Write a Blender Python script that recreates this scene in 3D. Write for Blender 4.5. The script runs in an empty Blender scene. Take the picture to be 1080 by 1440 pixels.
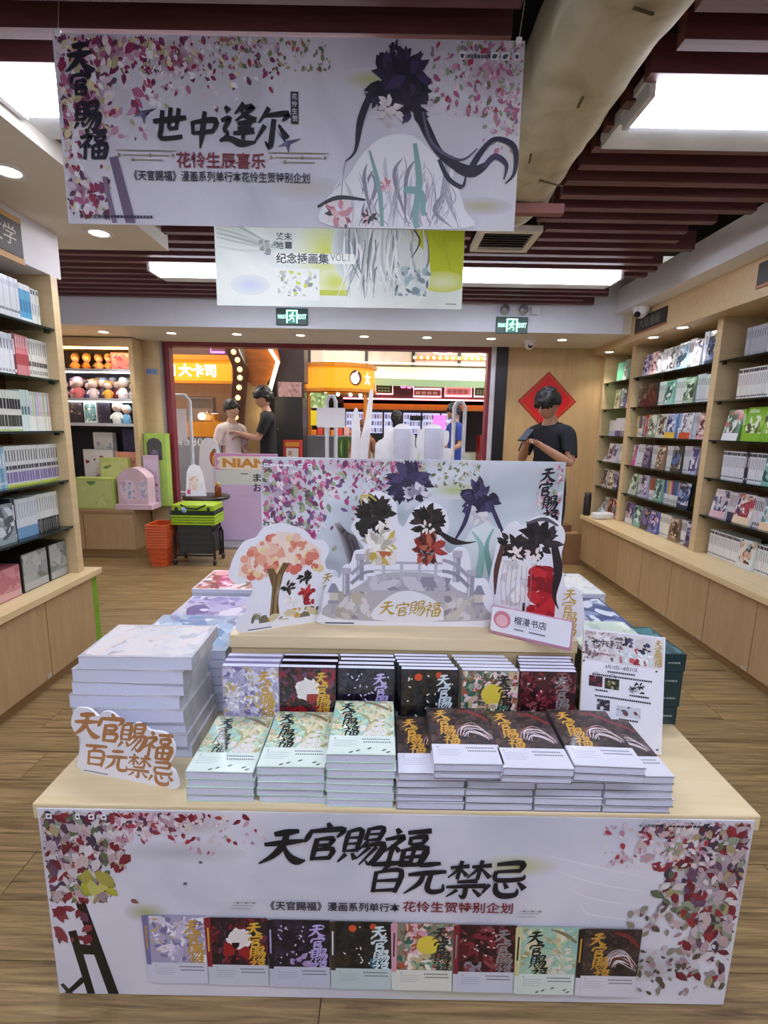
import bpy, bmesh, math, random
from mathutils import Vector, Matrix, Euler
S = bpy.context.scene
COL = S.collection
R = math.radians

# ---------------------------------------------------------------- camera, world, exposure
PITCH = math.atan(120 / 680.0)
cam = bpy.data.cameras.new('camera'); cam.sensor_width = 36.0; cam.lens = 680 / 1440 * 36
cam.clip_start = 0.05; cam.clip_end = 60
camo = bpy.data.objects.new('camera', cam); COL.objects.link(camo)
camo.matrix_world = (Matrix.Translation((0, 0, 1.42)) @ Matrix.Rotation(math.pi / 2 - PITCH, 4, 'X')
                     @ Matrix.Rotation(R(1.0), 4, 'Z'))
S.camera = camo
S.view_settings.view_transform = 'Standard'; S.view_settings.look = 'None'
S.view_settings.gamma = 1.0; S.view_settings.use_curve_mapping = False
S.view_settings.exposure = 1.25
TUBE_E = 10.0       # fluorescent diffusers
SPOT_W = 7.0        # recessed downlights
MALL_W = 26.0      # corridor ceiling panels
w = bpy.data.worlds.new('world'); S.world = w; w.use_nodes = True
w.node_tree.nodes['Background'].inputs[0].default_value = (0.86, 0.90, 1.0, 1)
w.node_tree.nodes['Background'].inputs[1].default_value = 0.5

# ---------------------------------------------------------------- materials
def lin(c):
    if isinstance(c, str):
        c = c.lstrip('#'); c = [int(c[i:i + 2], 16) / 255 for i in (0, 2, 4)]
    return tuple((x / 12.92 if x <= 0.04045 else ((x + 0.055) / 1.055) ** 2.4) for x in c)
MATS = {}
def _new(name):
    m = bpy.data.materials.new(name); m.use_nodes = True
    nt = m.node_tree; b = nt.nodes['Principled BSDF']
    return m, nt, b
def _ramp(nt, stops, interp='LINEAR'):
    r = nt.nodes.new('ShaderNodeValToRGB'); e = r.color_ramp.elements
    r.color_ramp.interpolation = interp
    while len(e) < len(stops): e.new(0.5)
    for k, (p, c) in enumerate(stops):
        e[k].position = p; e[k].color = (*lin(c), 1)
    return r
def _coords(nt, kind='Object', scale=(1, 1, 1), rnd=0):
    t = nt.nodes.new('ShaderNodeTexCoord'); mp = nt.nodes.new('ShaderNodeMapping')
    nt.links.new(t.outputs[kind], mp.inputs[0]); mp.inputs['Scale'].default_value = scale
    if rnd:
        oi = nt.nodes.new('ShaderNodeObjectInfo'); mu = nt.nodes.new('ShaderNodeMath'); mu.operation = 'MULTIPLY'
        mu.inputs[1].default_value = rnd; nt.links.new(oi.outputs['Random'], mu.inputs[0])
        nt.links.new(mu.outputs[0], mp.inputs['Location'])
    return mp.outputs[0]
def mat(name, col, rough=0.5, metal=0.0, coat=0.0, var=0.10, vscale=6.0, spec=0.5, alpha=None):
    if name in MATS: return MATS[name]
    m, nt, b = _new(name); c = lin(col)
    n = nt.nodes.new('ShaderNodeTexNoise'); n.inputs['Scale'].default_value = vscale; n.inputs['Detail'].default_value = 4
    nt.links.new(_coords(nt), n.inputs['Vector'])
    hi = tuple(min(1, x * (1 + var)) for x in c); lo = tuple(x * (1 - var) for x in c)
    r = nt.nodes.new('ShaderNodeValToRGB'); e = r.color_ramp.elements
    e[0].position = .3; e[1].position = .7; e[0].color = (*lo, 1); e[1].color = (*hi, 1)
    nt.links.new(n.outputs['Fac'], r.inputs[0]); nt.links.new(r.outputs[0], b.inputs['Base Color'])
    b.inputs['Roughness'].default_value = rough; b.inputs['Metallic'].default_value = metal
    b.inputs['Coat Weight'].default_value = coat; b.inputs['Coat Roughness'].default_value = .12
    b.inputs['Specular IOR Level'].default_value = spec
    MATS[name] = m; return m
def emit(name, col, strength):
    if name in MATS: return MATS[name]
    m, nt, b = _new(name); c = lin(col)
    b.inputs['Base Color'].default_value = (*c, 1)
    b.inputs['Emission Color'].default_value = (*c, 1); b.inputs['Emission Strength'].default_value = strength
    MATS[name] = m; return m
def wood(name, a, bcol, scale=(3, 3, 40), rough=0.45, rnd=7.0, coat=0.0, bump=0.0, tint=0.0):
    m, nt, b = _new(name)
    v = _coords(nt, 'Object', scale, rnd)
    n = nt.nodes.new('ShaderNodeTexNoise'); n.inputs['Scale'].default_value = 2.0; n.inputs['Detail'].default_value = 7
    n.inputs['Roughness'].default_value = .65; n.inputs['Distortion'].default_value = .6
    nt.links.new(v, n.inputs['Vector'])
    r = _ramp(nt, [(.28, a), (.72, bcol)]); nt.links.new(n.outputs['Fac'], r.inputs[0])
    out = r.outputs[0]
    if tint:
        oi = nt.nodes.new('ShaderNodeObjectInfo'); mr = nt.nodes.new('ShaderNodeMapRange')
        mr.inputs[3].default_value = 1 - tint; mr.inputs[4].default_value = 1 + tint
        nt.links.new(oi.outputs['Random'], mr.inputs[0])
        hs = nt.nodes.new('ShaderNodeHueSaturation'); nt.links.new(mr.outputs[0], hs.inputs['Value'])
        nt.links.new(out, hs.inputs['Color']); out = hs.outputs[0]
    nt.links.new(out, b.inputs['Base Color'])
    b.inputs['Roughness'].default_value = rough; b.inputs['Coat Weight'].default_value = coat
    if bump:
        bp = nt.nodes.new('ShaderNodeBump'); bp.inputs['Strength'].default_value = bump; bp.inputs['Distance'].default_value = .004
        nt.links.new(n.outputs['Fac'], bp.inputs['Height']); nt.links.new(bp.outputs[0], b.inputs['Normal'])
    MATS[name] = m; return m
def wash(name, stops, scale=3.0, rough=.5, rnd=0.0, coat=0.0, detail=5, distort=1.2):
    """watercolour / illustrated print: warped noise through a palette"""
    m, nt, b = _new(name)
    v = _coords(nt, 'Object', (1, 1, 1), rnd)
    n = nt.nodes.new('ShaderNodeTexNoise'); n.inputs['Scale'].default_value = scale; n.inputs['Detail'].default_value = detail
    n.inputs['Distortion'].default_value = distort; nt.links.new(v, n.inputs['Vector'])
    r = _ramp(nt, stops); nt.links.new(n.outputs['Fac'], r.inputs[0]); nt.links.new(r.outputs[0], b.inputs['Base Color'])
    b.inputs['Roughness'].default_value = rough; b.inputs['Coat Weight'].default_value = coat; b.inputs['Coat Roughness'].default_value = .1
    MATS[name] = m; return m
def vcol(name, rough=.45, coat=0.0, em=0.0):
    m, nt, b = _new(name)
    a = nt.nodes.new('ShaderNodeAttribute'); a.attribute_name = 'Col'
    nt.links.new(a.outputs['Color'], b.inputs['Base Color'])
    b.inputs['Roughness'].default_value = rough; b.inputs['Coat Weight'].default_value = coat; b.inputs['Coat Roughness'].default_value = .1
    if em:
        nt.links.new(a.outputs['Color'], b.inputs['Emission Color']); b.inputs['Emission Strength'].default_value = em
    MATS[name] = m; return m
def glass(name, tint, fac=.25):
    m, nt, b = _new(name); out = nt.nodes['Material Output']
    t = nt.nodes.new('ShaderNodeBsdfTransparent'); t.inputs[0].default_value = (*lin(tint), 1)
    g = nt.nodes.new('ShaderNodeBsdfGlossy'); g.inputs['Roughness'].default_value = .03
    fr = nt.nodes.new('ShaderNodeFresnel'); fr.inputs[0].default_value = 1.5
    mx = nt.nodes.new('ShaderNodeMixShader'); nt.links.new(fr.outputs[0], mx.inputs[0])
    nt.links.new(t.outputs[0], mx.inputs[1]); nt.links.new(g.outputs[0], mx.inputs[2]); nt.links.new(mx.outputs[0], out.inputs[0])
    MATS[name] = m; return m

WHITE = mat('white_paint', '#e6e4e6', .6, var=.02)
CREAM = mat('soffit_paint', '#d9d2c4', .7, var=.03)
BIRCH = wood('birch_laminate', '#c4aa80', '#d2ba92', (2.0, 2.0, 14), .42)
BIRCHD = wood('beech_laminate', '#ab8d64', '#bb9d74', (12, 12, 1.5), .4)
TABLEW = wood('table_laminate', '#d8c398', '#e2d0aa', (1.2, 14, 14), .38)
PLANK = wood('floor_oak', '#4e3a24', '#b39769', (1.6, 32, 32), .34, 31.0, bump=.12, tint=.07)
SLAT = wood('mahogany_slat', '#553032', '#774a4a', (1.2, 20, 20), .5)
VOID = mat('plenum_black', '#0d0b10', .9)
DARKGLASS = mat('glass_edge', '#10211c', .15)
GLASS = glass('shelf_glass', '#b9d6c6')
STEEL = mat('steel', '#9a9a9c', .3, .9)
BLACK = mat('black_metal', '#151518', .4)
PAGES = mat('page_edges', '#cfd2e6', .8, var=.05, vscale=220)
PAPERW = mat('paper_white', '#e4e4ee', .45, var=.02)
PRINT = vcol('printed_ink', .45)
PRINTG = vcol('glossy_ink', .28, .5)
LITINK = vcol('backlit_ink', .4, 0, 1.6)
DARKPLATE = mat('dark_plate', '#2a2523', .5)

# ---------------------------------------------------------------- mesh builders
class MB:
    def __init__(s): s.v = []; s.f = []; s.m = []; s.c = []; s.sm = []
    def add(s, vs, fs, m=0, col=None, smooth=False):
        o = len(s.v); s.v.extend(tuple(p) for p in vs)
        for f in fs: s.f.append([i + o for i in f]); s.m.append(m); s.c.append(col); s.sm.append(smooth)
        return s
    def box(s, x0, x1, y0, y1, z0, z1, m=0, col=None, mt=None):
        vs = [Vector((x, y, z)) for z in (z0, z1) for y in (y0, y1) for x in (x0, x1)]
        if mt is not None: vs = [mt @ v for v in vs]
        return s.add(vs, [(0, 2, 3, 1), (4, 5, 7, 6), (0, 1, 5, 4), (2, 6, 7, 3), (0, 4, 6, 2), (1, 3, 7, 5)], m, col)
    def bevbox(s, x0, x1, y0, y1, z0, z1, b, m=0, mt=None):
        bm = bmesh.new(); bmesh.ops.create_cube(bm, size=1)
        for v in bm.verts: v.co = Vector(((x0 + x1) / 2 + v.co.x * (x1 - x0), (y0 + y1) / 2 + v.co.y * (y1 - y0), (z0 + z1) / 2 + v.co.z * (z1 - z0)))
        bmesh.ops.bevel(bm, geom=list(bm.edges), offset=b, segments=2, affect='EDGES', profile=.5)
        bm.verts.index_update()
        vs = [v.co.copy() for v in bm.verts]
        if mt is not None: vs = [mt @ v for v in vs]
        s.add(vs, [[v.index for v in f.verts] for f in bm.faces], m, None, False); bm.free(); return s
    def poly(s, pts, m=0, col=None): return s.add(pts, [list(range(len(pts)))], m, col)
    def prism(s, pts, y0, y1, m=0, ms=None):
        """outline in x,z extruded along y (front at y0)"""
        n = len(pts); ms = m if ms is None else ms
        s.add([(x, y0, z) for x, z in pts], [list(range(n))], m)
        s.add([(x, y1, z) for x, z in pts], [list(range(n))[::-1]], ms)
        vs = [(x, y0, z) for x, z in pts] + [(x, y1, z) for x, z in pts]
        return s.add(vs, [(i, i + n, (i + 1) % n + n, (i + 1) % n) for i in range(n)], ms)
    def lathe(s, prof, c=(0, 0, 0), n=20, m=0, mt=None, cap=True):
        vs = []
        for r, z in prof:
            for k in range(n):
                a = 2 * math.pi * k / n; vs.append(Vector((r * math.cos(a), r * math.sin(a), z)))
        if mt is not None: vs = [mt @ v for v in vs]
        vs = [v + Vector(c) for v in vs]; fs = []
        for j in range(len(prof) - 1):
            for k in range(n): fs.append((j * n + k, j * n + (k + 1) % n, (j + 1) * n + (k + 1) % n, (j + 1) * n + k))
        s.add(vs, fs, m, None, True)
        if not cap: return s
        if prof[0][0] > 1e-6: s.add(vs[:n], [list(range(n))[::-1]], m)
        if prof[-1][0] > 1e-6: s.add(vs[-n:], [list(range(n))], m)
        return s
    def tube(s, path, r, n=8, m=0, closed=False):
        P = [Vector(p) for p in path]; N = len(P); rr = r if isinstance(r, (list, tuple)) else [r] * N
        vs = []; up = None
        for i in range(N):
            a = P[i - 1] if (i > 0 or closed) else P[i]; b = P[(i + 1) % N] if (i < N - 1 or closed) else P[i]
            t = (b - a).normalized()
            if up is None or abs(up.dot(t)) > .95: up = Vector((0, 0, 1)) if abs(t.z) < .9 else Vector((0, 1, 0))
            x = t.cross(up).normalized(); y = x.cross(t).normalized(); up = y
            for k in range(n):
                q = 2 * math.pi * k / n; vs.append(P[i] + (x * math.cos(q) + y * math.sin(q)) * rr[i])
        fs = [(i * n + k, i * n + (k + 1) % n, ((i + 1) % N) * n + (k + 1) % n, ((i + 1) % N) * n + k)
              for i in range(N if closed else N - 1) for k in range(n)]
        s.add(vs, fs, m, None, True)
        if not closed: s.add(vs[:n], [list(range(n))], m); s.add(vs[-n:], [list(range(n))[::-1]], m)
        return s
    def ball(s, c, r, m=0, nu=12, nv=8, f=None, mt=None, col=None):
        r = (r, r, r) if not isinstance(r, (tuple, list)) else r; vs = []
        for j in range(nv + 1):
            t = math.pi * j / nv
            for k in range(nu):
                a = 2 * math.pi * k / nu; d = Vector((math.sin(t) * math.cos(a), math.sin(t) * math.sin(a), math.cos(t)))
                p = Vector((d.x * r[0], d.y * r[1], d.z * r[2]))
                if f: p = f(d, p)
                if mt is not None: p = mt @ p
                vs.append(p + Vector(c))
        fs = [(j * nu + k, (j + 1) * nu + k, (j + 1) * nu + (k + 1) % nu, j * nu + (k + 1) % nu) for j in range(nv) for k in range(nu)]
        return s.add(vs, fs, m, col, True)
    def mesh(s, name, mats):
        me = bpy.data.meshes.new(name); me.from_pydata(s.v, [], s.f)
        mats = mats if isinstance(mats, (list, tuple)) else [mats]
        for q in mats: me.materials.append(q)
        me.polygons.foreach_set('material_index', s.m); me.polygons.foreach_set('use_smooth', s.sm)
        if any(c is not None for c in s.c):
            at = me.color_attributes.new('Col', 'FLOAT_COLOR', 'CORNER'); buf = []
            for f, c in zip(s.f, s.c): buf.extend((*(c or (1, 1, 1)), 1) * len(f))
            at.data.foreach_set('color', buf)
        me.update(); return me
    def build(s, name, mats, parent=None, mtx=None): return link(name, s.mesh(name, mats), parent, mtx)
def link(name, me, parent=None, mtx=None):
    o = bpy.data.objects.new(name, me); COL.objects.link(o)
    if parent: o.parent = parent
    if mtx is not None: o.matrix_local = mtx
    return o
def tag(o, label, cat, group=None):
    o['label'] = label; o['category'] = cat
    if group: o['group'] = group
    return o
def thing(name, label, cat, loc=(0, 0, 0), rz=0.0, group=None, rx=0.0):
    o = bpy.data.objects.new(name, None); COL.objects.link(o); o.empty_display_size = .05
    o.location = loc; o.rotation_euler = (rx, 0, rz); return tag(o, label, cat, group)
def struct(o): o['kind'] = 'structure'; return o
def bx(name, a, m, parent=None): return MB().box(*a).build(name, m, parent)

# ---------------------------------------------------------------- flat print (ink on a board; x right, z up, board front faces -y)
EPS = 2e-6
GLY = {
 '天': [[(22, 20, 6), (48, 15, 9), (74, 10, 5)], [(6, 46, 5), (50, 40, 8), (90, 34, 4)], [(50, 16, 6), (46, 48, 9), (30, 74, 7), (4, 94, 2)], [(48, 48, 4), (64, 72, 8), (84, 86, 11), (104, 84, 2)]],
 '官': [[(48, 0, 4), (56, 11, 8)], [(18, 18, 4), (12, 38, 7), (8, 50, 2)], [(18, 22, 5), (52, 18, 7), (88, 16, 7), (76, 36, 3)], [(34, 40, 6), (34, 70, 7), (33, 97, 4)], [(34, 43, 4), (68, 39, 7), (64, 56, 5)], [(35, 58, 4), (66, 55, 5)], [(34, 70, 4), (74, 66, 7), (70, 92, 5)], [(34, 92, 4), (71, 89, 6)]],
 '賜': [[(10, 12, 5), (9, 40, 6), (10, 68, 4)], [(10, 14, 4), (38, 10, 7), (37, 66, 5)], [(12, 30, 3), (35, 28, 4)], [(12, 46, 3), (35, 44, 4)], [(12, 64, 3), (35, 62, 5)], [(16, 72, 6), (2, 94, 2)], [(29, 70, 4), (40, 86, 8)], [(53, 4, 5), (52, 36, 5)], [(52, 7, 4), (84, 3, 7), (81, 34, 5)], [(54, 20, 3), (80, 18, 4)], [(53, 36, 3), (81, 32, 5)], [(58, 38, 5), (40, 64, 2)], [(50, 52, 4), (94, 44, 8), (88, 78, 8), (74, 98, 5), (64, 88, 2)], [(66, 53, 5), (42, 84, 2)], [(81, 52, 5), (52, 100, 2)]],
 '福': [[(22, 0, 5), (32, 12, 8)], [(4, 28, 4), (42, 20, 7), (28, 40, 5), (4, 62, 2)], [(25, 40, 6), (24, 98, 5)], [(29, 44, 4), (42, 58, 7)], [(48, 10, 5), (98, 4, 7)], [(58, 20, 5), (60, 40, 5)], [(58, 24, 4), (90, 19, 7), (85, 39, 4)], [(60, 40, 4), (84, 36, 5)], [(51, 52, 6), (54, 96, 6)], [(51, 54, 4), (98, 48, 9), (92, 94, 7)], [(73, 52, 5), (73, 90, 5)], [(54, 72, 4), (92, 68, 5)], [(54, 93, 4), (92, 89, 6)]],
 '百': [[(4, 16, 6), (50, 12, 8), (98, 7, 5)], [(52, 14, 6), (34, 36, 3)], [(22, 36, 6), (25, 98, 6)], [(22, 39, 4), (84, 33, 8), (80, 98, 6)], [(26, 64, 4), (80, 60, 6)], [(26, 93, 4), (80, 89, 6)]],
 '元': [[(26, 17, 5), (50, 13, 8), (78, 9, 5)], [(4, 44, 5), (50, 38, 8), (98, 33, 5)], [(42, 44, 6), (36, 70, 7), (4, 100, 2)], [(62, 40, 6), (60, 80, 8), (74, 94, 8), (100, 88, 6), (97, 70, 2)]],
 '禁': [[(4, 19, 4), (46, 14, 6)], [(26, 0, 5), (26, 50, 5)], [(26, 20, 5), (4, 46, 2)], [(28, 22, 3), (46, 40, 6)], [(52, 16, 4), (96, 11, 6)], [(72, -2, 5), (72, 50, 5)], [(70, 18, 5), (48, 46, 2)], [(74, 20, 3), (100, 44, 7)], [(28, 57, 4), (74, 53, 6)], [(6, 71, 4), (96, 66, 7)], [(52, 70, 6), (52, 98, 6), (40, 92, 2)], [(33, 78, 5), (12, 97, 2)], [(68, 76, 3), (90, 94, 7)]],
 '忌': [[(18, 9, 5), (78, 4, 8), (74, 29, 5)], [(22, 29, 4), (74, 25, 6)], [(22, 28, 6), (21, 44, 6), (34, 53, 7), (86, 48, 6), (90, 36, 2)], [(14, 64, 6), (2, 90, 3)], [(28, 60, 5), (34, 84, 8), (52, 96, 9), (82, 92, 7), (83, 76, 2)], [(48, 60, 4), (58, 75, 7)], [(80, 57, 4), (100, 76, 9)]],
 '世': [[(0, 42, 5), (50, 37, 8), (100, 30, 5)], [(26, 12, 6), (27, 60, 7), (30, 88, 6), (94, 82, 5)], [(50, 4, 6), (50, 62, 5)], [(75, 6, 6), (73, 62, 5)], [(50, 62, 4), (74, 59, 5)]],
 '中': [[(16, 28, 6), (22, 64, 5)], [(16, 31, 4), (88, 24, 8), (80, 60, 4)], [(22, 61, 4), (80, 55, 6)], [(51, 0, 6), (50, 60, 8), (48, 104, 2)]],
 '逢': [[(8, 8, 4), (20, 20, 8)], [(2, 42, 4), (24, 36, 6), (13, 62, 5), (24, 74, 4), (4, 92, 3)], [(6, 88, 4), (32, 85, 6), (62, 96, 8), (102, 92, 2)], [(58, 0, 6), (36, 26, 2)], [(48, 13, 4), (84, 8, 6), (40, 42, 2)], [(52, 18, 3), (68, 31, 6), (96, 40, 6)], [(46, 48, 4), (86, 43, 6)], [(48, 60, 4), (84, 55, 6)], [(38, 72, 4), (94, 65, 7)], [(66, 40, 5), (66, 86, 5)]],
 '尔': [[(36, 0, 6), (12, 38, 2)], [(28, 20, 4), (90, 14, 7), (78, 32, 3)], [(53, 28, 6), (52, 96, 7), (36, 84, 2)], [(30, 44, 6), (8, 84, 2)], [(68, 42, 3), (96, 76, 9)]],
}
def crom(P, k=5):
    out = []; n = len(P)
    for i in range(n - 1):
        p0 = P[max(i - 1, 0)]; p1 = P[i]; p2 = P[i + 1]; p3 = P[min(i + 2, n - 1)]
        for j in range(k):
            t = j / k
            out.append(tuple(.5 * (2 * p1[d] + (p2[d] - p0[d]) * t + (2 * p0[d] - 5 * p1[d] + 4 * p2[d] - p3[d]) * t * t
                                   + (-p0[d] + 3 * p1[d] - 3 * p2[d] + p3[d]) * t ** 3) for d in range(len(p1))))
    out.append(tuple(P[-1])); return out
TXT = {}
def text_geo(st, bold):
    key = (st, bold)
    if key not in TXT:
        c = bpy.data.curves.new('t', 'FONT'); c.body = st; c.resolution_u = 2; c.offset = bold
        o = bpy.data.objects.new('t', c); COL.objects.link(o); bpy.context.view_layer.update()
        me = bpy.data.meshes.new_from_object(o.evaluated_get(bpy.context.evaluated_depsgraph_get()))
        vs = [(v.co.x, v.co.y) for v in me.vertices]; fs = [list(p.vertices) for p in me.polygons]
        bpy.data.objects.remove(o); bpy.data.curves.remove(c); bpy.data.meshes.remove(me)
        xs = [v[0] for v in vs] or [0, 1]; ys = [v[1] for v in vs] or [0, 1]
        TXT[key] = (vs, fs, min(xs), max(xs), min(ys), max(ys))
    return TXT[key]
class Print(MB):
    """ink layers lying on a flat board; tf maps (x, depth, z) for covers that lie down"""
    def __init__(s, y=0.0, lim=None): super().__init__(); s.y = y - 2e-4; s.lim = lim
    def step(s): s.y -= EPS; return s.y
    def pg(s, pts, col):
        y = s.step()
        if s.lim: pts = [(min(max(x, s.lim[0]), s.lim[1]), min(max(z, s.lim[2]), s.lim[3])) for x, z in pts]
        return s.poly([(x, y, z) for x, z in pts], 0, lin(col) if isinstance(col, str) else col)
    def rect(s, x0, x1, z0, z1, col): return s.pg([(x0, z0), (x1, z0), (x1, z1), (x0, z1)], col)
    def disc(s, x, z, r, col, n=18, rz=None, ph=0):
        rz = rz or r
        return s.pg([(x + r * math.cos(2 * math.pi * k / n + ph), z + rz * math.sin(2 * math.pi * k / n + ph)) for k in range(n)], col)
    def soft(s, cx, cz, rx, rz, cols, n=9):
        a, b = lin(cols[0]), lin(cols[-1])
        for k in range(n):
            t = k / (n - 1); s.disc(cx, cz, rx * (1 - .9 * t), tuple(a[i] + (b[i] - a[i]) * t for i in range(3)), 24, rz * (1 - .9 * t))
    def leaf(s, x, z, l, wd, a, col):
        ca, sa = math.cos(a), math.sin(a); P = [(-.5, 0), (-.2, .5), (.15, .42), (.5, 0), (.15, -.42), (-.2, -.5)]
        return s.pg([(x + u * l * ca - v * wd * sa, z + u * l * sa + v * wd * ca) for u, v in P], col)
    def stroke(s, pts, col, k=5):
        Q = crom(pts, k); L = []; Rr = []
        for i, (x, z, wd) in enumerate(Q):
            a = Q[max(i - 1, 0)]; b = Q[min(i + 1, len(Q) - 1)]; dx, dz = b[0] - a[0], b[1] - a[1]
            d = math.hypot(dx, dz) or 1e-6; nx, nz = -dz / d * wd / 2, dx / d * wd / 2
            L.append((x + nx, z + nz)); Rr.append((x - nx, z - nz))
        y = s.step(); n = len(L); c = lin(col) if isinstance(col, str) else col
        return s.add([(x, y, z) for x, z in L] + [(x, y, z) for x, z in Rr], [(i, i + 1, n + i + 1, n + i) for i in range(n - 1)], 0, c)
    def glyph(s, ch, x, z, sz, col, slant=.12, bold=1.0, sx=1.0):
        """brush character, top-left corner at x,z"""
        for st in GLY[ch]:
            s.stroke([(x + (px / 100 * sx + (50 - py) / 100 * slant) * sz, z - py / 100 * sz, wd / 100 * sz * 1.25 * bold) for px, py, wd in st], col, 4)
    def text(s, st, x0, x1, zc, h, col, bold=.012, a=0.0):
        vs, fs, ax, bx_, ay, by = text_geo(st, bold)
        sx = (x1 - x0) / (bx_ - ax); sz = h / (by - ay); y = s.step(); ca, sa = math.cos(a), math.sin(a); P = []
        for vx, vy in vs:
            u = (vx - ax) * sx; v = (vy - (ay + by) / 2) * sz; P.append((x0 + u * ca - v * sa, y, zc + u * sa + v * ca))
        return s.add(P, fs, 0, lin(col) if isinstance(col, str) else col)
    def vtext(s, st, x, ztop, sz, col, bold=.012):
        for k, ch in enumerate(st): s.text(ch, x - sz * .45, x + sz * .45, ztop - sz * (k + .5) * 1.08, sz * .9, col, bold)
    def daubs(s, x0, x1, z0, z1, pal, n, smin, smax, rng, asp=1.8, clip=True):
        for _ in range(n):
            r = rng.uniform(smin, smax); q = r * rng.uniform(.4, 1) ; a = rng.uniform(0, 3.14); cx = rng.uniform(x0, x1); cz = rng.uniform(z0, z1)
            k = 7; P = []
            for i in range(k):
                t = 2 * math.pi * i / k; e = rng.uniform(.7, 1.15); u = r * asp * .6 * math.cos(t) * e; v = q * math.sin(t) * e
                px = cx + u * math.cos(a) - v * math.sin(a); pz = cz + u * math.sin(a) + v * math.cos(a)
                if clip: px = min(max(px, x0), x1); pz = min(max(pz, z0), z1)
                P.append((px, pz))
            s.pg(P, rng.choice(pal))
    def leaves(s, fn, n, pal, l0, l1, rng, box):
        x0, x1, z0, z1 = box; c = 0; tries = 0
        while c < n and tries < n * 40:
            tries += 1; x = rng.uniform(x0, x1); z = rng.uniform(z0, z1)
            if rng.random() > fn(x, z): continue
            l = rng.uniform(l0, l1); lx = l * .5
            x = min(max(x, x0 + lx), x1 - lx); z = min(max(z, z0 + lx), z1 - lx)
            s.leaf(x, z, l, l * rng.uniform(.4, .62), rng.uniform(-2.6, -.4) if rng.random() < .7 else rng.uniform(0, 6.28), rng.choice(pal)); c += 1
def vbrush(P, chars, x, ztop, sz, col, dx=(0, 0, 0, 0), bold=1.0, step=.92):
    for k, ch in enumerate(chars): P.glyph(ch, x + dx[k % len(dx)] * sz, ztop - k * sz * step, sz, col, .12, bold)
# ================================================================ the setting
rng = random.Random(5)
floor = struct(bx('floor', (-3.9, 2.75, -3.2, 5.5, -.06, -.009), mat('floor_underlay', '#2b1f14', .8)))
_pm = {}
PW = .1655
row = 0; y = 2.219 - PW * 14
while y < 5.4:
    x = -3.75 - rng.uniform(0, 1.1)
    while x < 2.2:
        L = 1.215; a = max(x, -3.75); b = min(x + L, 2.2)
        if b - a > .05:
            key = round(b - a, 3)
            if key not in _pm: _pm[key] = MB().box(0.0012, b - a - .0012, .0012, PW - .0012, -.0085, 0).mesh('plank', PLANK)
            o = link('plank', _pm[key], floor); o.location = (a, y, 0)
        x += L
    y += PW; row += 1
struct(bx('floor_mall', (-7, 7, 5.5, 12.5, -.06, -.004), mat('mall_tile', '#8d8f95', .25)))
struct(bx('trim_1', (-3.75, 2.2, 5.40, 5.5, -.006, .004), mat('threshold', '#54555a', .4, .5)))

ceiling = struct(bx('ceiling', (-3.9, 2.75, -3.2, 4.62, 2.95, 3.05), VOID))
k = -1
while True:
    y = 1.554 + .131 * k; k += 1
    if y > 4.45: break
    runs = []
    lx = -1.85 if y < 3.0 else -3.6
    rx = rng.uniform(1.62, 1.84)
    if y < 2.78: runs = [(lx, .36 - rng.uniform(0, .04)), (.775 + rng.uniform(0, .04), 1.95 if y < 2.5 else rx)]
    elif y < 3.16: runs = [(lx, .47), (.86, rx)]
    else: runs = [(lx, rx)]
    for a, b in runs:
        MB().box(a, b, y, y + .043, 2.495, 2.60).build('slat', SLAT, ceiling)
MB().box(.30, .78, 2.36, 2.40, 2.372, 2.412).build('slat', mat('pale_slat', '#8a5a52', .6), ceiling)
for xx in (-1.0, .1, 1.2):
    MB().box(xx, xx + .035, 1.3, 4.5, 2.62, 2.66).build('carrier_rail', mat('rail_dark', '#241a1c', .7), ceiling)

# walls
struct(MB().box(2.62, 2.75, -3.2, 5.5, 0, 2.95).build('wall_right', BIRCH))
struct(MB().box(-2.25, -2.15, -3.2, 2.86, 0, 2.6).build('wall_left', WHITE))
struct(MB().box(-3.9, -3.78, 2.86, 5.5, 0, 2.95).build('wall_far_left', BIRCH))
struct(MB().box(-3.78, -2.6, 5.46, 5.56, 0, 2.3).box(-2.6, -2.40, 5.33, 5.5, 0, 2.27).build('wall_back_left', BIRCH))
wb = struct(MB().box(1.29, 2.62, 5.35, 5.5, 0, 2.27).build('wall_back_right', wood('birch_wall', '#b8976a', '#c6a678', (9, 9, 1.2), .4)))
struct(MB().box(-3.9, 2.75, 5.35, 5.56, 2.27, 3.0).build('wall_back_header', CREAM))
struct(MB().box(-3.2, 2.4, -3.3, -3.2, 0, 2.95).build('wall_rear', WHITE))
# soffits
sb = struct(MB().box(-3.78, 2.26, 4.55, 5.35, 2.27, 2.9).build('ceiling_soffit_back', [CREAM]))
MB().box(-3.78, 2.10, 4.535, 4.55, 2.27, 2.70).build('fascia_board', mat('fascia_paint', '#dfe1ea', .6, var=.02), sb)
struct(MB().box(-2.15, -1.30, -3.2, 3.08, 2.42, 2.60).build('ceiling_soffit_left', CREAM))
sr = struct(MB().box(2.02, 2.62, -3.2, 4.55, 2.43, 2.64).build('ceiling_beam_right', WHITE))
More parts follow.
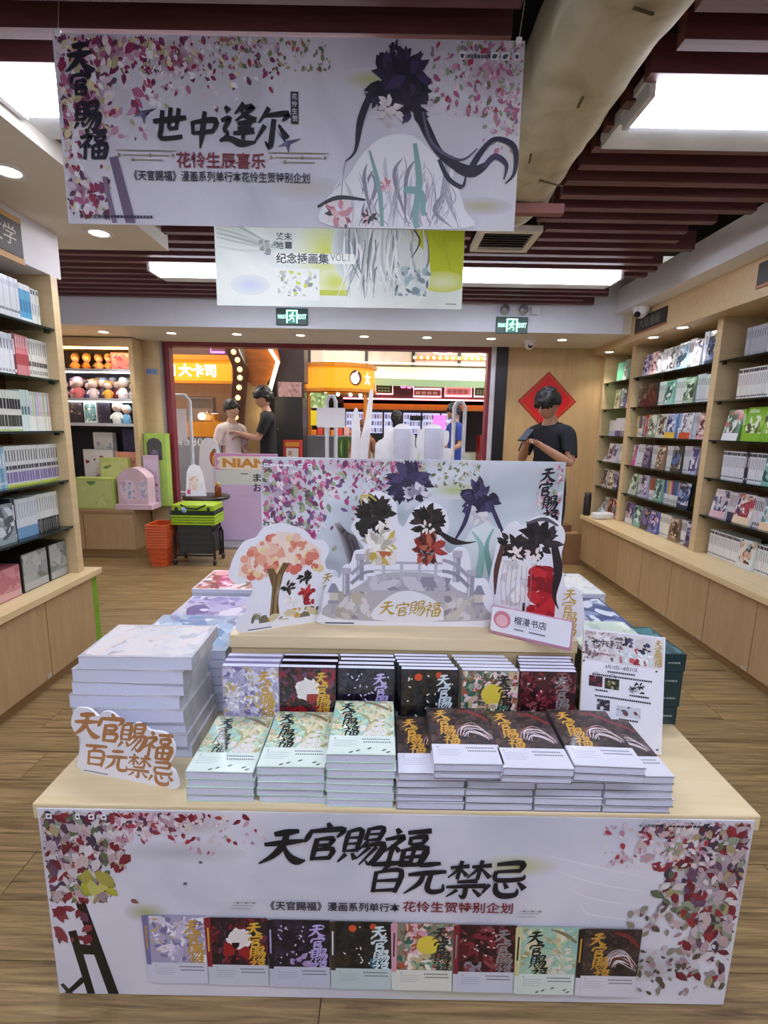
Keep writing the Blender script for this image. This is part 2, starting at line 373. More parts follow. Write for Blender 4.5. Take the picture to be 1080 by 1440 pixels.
# door frame
MAROON = mat('maroon_frame', '#7c2434', .4)
d1 = struct(MB().box(-2.38, -2.32, 5.36, 5.46, 0, 2.27).build('door_1', MAROON))
MB().box(-2.32, 1.08, 5.36, 5.48, 2.225, 2.27).build('door_header', MAROON, d1)
MB().box(1.08, 1.115, 5.36, 5.48, 0, 2.27).build('door_jamb', MAROON, d1)
MB().box(1.115, 1.165, 5.35, 5.48, 0, 2.27).build('jamb_edge', mat('jamb_white', '#cfd0d6', .3, .3), d1)
MB().box(1.165, 1.29, 5.335, 5.5, 0, 2.27).build('jamb_panel', mat('jamb_black', '#1d1a20', .35), d1)
MB().box(-2.405, -2.38, 5.32, 5.48, 0, 2.27).build('jamb_edge', mat('jamb_grey', '#8f8a88', .4, .3), d1)

# ---------------------------------------------------------------- fluorescent fixtures
TUBE = emit('tube_light', '#e9eeff', TUBE_E)
def fixture(x0, x1, y, label):
    t = thing('ceiling_light', label, 'ceiling light', ((x0 + x1) / 2, y, 2.42), group='fluorescent ceiling fixtures')
    L = (x1 - x0) / 2
    MB().bevbox(-L, L, -.085, .085, .04, .075, .01).build('diffuser', TUBE, t)
    MB().box(-L - .02, L + .02, .09, .24, .055, .085).box(-L - .02, L + .02, -.10, .25, .085, .11).build('housing', mat('fixture_white', '#d5d8da', .5), t)
    for s in (-1, 1):
        MB().box(s * L - .01, s * L + .01, -.088, .09, .036, .085).build('end_cap', mat('cap_white', '#c9cbd0', .5), t)
fixture(-1.28, -.05, 1.815, 'long glowing ceiling light at upper left, partly behind the large hanging banner')
fixture(.82, 2.0, 1.815, 'long glowing ceiling light at upper right beside the wrapped cream duct')
fixture(-1.66, -.25, 3.67, 'far ceiling light running left behind the small yellow banner')
fixture(.28, 1.62, 3.67, 'far ceiling light running right from behind the small yellow banner')
for y in (.05, -1.75):
    fixture(-.02, .79, y, 'short added fill light, unseen, in the middle behind the viewer, row %s' % ('nearer' if y > 0 else 'farther'))  # unseen middle fixtures added to brighten the banners from the front
    fixture(-1.28, -.05, y, 'ceiling light on the left behind the viewer, row %s' % ('nearer' if y > 0 else 'farther'))
    fixture(.82, 2.0, y, 'ceiling light on the right behind the viewer, row %s' % ('nearer' if y > 0 else 'farther'))

# ---------------------------------------------------------------- recessed downlights
DL = emit('downlight_lens', '#fff6e6', 14)
def downlight(x, y, z, label, rad=.05, grp='recessed downlights over the doorway'):
    t = thing('downlight', label, 'downlight', (x, y, z), group=grp)
    MB().lathe([(rad * .8, -.001), (rad * .8, .02)], n=16).build('lens', DL, t)
    MB().lathe([(rad * .82, -.004), (rad * 1.15, -.006), (rad * 1.2, 0), (rad * .82, .003)], n=20, cap=False).build('trim_ring', WHITE, t)
    l = bpy.data.lights.new('downlight_lamp', 'SPOT'); l.energy = SPOT_W; l.spot_size = R(105); l.spot_blend = .8; l.shadow_soft_size = .04; l.color = (1, .95, .88)
    o = bpy.data.objects.new('downlight_lamp', l); COL.objects.link(o); o.parent = t; o.location = (0, 0, -.015)
ords = ['leftmost', 'second', 'third', 'fourth', 'fifth', 'sixth', 'seventh', 'rightmost']
for i, x in enumerate((-2.72, -2.07, -1.44, -.83, -.22, .385, 1.0, 1.68)):
    downlight(x, 4.86, 2.27, '%s%s round downlight in the soffit above the shop doorway' % (ords[i], '' if i in (0, 7) else ' from the left'))
downlight(-1.56, 2.18, 2.42, 'round downlight in the left soffit cut by the picture edge', .06, 'downlights in the left soffit')
downlight(-1.56, 2.82, 2.42, 'round downlight in the left soffit under the large banner corner', .06, 'downlights in the left soffit')

# ---------------------------------------------------------------- wrapped duct and air vent
def duct():
    r2 = random.Random(3); V = []; N = 26; M = 40; ys = [0.9 + (2.78 - .9) * i / M for i in range(M + 1)]
    mb = MB()
    from mathutils import noise
    for y in ys:
        e = max(0, (y - 2.45) / .33); cx = .60 + .015 * math.sin(y * 2.3); wx = .16 * (1 - .35 * e * e); wz = .15 * (1 - .25 * e)
        for k in range(N):
            a = 2 * math.pi * k / N; c, s_ = math.cos(a), math.sin(a)
            px = cx + wx * math.copysign(abs(c) ** .6, c); pz = 2.565 + wz * math.copysign(abs(s_) ** .75, s_)
            n = noise.noise(Vector((px * 4, y * 2.2, pz * 5))) * .016 + noise.noise(Vector((px * 9, y * 13 + px * 8, pz * 5))) * .007
            V.append((px + n * c, y, pz + n * s_))
    F = [(i * N + k, i * N + (k + 1) % N, (i + 1) * N + (k + 1) % N, (i + 1) * N + k) for i in range(M) for k in range(N)]
    mb.add(V, F, 0, None, True); mb.add(V[-N:], [list(range(N))], 0); mb.add(V[:N], [list(range(N))[::-1]], 0)
    t = thing('air_duct', 'cream wrapped air duct with wrinkles hanging among the dark slats', 'duct', (0, 0, 0))
    mb.build('wrapping', wash('duct_cloth', [(.3, '#a09678'), (.5, '#b6ad92'), (.75, '#c4bca6')], 5, .8), t)
    for (x, y, l, a) in ((.60, 1.35, .03, .3), (.52, 2.0, .03, 1.4), (.66, 2.18, .06, .4), (.58, 1.68, .025, 1.5)):
        MB().box(-l, l, -.003, .003, 0, .004, 0, None, Matrix.Translation((x, y, 2.408)) @ Matrix.Rotation(a, 4, 'Z')).build('tear', mat('tear_dark', '#4b4230', .9), t)
    mb = MB()
    for dx in (0, .03, .05): mb.tube([(1.02 + dx, 1.42, 2.52), (1.01 + dx * 1.5, 1.40, 2.47), (.99 + dx * 2.2, 1.38, 2.42 - dx * .3)], [.012, .008, .001], 5)
    mb.build('torn_flap', mat('flap', '#cbc5ad', .8), t)
duct()
t = thing('air_vent', 'square white air vent with dark louvres below the end of the duct', 'vent', (.66, 2.99, 2.48))
MB().box(-.17, .17, -.16, -.125, -.012, .02).box(-.17, .17, .125, .16, -.012, .02).box(-.17, -.135, -.125, .125, -.012, .02).box(.135, .17, -.125, .125, -.012, .02).build('frame', mat('vent_frame', '#d8d4c6', .5), t)
MB().box(-.135, .135, -.125, .125, .015, .02).build('backing', VOID, t)
for i in range(7):
    MB().box(-.135, .135, -.012, .012, -.0015, .0015, 0, None, Matrix.Translation((0, -.108 + i * .036, .004)) @ Matrix.Rotation(.6, 4, 'X')).build('louvre', mat('louvre', '#5a5658', .5), t)
# ================================================================ bookcases along both side walls
def doors(parent, x, face, ys, z0, z1, m):
    for a, b in zip(ys[:-1], ys[1:]):
        d = MB().box(min(x, x + face * .018), max(x, x + face * .018), a + .003, b - .003, z0, z1).build('door', m, parent)
        MB().box(min(x, x - face * .004), max(x, x - face * .004), b - .04, b - .012, z0 - .03, z0 - .008).build('hinge_plate', mat('hinge', '#b9b4a8', .4, .4), d)
# right: base cabinets (each unit a thing), worktop, bookcase
RY = [1.36, 1.765, 2.17, 2.58, 2.99, 3.40, 3.80, 4.21, 4.61, 5.02]
unit_lab = ['nearest beech base cabinet under the right bookcase, cut by the picture edge', 'second nearest beech base cabinet under the right bookcase', 'third nearest beech base cabinet under the right bookcase', 'farthest beech base cabinet under the right bookcase near the boxes', 'beech base cabinet under the right bookcase just outside the right picture edge']
for i, (a, b) in enumerate(((2, 4), (4, 6), (6, 8), (8, 9), (0, 2))):
    y0, y1 = RY[a], RY[b]
    t = thing('base_cabinet', unit_lab[i], 'cabinet', (2.35, (y0 + y1) / 2, 0), group='base cabinets under the right bookcase')
    mt = Matrix.Translation(-t.location)
    MB().box(2.12, 2.60, y0, y1, .07, .505, 0, None, mt).build('carcass', BIRCHD, t)
    MB().box(2.135, 2.60, y0, y1, 0.001, .07, 0, None, mt).build('plinth', wood('plinth_beech', '#8b6a43', '#9d7b50', (12, 1.5, 12), .4) if 'plinth_beech' not in MATS else MATS['plinth_beech'], t)
    for q in range(a, b):
        d = MB().box(2.10, 2.12, RY[q] + .003, RY[q + 1] - .003, .065, .498, 0, None, mt).build('door', BIRCHD, t)
        MB().box(2.097, 2.10, RY[q] + .01, RY[q] + .045, .068, .088, 0, None, mt).build('hinge_plate', mat('hinge', '#b9b4a8', .4, .4), d)
tag(MB().bevbox(2.07, 2.60, 1.3, 5.03, .505, .545, .003).build('worktop', wood('worktop_birch', '#d3b888', '#dfc89c', (14, 1.5, 14), .35)), 'long pale wooden ledge running along the right bookcase above the cabinets', 'ledge')
SZ = [1.907, 1.638, 1.366, 1.10, .828]
bc = thing('bookcase', 'tall built-in birch bookcase with dark glass shelves along the right wall', 'bookcase', (2.45, 3.9, .545))
mt = Matrix.Translation(-bc.location)
for y0, y1 in ((1.30, 1.36), (2.31, 2.37), (3.49, 3.55), (4.67, 4.73), (5.285, 5.345)):
    z0 = .5455 if y1 < 5.1 else .002
    MB().box(2.30, 2.60, y0, y1, z0, 2.20, 0, None, mt).build('upright', BIRCH, bc)
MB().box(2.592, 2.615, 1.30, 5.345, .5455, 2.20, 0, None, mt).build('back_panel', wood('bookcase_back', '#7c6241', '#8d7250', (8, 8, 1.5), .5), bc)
MB().box(2.18, 2.61, 1.2, 5.345, 2.20, 2.43, 0, None, mt).build('header', wood('header_birch', '#c8a97c', '#d6bb90', (2, 14, 14), .4), bc)
BR = mat('shelf_peg', '#2c2c2e', .4)
for y0, y1 in ((1.36, 2.31), (2.37, 3.49), (3.55, 4.67), (4.73, 5.285)):
    for z in SZ:
        g = MB().box(2.315, 2.59, y0 + .002, y1 - .002, z - .008, z, 0, None, mt).build('glass_shelf', GLASS, bc)
        MB().box(2.305, 2.315, y0 + .002, y1 - .002, z - .009, z + .001, 0, None, mt).build('front_edge', DARKGLASS, g)
        for yy in (y0 + .012, y1 - .012): MB().box(2.33, 2.345, yy - .012, yy + .012, z - .024, z - .008, 0, None, mt).build('shelf_peg', BR, g)
# left
LZ = [1.913, 1.642, 1.365, 1.087, .816]
LY = [1.59, 2.0, 2.41, 2.82]
for i in range(3):
    y0, y1 = LY[i], LY[i + 1]
    t = thing('base_cabinet', ['beech base cabinet under the left bookcase just outside the left picture edge', 'beech base cabinet under the left bookcase, cut by the left picture edge', 'beech base cabinet under the left bookcase beside the green board'][i], 'cabinet', (-1.95, (y0 + y1) / 2, 0), group='base cabinets under the left bookcase')
    mt2 = Matrix.Translation(-t.location)
    MB().box(-2.12, -1.79, y0, y1, .07, .492, 0, None, mt2).build('carcass', BIRCHD, t)
    MB().box(-2.12, -1.80, y0, y1, .001, .07, 0, None, mt2).build('plinth', MATS['plinth_beech'], t)
    d = MB().box(-1.79, -1.77, y0 + .003, y1 - .003, .065, .487, 0, None, mt2).build('door', BIRCHD, t)
    MB().box(-1.77, -1.767, y1 - .045, y1 - .012, .068, .09, 0, None, mt2).build('hinge_plate', mat('hinge', '#b9b4a8', .4, .4), d)
tag(MB().box(-2.12, -1.775, 2.826, 2.872, .001, .492).build('lime_board', mat('lime_panel', '#6fa81c', .45)), 'bright lime green board at the end of the left base cabinet', 'board')
tag(MB().bevbox(-2.14, -1.75, 1.55, 2.90, .4925, .53, .003).build('worktop', MATS['worktop_birch']), 'pale wooden ledge of the left bookcase above the base cabinets', 'ledge')
lb = thing('bookcase', 'tall built-in bookcase with glass shelves and white header on the left', 'bookcase', (-1.97, 2.3, .53))
mt3 = Matrix.Translation(-lb.location)
MB().box(-2.12, -1.813, 2.77, 2.822, .5305, 2.19, 0, None, mt3).build('upright', BIRCH, lb)
MB().box(-2.12, -1.813, 1.66, 1.71, .5305, 2.19, 0, None, mt3).build('upright', BIRCH, lb)
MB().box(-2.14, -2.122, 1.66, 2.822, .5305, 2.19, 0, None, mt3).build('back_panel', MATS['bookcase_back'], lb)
MB().box(-2.14, -1.813, 1.2, 2.86, 2.19, 2.419, 0, None, mt3).build('header', mat('header_white', '#dcdbe2', .6, var=.03), lb)
for z in LZ:
    g = MB().box(-2.11, -1.828, 1.712, 2.768, z - .008, z, 0, None, mt3).build('glass_shelf', GLASS, lb)
    MB().box(-1.828, -1.818, 1.712, 2.768, z - .009, z + .001, 0, None, mt3).build('front_edge', DARKGLASS, g)
    for yy in (2.755, 2.3): MB().box(-1.86, -1.845, yy - .012, yy + .012, z - .024, z - .008, 0, None, mt3).build('shelf_peg', BR, g)
# right header downlights
for y, lab in ((5.08, 'round downlight under the right bookcase header, farthest one'), (4.27, 'round downlight under the right bookcase header, below the dark name plate'), (3.86, 'round downlight under the right bookcase header, nearest one in view')):
    downlight(2.24, y, 2.2, lab, .045, 'downlights under the right bookcase header')

# ---------------------------------------------------------------- shelved books
def shade(c, k): return tuple(max(0, min(1, x * k)) for x in lin(c))
BOOKM = {}
def spine_mesh(t, h, d, base, marks):
    key = ('s', t, h, d, base, str(marks))
    if key not in BOOKM:
        mb = MB(); e = .0006; c = lin(base)
        mb.box(-t / 2 + e, t / 2 - e, 0, d, 0, h, 0, c)
        for i in range(len(mb.f)):                       # page block shows on top
            if i == 1: mb.c[i] = lin('#d9d6cc')
        for z0, z1, col, wf in marks:
            mb.add([(-t * wf / 2, -.0004, h * z0), (t * wf / 2, -.0004, h * z0), (t * wf / 2, -.0004, h * z1), (-t * wf / 2, -.0004, h * z1)], [(0, 1, 2, 3)], 0, lin(col))
        BOOKM[key] = mb.mesh('book', PRINTG)
    return BOOKM[key]
def face_mesh(wd, h, t, pal, seed, band=None, n=26):
    key = ('f', wd, h, t, tuple(pal), seed, band)
    if key not in BOOKM:
        rg = random.Random(seed); P = Print(0.0)
        P.box(-wd / 2, wd / 2, 0, t, 0, h, 0, lin(pal[0])); P.c[1] = lin('#d9d6cc')
        P.daubs(-wd / 2 + .002, wd / 2 - .002, h * .12, h - .004, pal, n, .012, .04, rg)
        P.daubs(-wd * .3, wd * .3, h * .2, h * .75, pal[1:3], 10, .012, .03, rg)
        if band: P.rect(-wd / 2, wd / 2, 0, h * .24, band)
        for k in range(2): P.rect(-wd * .42, wd * .1, h * (.9 - .05 * k), h * (.925 - .05 * k), pal[-1])
        BOOKM[key] = P.mesh('book', PRINTG)
    return BOOKM[key]
RINGS = ['first', 'second', 'third', 'fourth', 'fifth', 'bottom']
NB = [0]
REST = MB()   # far spines too thin to pick apart one by one
def row(side, s0, z, items, where, xf, joined=False):
    """items run from left to right in the picture; side 'R' faces -x, 'L' faces +x"""
    p = s0; rz = -math.pi / 2 if side == 'R' else math.pi / 2; sg = -1 if side == 'R' else 1
    rg = random.Random(int(s0 * 1000) + int(z * 777))
    for it in items:
        kd = it[0]
        if kd == 'g': p += sg * it[1]; continue
        if kd == 's':
            _, n, t, h, base, marks, desc = it
            for k in range(n):
                b = base[k % len(base)] if isinstance(base, (list, tuple)) else base
                if joined:
                    me = spine_mesh(t, h, .13, b, marks); M4 = Matrix.Translation((xf + rg.uniform(0, .004), p + sg * t / 2, z + .0005)) @ Matrix.Rotation(rz, 4, 'Z')
                    co = me.color_attributes['Col'].data
                    for pl in me.polygons: REST.add([M4 @ me.vertices[i].co for i in pl.vertices], [list(range(len(pl.vertices)))], 0, tuple(co[pl.loop_start].color)[:3])
                    p += sg * t; continue
                o = link('book', spine_mesh(t, h, .13, b, marks))
                o.location = (xf - sg * 0 + (rg.uniform(0, .004) if side == 'R' else -rg.uniform(0, .004)), p + sg * t / 2, z + .0005); o.rotation_euler = (0, 0, rz)
                tag(o, '%s on the %s' % (desc, where), 'book', '%s on the %s' % (desc, where)); p += sg * t; NB[0] += 1
        else:
            _, wd, h, pal, band, desc = it[:6]; lean = it[6] if len(it) > 6 else .10; NB[0] += 1
            o = link('book', face_mesh(wd, h, .022, pal, NB[0], band))
            o.location = (xf + (-.02 if side == 'R' else .02), p + sg * wd / 2, z + .0015 + .022 * math.sin(lean) * 0); o.rotation_euler = (-lean, 0, rz)
            tag(o, '%s on the %s' % (desc, where), 'book', 'face-out books on the shelves'); p += sg * (wd + .004)
TXM = [(.62, .86, '#6a6a78', .35), (.08, .14, '#8a8a96', .6)]
TXD = [(.55, .88, '#3a3a44', .4), (.06, .16, '#55555f', .7)]
TXB = [(.86, .96, '#2c2c36', .8), (.45, .8, '#8d8d9a', .3), (.08, .13, '#5a5a66', .7)]
TXL = [(.5, .85, '#e8e8ee', .35), (.08, .15, '#d8d8e0', .5)]
TXC = [(.0, .42, '#e9e9ee', 1.0), (.06, .22, '#3c3c58', .4)]
W, W2, GR = '#dcdce2', '#cfd0dc', '#a9aab4'
art = {
 'violet': ['#b9b4d6', '#4a3f7a', '#e6e2ee', '#7a6aa8', '#2c2450'], 'pink': ['#d9a9ae', '#5a3038', '#efdadb', '#a85a66', '#f4e6e6'],
 'grey': ['#b4b6ba', '#50525a', '#dfe0e4', '#84888f', '#2c2e34'], 'sky': ['#a9c6dc', '#3d5a78', '#e2eef4', '#6f94b4', '#22364a'],
 'green': ['#8fa894', '#33473a', '#d6e0d4', '#5d7a63', '#e9eee6'], 'navy': ['#1d2b4a', '#0f1830', '#46609a', '#8ea6cf', '#d6dcea'],
 'brown': ['#8a6f5c', '#3e2d26', '#c4ae98', '#6a4f40', '#e8ddd0'], 'dark': ['#2b2624', '#171312', '#5a4c42', '#403632', '#8a7a68'],
 'lime': ['#7fb81f', '#dfe8d0', '#3c4a2a', '#a4cf4a', '#f2f5ea'], 'white': ['#e4e2e8', '#5a5a8a', '#cfc4cf', '#8f8aa8', '#3a3a50'],
 'red': ['#e6dedd', '#b03040', '#6a2430', '#d68a88', '#3a2a3a'], 'teal': ['#7fb0a8', '#23504c', '#d5e6e2', '#4c8a82', '#10302e'],
 'plum': ['#4b3f63', '#241c36', '#8f7fae', '#6a5a88', '#d8d0e6'], 'blue': ['#6f8fc8', '#243a78', '#e0e6f2', '#a4b8de', '#1a2448']}
WB = 'shelf, right middle bay'
WA = 'shelf, right far bay'
WC = 'shelf, right near bay'
wh = lambda i, b: '%s %s' % (RINGS[i] if i < 5 else 'bottom', b)
ZR = SZ + [.5455]
XR = 2.365
B = [
 [('g', .06), ('f', .12, .19, art['violet'], None, 'upright violet and white picture cover'), ('f', .09, .2, art['pink'], None, 'pink and dark picture cover'), ('f', .07, .18, art['grey'], None, 'small grey picture cover'),
  ('s', 5, .02, .2, GR, TXD, 'grey spined volume in a row of five'), ('f', .13, .2, art['grey'], None, 'wide grey picture cover'), ('f', .12, .21, art['sky'], None, 'pale blue picture cover'), ('s', 4, .02, .22, '#b9b9c6', TXD, 'silver grey spined volume'),
  ('f', .09, .2, art['white'], None, 'white cover with dark figures leaning sideways'), ('s', 1, .06, .245, '#b9c6da', TXM, 'thick pale blue box set spine'), ('f', .1, .24, art['navy'], None, 'tall navy boxed cover'), ('f', .09, .19, art['green'], None, 'misty green picture cover')],
 [('g', .05), ('f', .14, .2, art['dark'], None, 'black brown boxed cover with thin lines', .02), ('f', .15, .2, ['#33241e', '#4a322a', '#2a1d19', '#5a3d30', '#6a5a4a'], None, 'dark brown boxed cover', .02), ('s', 6, .019, .2, W, TXM, 'white spined volume beside the brown boxes'), ('f', .13, .2, art['teal'], None, 'teal picture cover with dark blot'),
  ('s', 7, .019, .205, W, TXM, 'white spined volume in the middle set'), ('f', .13, .2, art['green'], None, 'dark green and white picture cover'), ('s', 5, .02, .21, W2, TXM, 'pale lilac spined volume'), ('s', 5, .02, .2, W, TXM, 'white spined volume at the right end')],
 [('g', .03), ('s', 2, .018, .19, ['#d98a3e', '#d6c34a'], TXL, 'orange or yellow spined book at the left end'), ('s', 3, .02, .19, ['#4a7f96', '#7a3a48', '#6a2430'], TXC, 'teal or maroon spined book with white foot'), ('s', 3, .02, .19, ['#d9d9de', '#8a6f96', '#b9a6b4'], TXD, 'white or mauve spined book'), ('s', 3, .022, .2, ['#c23a34', '#c94a3a', '#d8a92f'], TXL, 'red or gold spined book'),
  ('f', .14, .2, art['green'], None, 'pale green patterned cover'), ('f', .14, .2, ['#c9d4c0', '#5a3a4a', '#8fae86', '#e2e8da', '#3a2a34'], None, 'cream and green cover with plum blot'), ('f', .14, .2, art['blue'], '#e8c24a', 'sky blue cover with yellow foot band'), ('s', 3, .018, .2, '#8fa6cf', TXC, 'blue spined volume with white foot'), ('f', .14, .2, art['white'], '#d2502e', 'white cover with orange foot band'), ('s', 4, .018, .2, '#c6c9d8', TXM, 'pale grey blue spined volume'), ('f', .09, .19, art['pink'], None, 'pale pink cover at the right end')],
 [('g', .04), ('f', .07, .19, ['#e6dfe6', '#8a5a7a', '#c46a9a', '#3a2a3a', '#b03a86'], '#c23a86', 'white cover with magenta foot'), ('s', 7, .017, .2, W, TXM, 'white spined volume in the left set'), ('f', .11, .2, art['plum'], None, 'dark violet picture cover'), ('s', 6, .017, .2, W, TXM, 'white spined volume in the second set'), ('f', .12, .2, art['brown'], None, 'brown picture cover'), ('s', 6, .017, .2, '#e2e4e6', TXM, 'white spined volume in the third set'),
  ('f', .13, .21, ['#3a3a36', '#23231f', '#4a6ab0', '#8a867c', '#cdd2e4'], None, 'near black cover with blue foot'), ('s', 6, .017, .21, W, TXM, 'white spined volume in the right set'), ('f', .1, .2, art['violet'], None, 'light violet cover at the right end')],
 [('g', .03), ('f', .14, .2, art['green'], '#b9c4bd', 'green cover tilted back with grey foot', .2), ('s', 4, .016, .19, W, TXD, 'white spined volume beside the green cover'), ('f', .12, .2, art['violet'], None, 'bright purple picture cover'), ('s', 7, .016, .19, ['#7a8a3a', '#a8543a', '#b03040', '#c24a4a', '#8a2f3a', '#5a7a4a', '#b86a3a'], TXC, 'red or olive topped volume with white foot'), ('f', .12, .19, art['teal'], None, 'dark teal picture cover'), ('s', 14, .016, .19, ['#3a4a9a', '#6a7ac0', '#9a9ad0', '#c9a83a', '#d8c04a', '#e0b0c8', '#c46a96', '#7a3a8a', '#4a3a7a', '#3a7a5a'], TXC, 'rainbow topped volume with white foot'), ('f', .14, .2, art['navy'], None, 'navy picture cover at the right end')],
 [('g', .03), ('f', .14, .2, ['#7a6aa8', '#3a3050', '#b9a0b0', '#d8d4e2', '#2c2440'], '#dcdce6', 'purple topped boxed cover with white foot', .03), ('f', .13, .19, art['teal'], None, 'teal and white picture cover'), ('f', .13, .2, ['#3a3440', '#1d1a24', '#6a5a9a', '#a8a06a', '#8a7ab8'], None, 'dark cover with purple foot'), ('f', .14, .19, ['#5a6ab8', '#2c2a6a', '#c9c4e2', '#8a5a6a', '#e8e6f0'], None, 'blue violet picture cover'), ('s', 10, .017, .19, '#dfdfda', TXM, 'white spined volume on the ledge'), ('f', .13, .19, art['brown'], None, 'brown and green picture cover'), ('s', 5, .018, .19, W, TXD, 'white spined volume near the right end'), ('f', .09, .19, art['plum'], None, 'dark violet cover at the right end')]]
for i, it in enumerate(B): row('R', 4.665, ZR[i], it, wh(i, WB), XR, True)
C = [
 [('g', .14), ('s', 9, .022, .19, '#a6a8b2', TXM, 'grey spined volume in the left set'), ('s', 6, .02, .2, '#4a4a52', TXC, 'charcoal spined volume with white foot'), ('f', .14, .2, art['grey'], '#d8d8dc', 'charcoal cover with white foot')],
 [('g', .12), ('s', 16, .0185, .2, '#dfe2de', TXB, 'white spined volume in the long set'), ('f', .14, .2, ['#d4e2e6', '#9ab4c0', '#eef4f4', '#b4ccd2', '#5a7a86'], None, 'pale aqua picture cover')],
 [('g', .06), ('f', .15, .21, ['#6f8f78', '#e4e4e6', '#3d5a48', '#c9d2c8', '#c46a6a'], '#e6e6ea', 'grey green cover with a white lower half', .18), ('s', 2, .016, .21, '#7fb81f', TXL, 'lime green spined book'), ('f', .16, .22, art['lime'], '#7fb81f', 'lime green cover with white panel', .16), ('f', .15, .22, ['#8fb84a', '#3a3a36', '#e8eadf', '#6fa81f', '#f2f5ea'], '#74ad1c', 'lime green cover with black and white blots', .16), ('f', .14, .22, ['#7ab81c', '#5f9a14', '#cfe0a8', '#8fc63a', '#f2f5ea'], None, 'plain lime green cover', .16)],
 [('g', .08), ('s', 13, .0165, .195, '#dddde3', TXB, 'white spined volume in the left set'), ('s', 2, .017, .195, '#3a3440', TXL, 'dark spined volume between two white sets'), ('s', 9, .0165, .195, '#dddde3', TXB, 'white spined volume in the right set'), ('f', .13, .195, art['teal'], None, 'pale cover with teal corner')],
 [('g', .04), ('f', .15, .2, ['#e4dfe2', '#34406a', '#c9bcc4', '#8a86a6', '#d8b0b8'], '#e2b9c4', 'white cover with navy shape and pink foot', .2), ('s', 5, .016, .195, '#dcd6da', [(0, .3, '#3a3450', 1), (.5, .9, '#8a7a80', .4)], 'white spined volume with dark foot'), ('f', .15, .2, ['#e6e0e2', '#8f2f3a', '#b0485a', '#4a3a6a', '#d9a890'], '#e8cfae', 'white cover with red shape and peach foot', .2), ('s', 5, .016, .195, '#d6d0d6', TXD, 'pale spined volume right of the red cover'), ('f', .15, .2, ['#dfe4e4', '#6f8f92', '#c9b4a8', '#a8bcc0', '#e0a890'], '#e6c4a4', 'white cover with grey green shape', .2)],
 [('g', .05), ('s', 19, .0165, .185, '#e0e0de', TXB, 'white spined volume on the ledge left set'), ('f', .14, .19, ['#d4dcda', '#4a342c', '#c9a08a', '#8fb0ae', '#e6d2c4'], None, 'pale cover with brown and peach shape'), ('s', 9, .0165, .185, '#e0e0de', TXB, 'white spined volume on the ledge right set')]]
for i, it in enumerate(C): row('R', 3.485, ZR[i], it, wh(i, WC), XR)
A = [
 [('g', .14), ('s', 9, .019, .19, ['#5fae8a', '#58a683'], TXM, 'green spined volume in the left set'), ('f', .07, .2, ['#e2e4e0', '#8a4a4a', '#5fae8a', '#cfd4d0', '#3a6a52'], None, 'white cover between green volumes'), ('s', 5, .019, .2, ['#5fae8a', '#4f9c7a'], TXM, 'green spined volume at the right end')],
 [('g', .18), ('f', .1, .19, ['#cfc9a8', '#33302a', '#8a8668', '#e2dec8', '#1d1b17'], None, 'cream and black picture cover'), ('s', 2, .02, .2, W, TXM, 'white spined volume'), ('f', .1, .2, art['navy'], None, 'navy and white picture cover'), ('f', .1, .2, art['pink'], None, 'dusty pink picture cover at the right end')],
 [('g', .08), ('s', 8, .018, .16, '#dedbe6', [(0, .3, '#b4bde0', 1)], 'white spined volume with lilac blue foot'), ('s', 6, .019, .18, '#e2deea', [(0, .3, '#5a3f8a', 1)], 'white spined volume with purple foot'), ('s', 6, .019, .18, '#dcdae2', [(0, .3, '#8a8a92', 1)], 'white spined volume with grey foot')],
 [('g', .04), ('f', .1, .13, art['white'], None, 'small pale cover leaning flat', .6), ('f', .1, .19, ['#dfd9e2', '#6a2f4a', '#3a2c4a', '#b8a4b8', '#efe9ef'], None, 'white cover with plum shape'), ('f', .1, .19, ['#d9d9e6', '#4a4a7a', '#7a6a8a', '#eceaf2', '#2c2c4a'], None, 'white cover with indigo shape'), ('s', 10, .018, .19, '#dedcd8', TXM, 'white spined volume')],
 [('g', .07), ('f', .1, .19, ['#cfc9c9', '#2b2024', '#6a4a4a', '#e2dede', '#1d1518'], None, 'black and white picture cover'), ('s', 2, .016, .18, '#d6cfc4', TXD, 'cream spined volume'), ('f', .11, .19, ['#cfc4b4', '#6a5a4a', '#e2dace', '#8a7a66', '#4a3f36'], None, 'tan picture cover'), ('f', .09, .19, art['plum'], None, 'violet picture cover'), ('s', 5, .02, .19, '#d9d9de', TXD, 'pale grey spined volume')],
 [('g', .03), ('f', .12, .17, art['grey'], None, 'grey picture cover leaning far back', .5), ('s', 6, .017, .18, '#d2cfca', TXD, 'off white spined volume'), ('f', .09, .18, ['#8a3a34', '#4a201d', '#b8605a', '#d9b4a4', '#2c1412'], None, 'dark red picture cover'), ('f', .1, .185, ['#d9a48a', '#b03a3a', '#7a9ac0', '#efd4c4', '#5a2424'], None, 'peach and red picture cover'), ('s', 3, .017, .185, '#c9bcae', TXD, 'beige spined volume')]]
for i, it in enumerate(A):
    row('R', 5.28, ZR[i] if i < 5 else .5455, it, wh(i, WA), XR, True)
for i in range(6):      # the shelves go on past the picture edge
    used = sum(it[1] if it[0] == 'g' else it[1] * it[2] if it[0] == 's' else it[1] + .004 for it in C[i])
    n = int((3.485 - used - 2.40) / .02)
    row('R', 3.485 - used - .004, ZR[i], [('s', n, .0195, .19, ['#d9d9de', '#c9ccd4', '#a9b4c4', '#d8d0c8'], TXM, 'volume')], 'shelf', XR, True)
_r = REST.build('shelved_volumes', PRINTG); _r['kind'] = 'stuff'; _r['label'] = 'thin spines of shelved volumes in the far and middle bays of the right bookcase'; _r['category'] = 'books'
WL = 'left shelf'
XL = -1.872
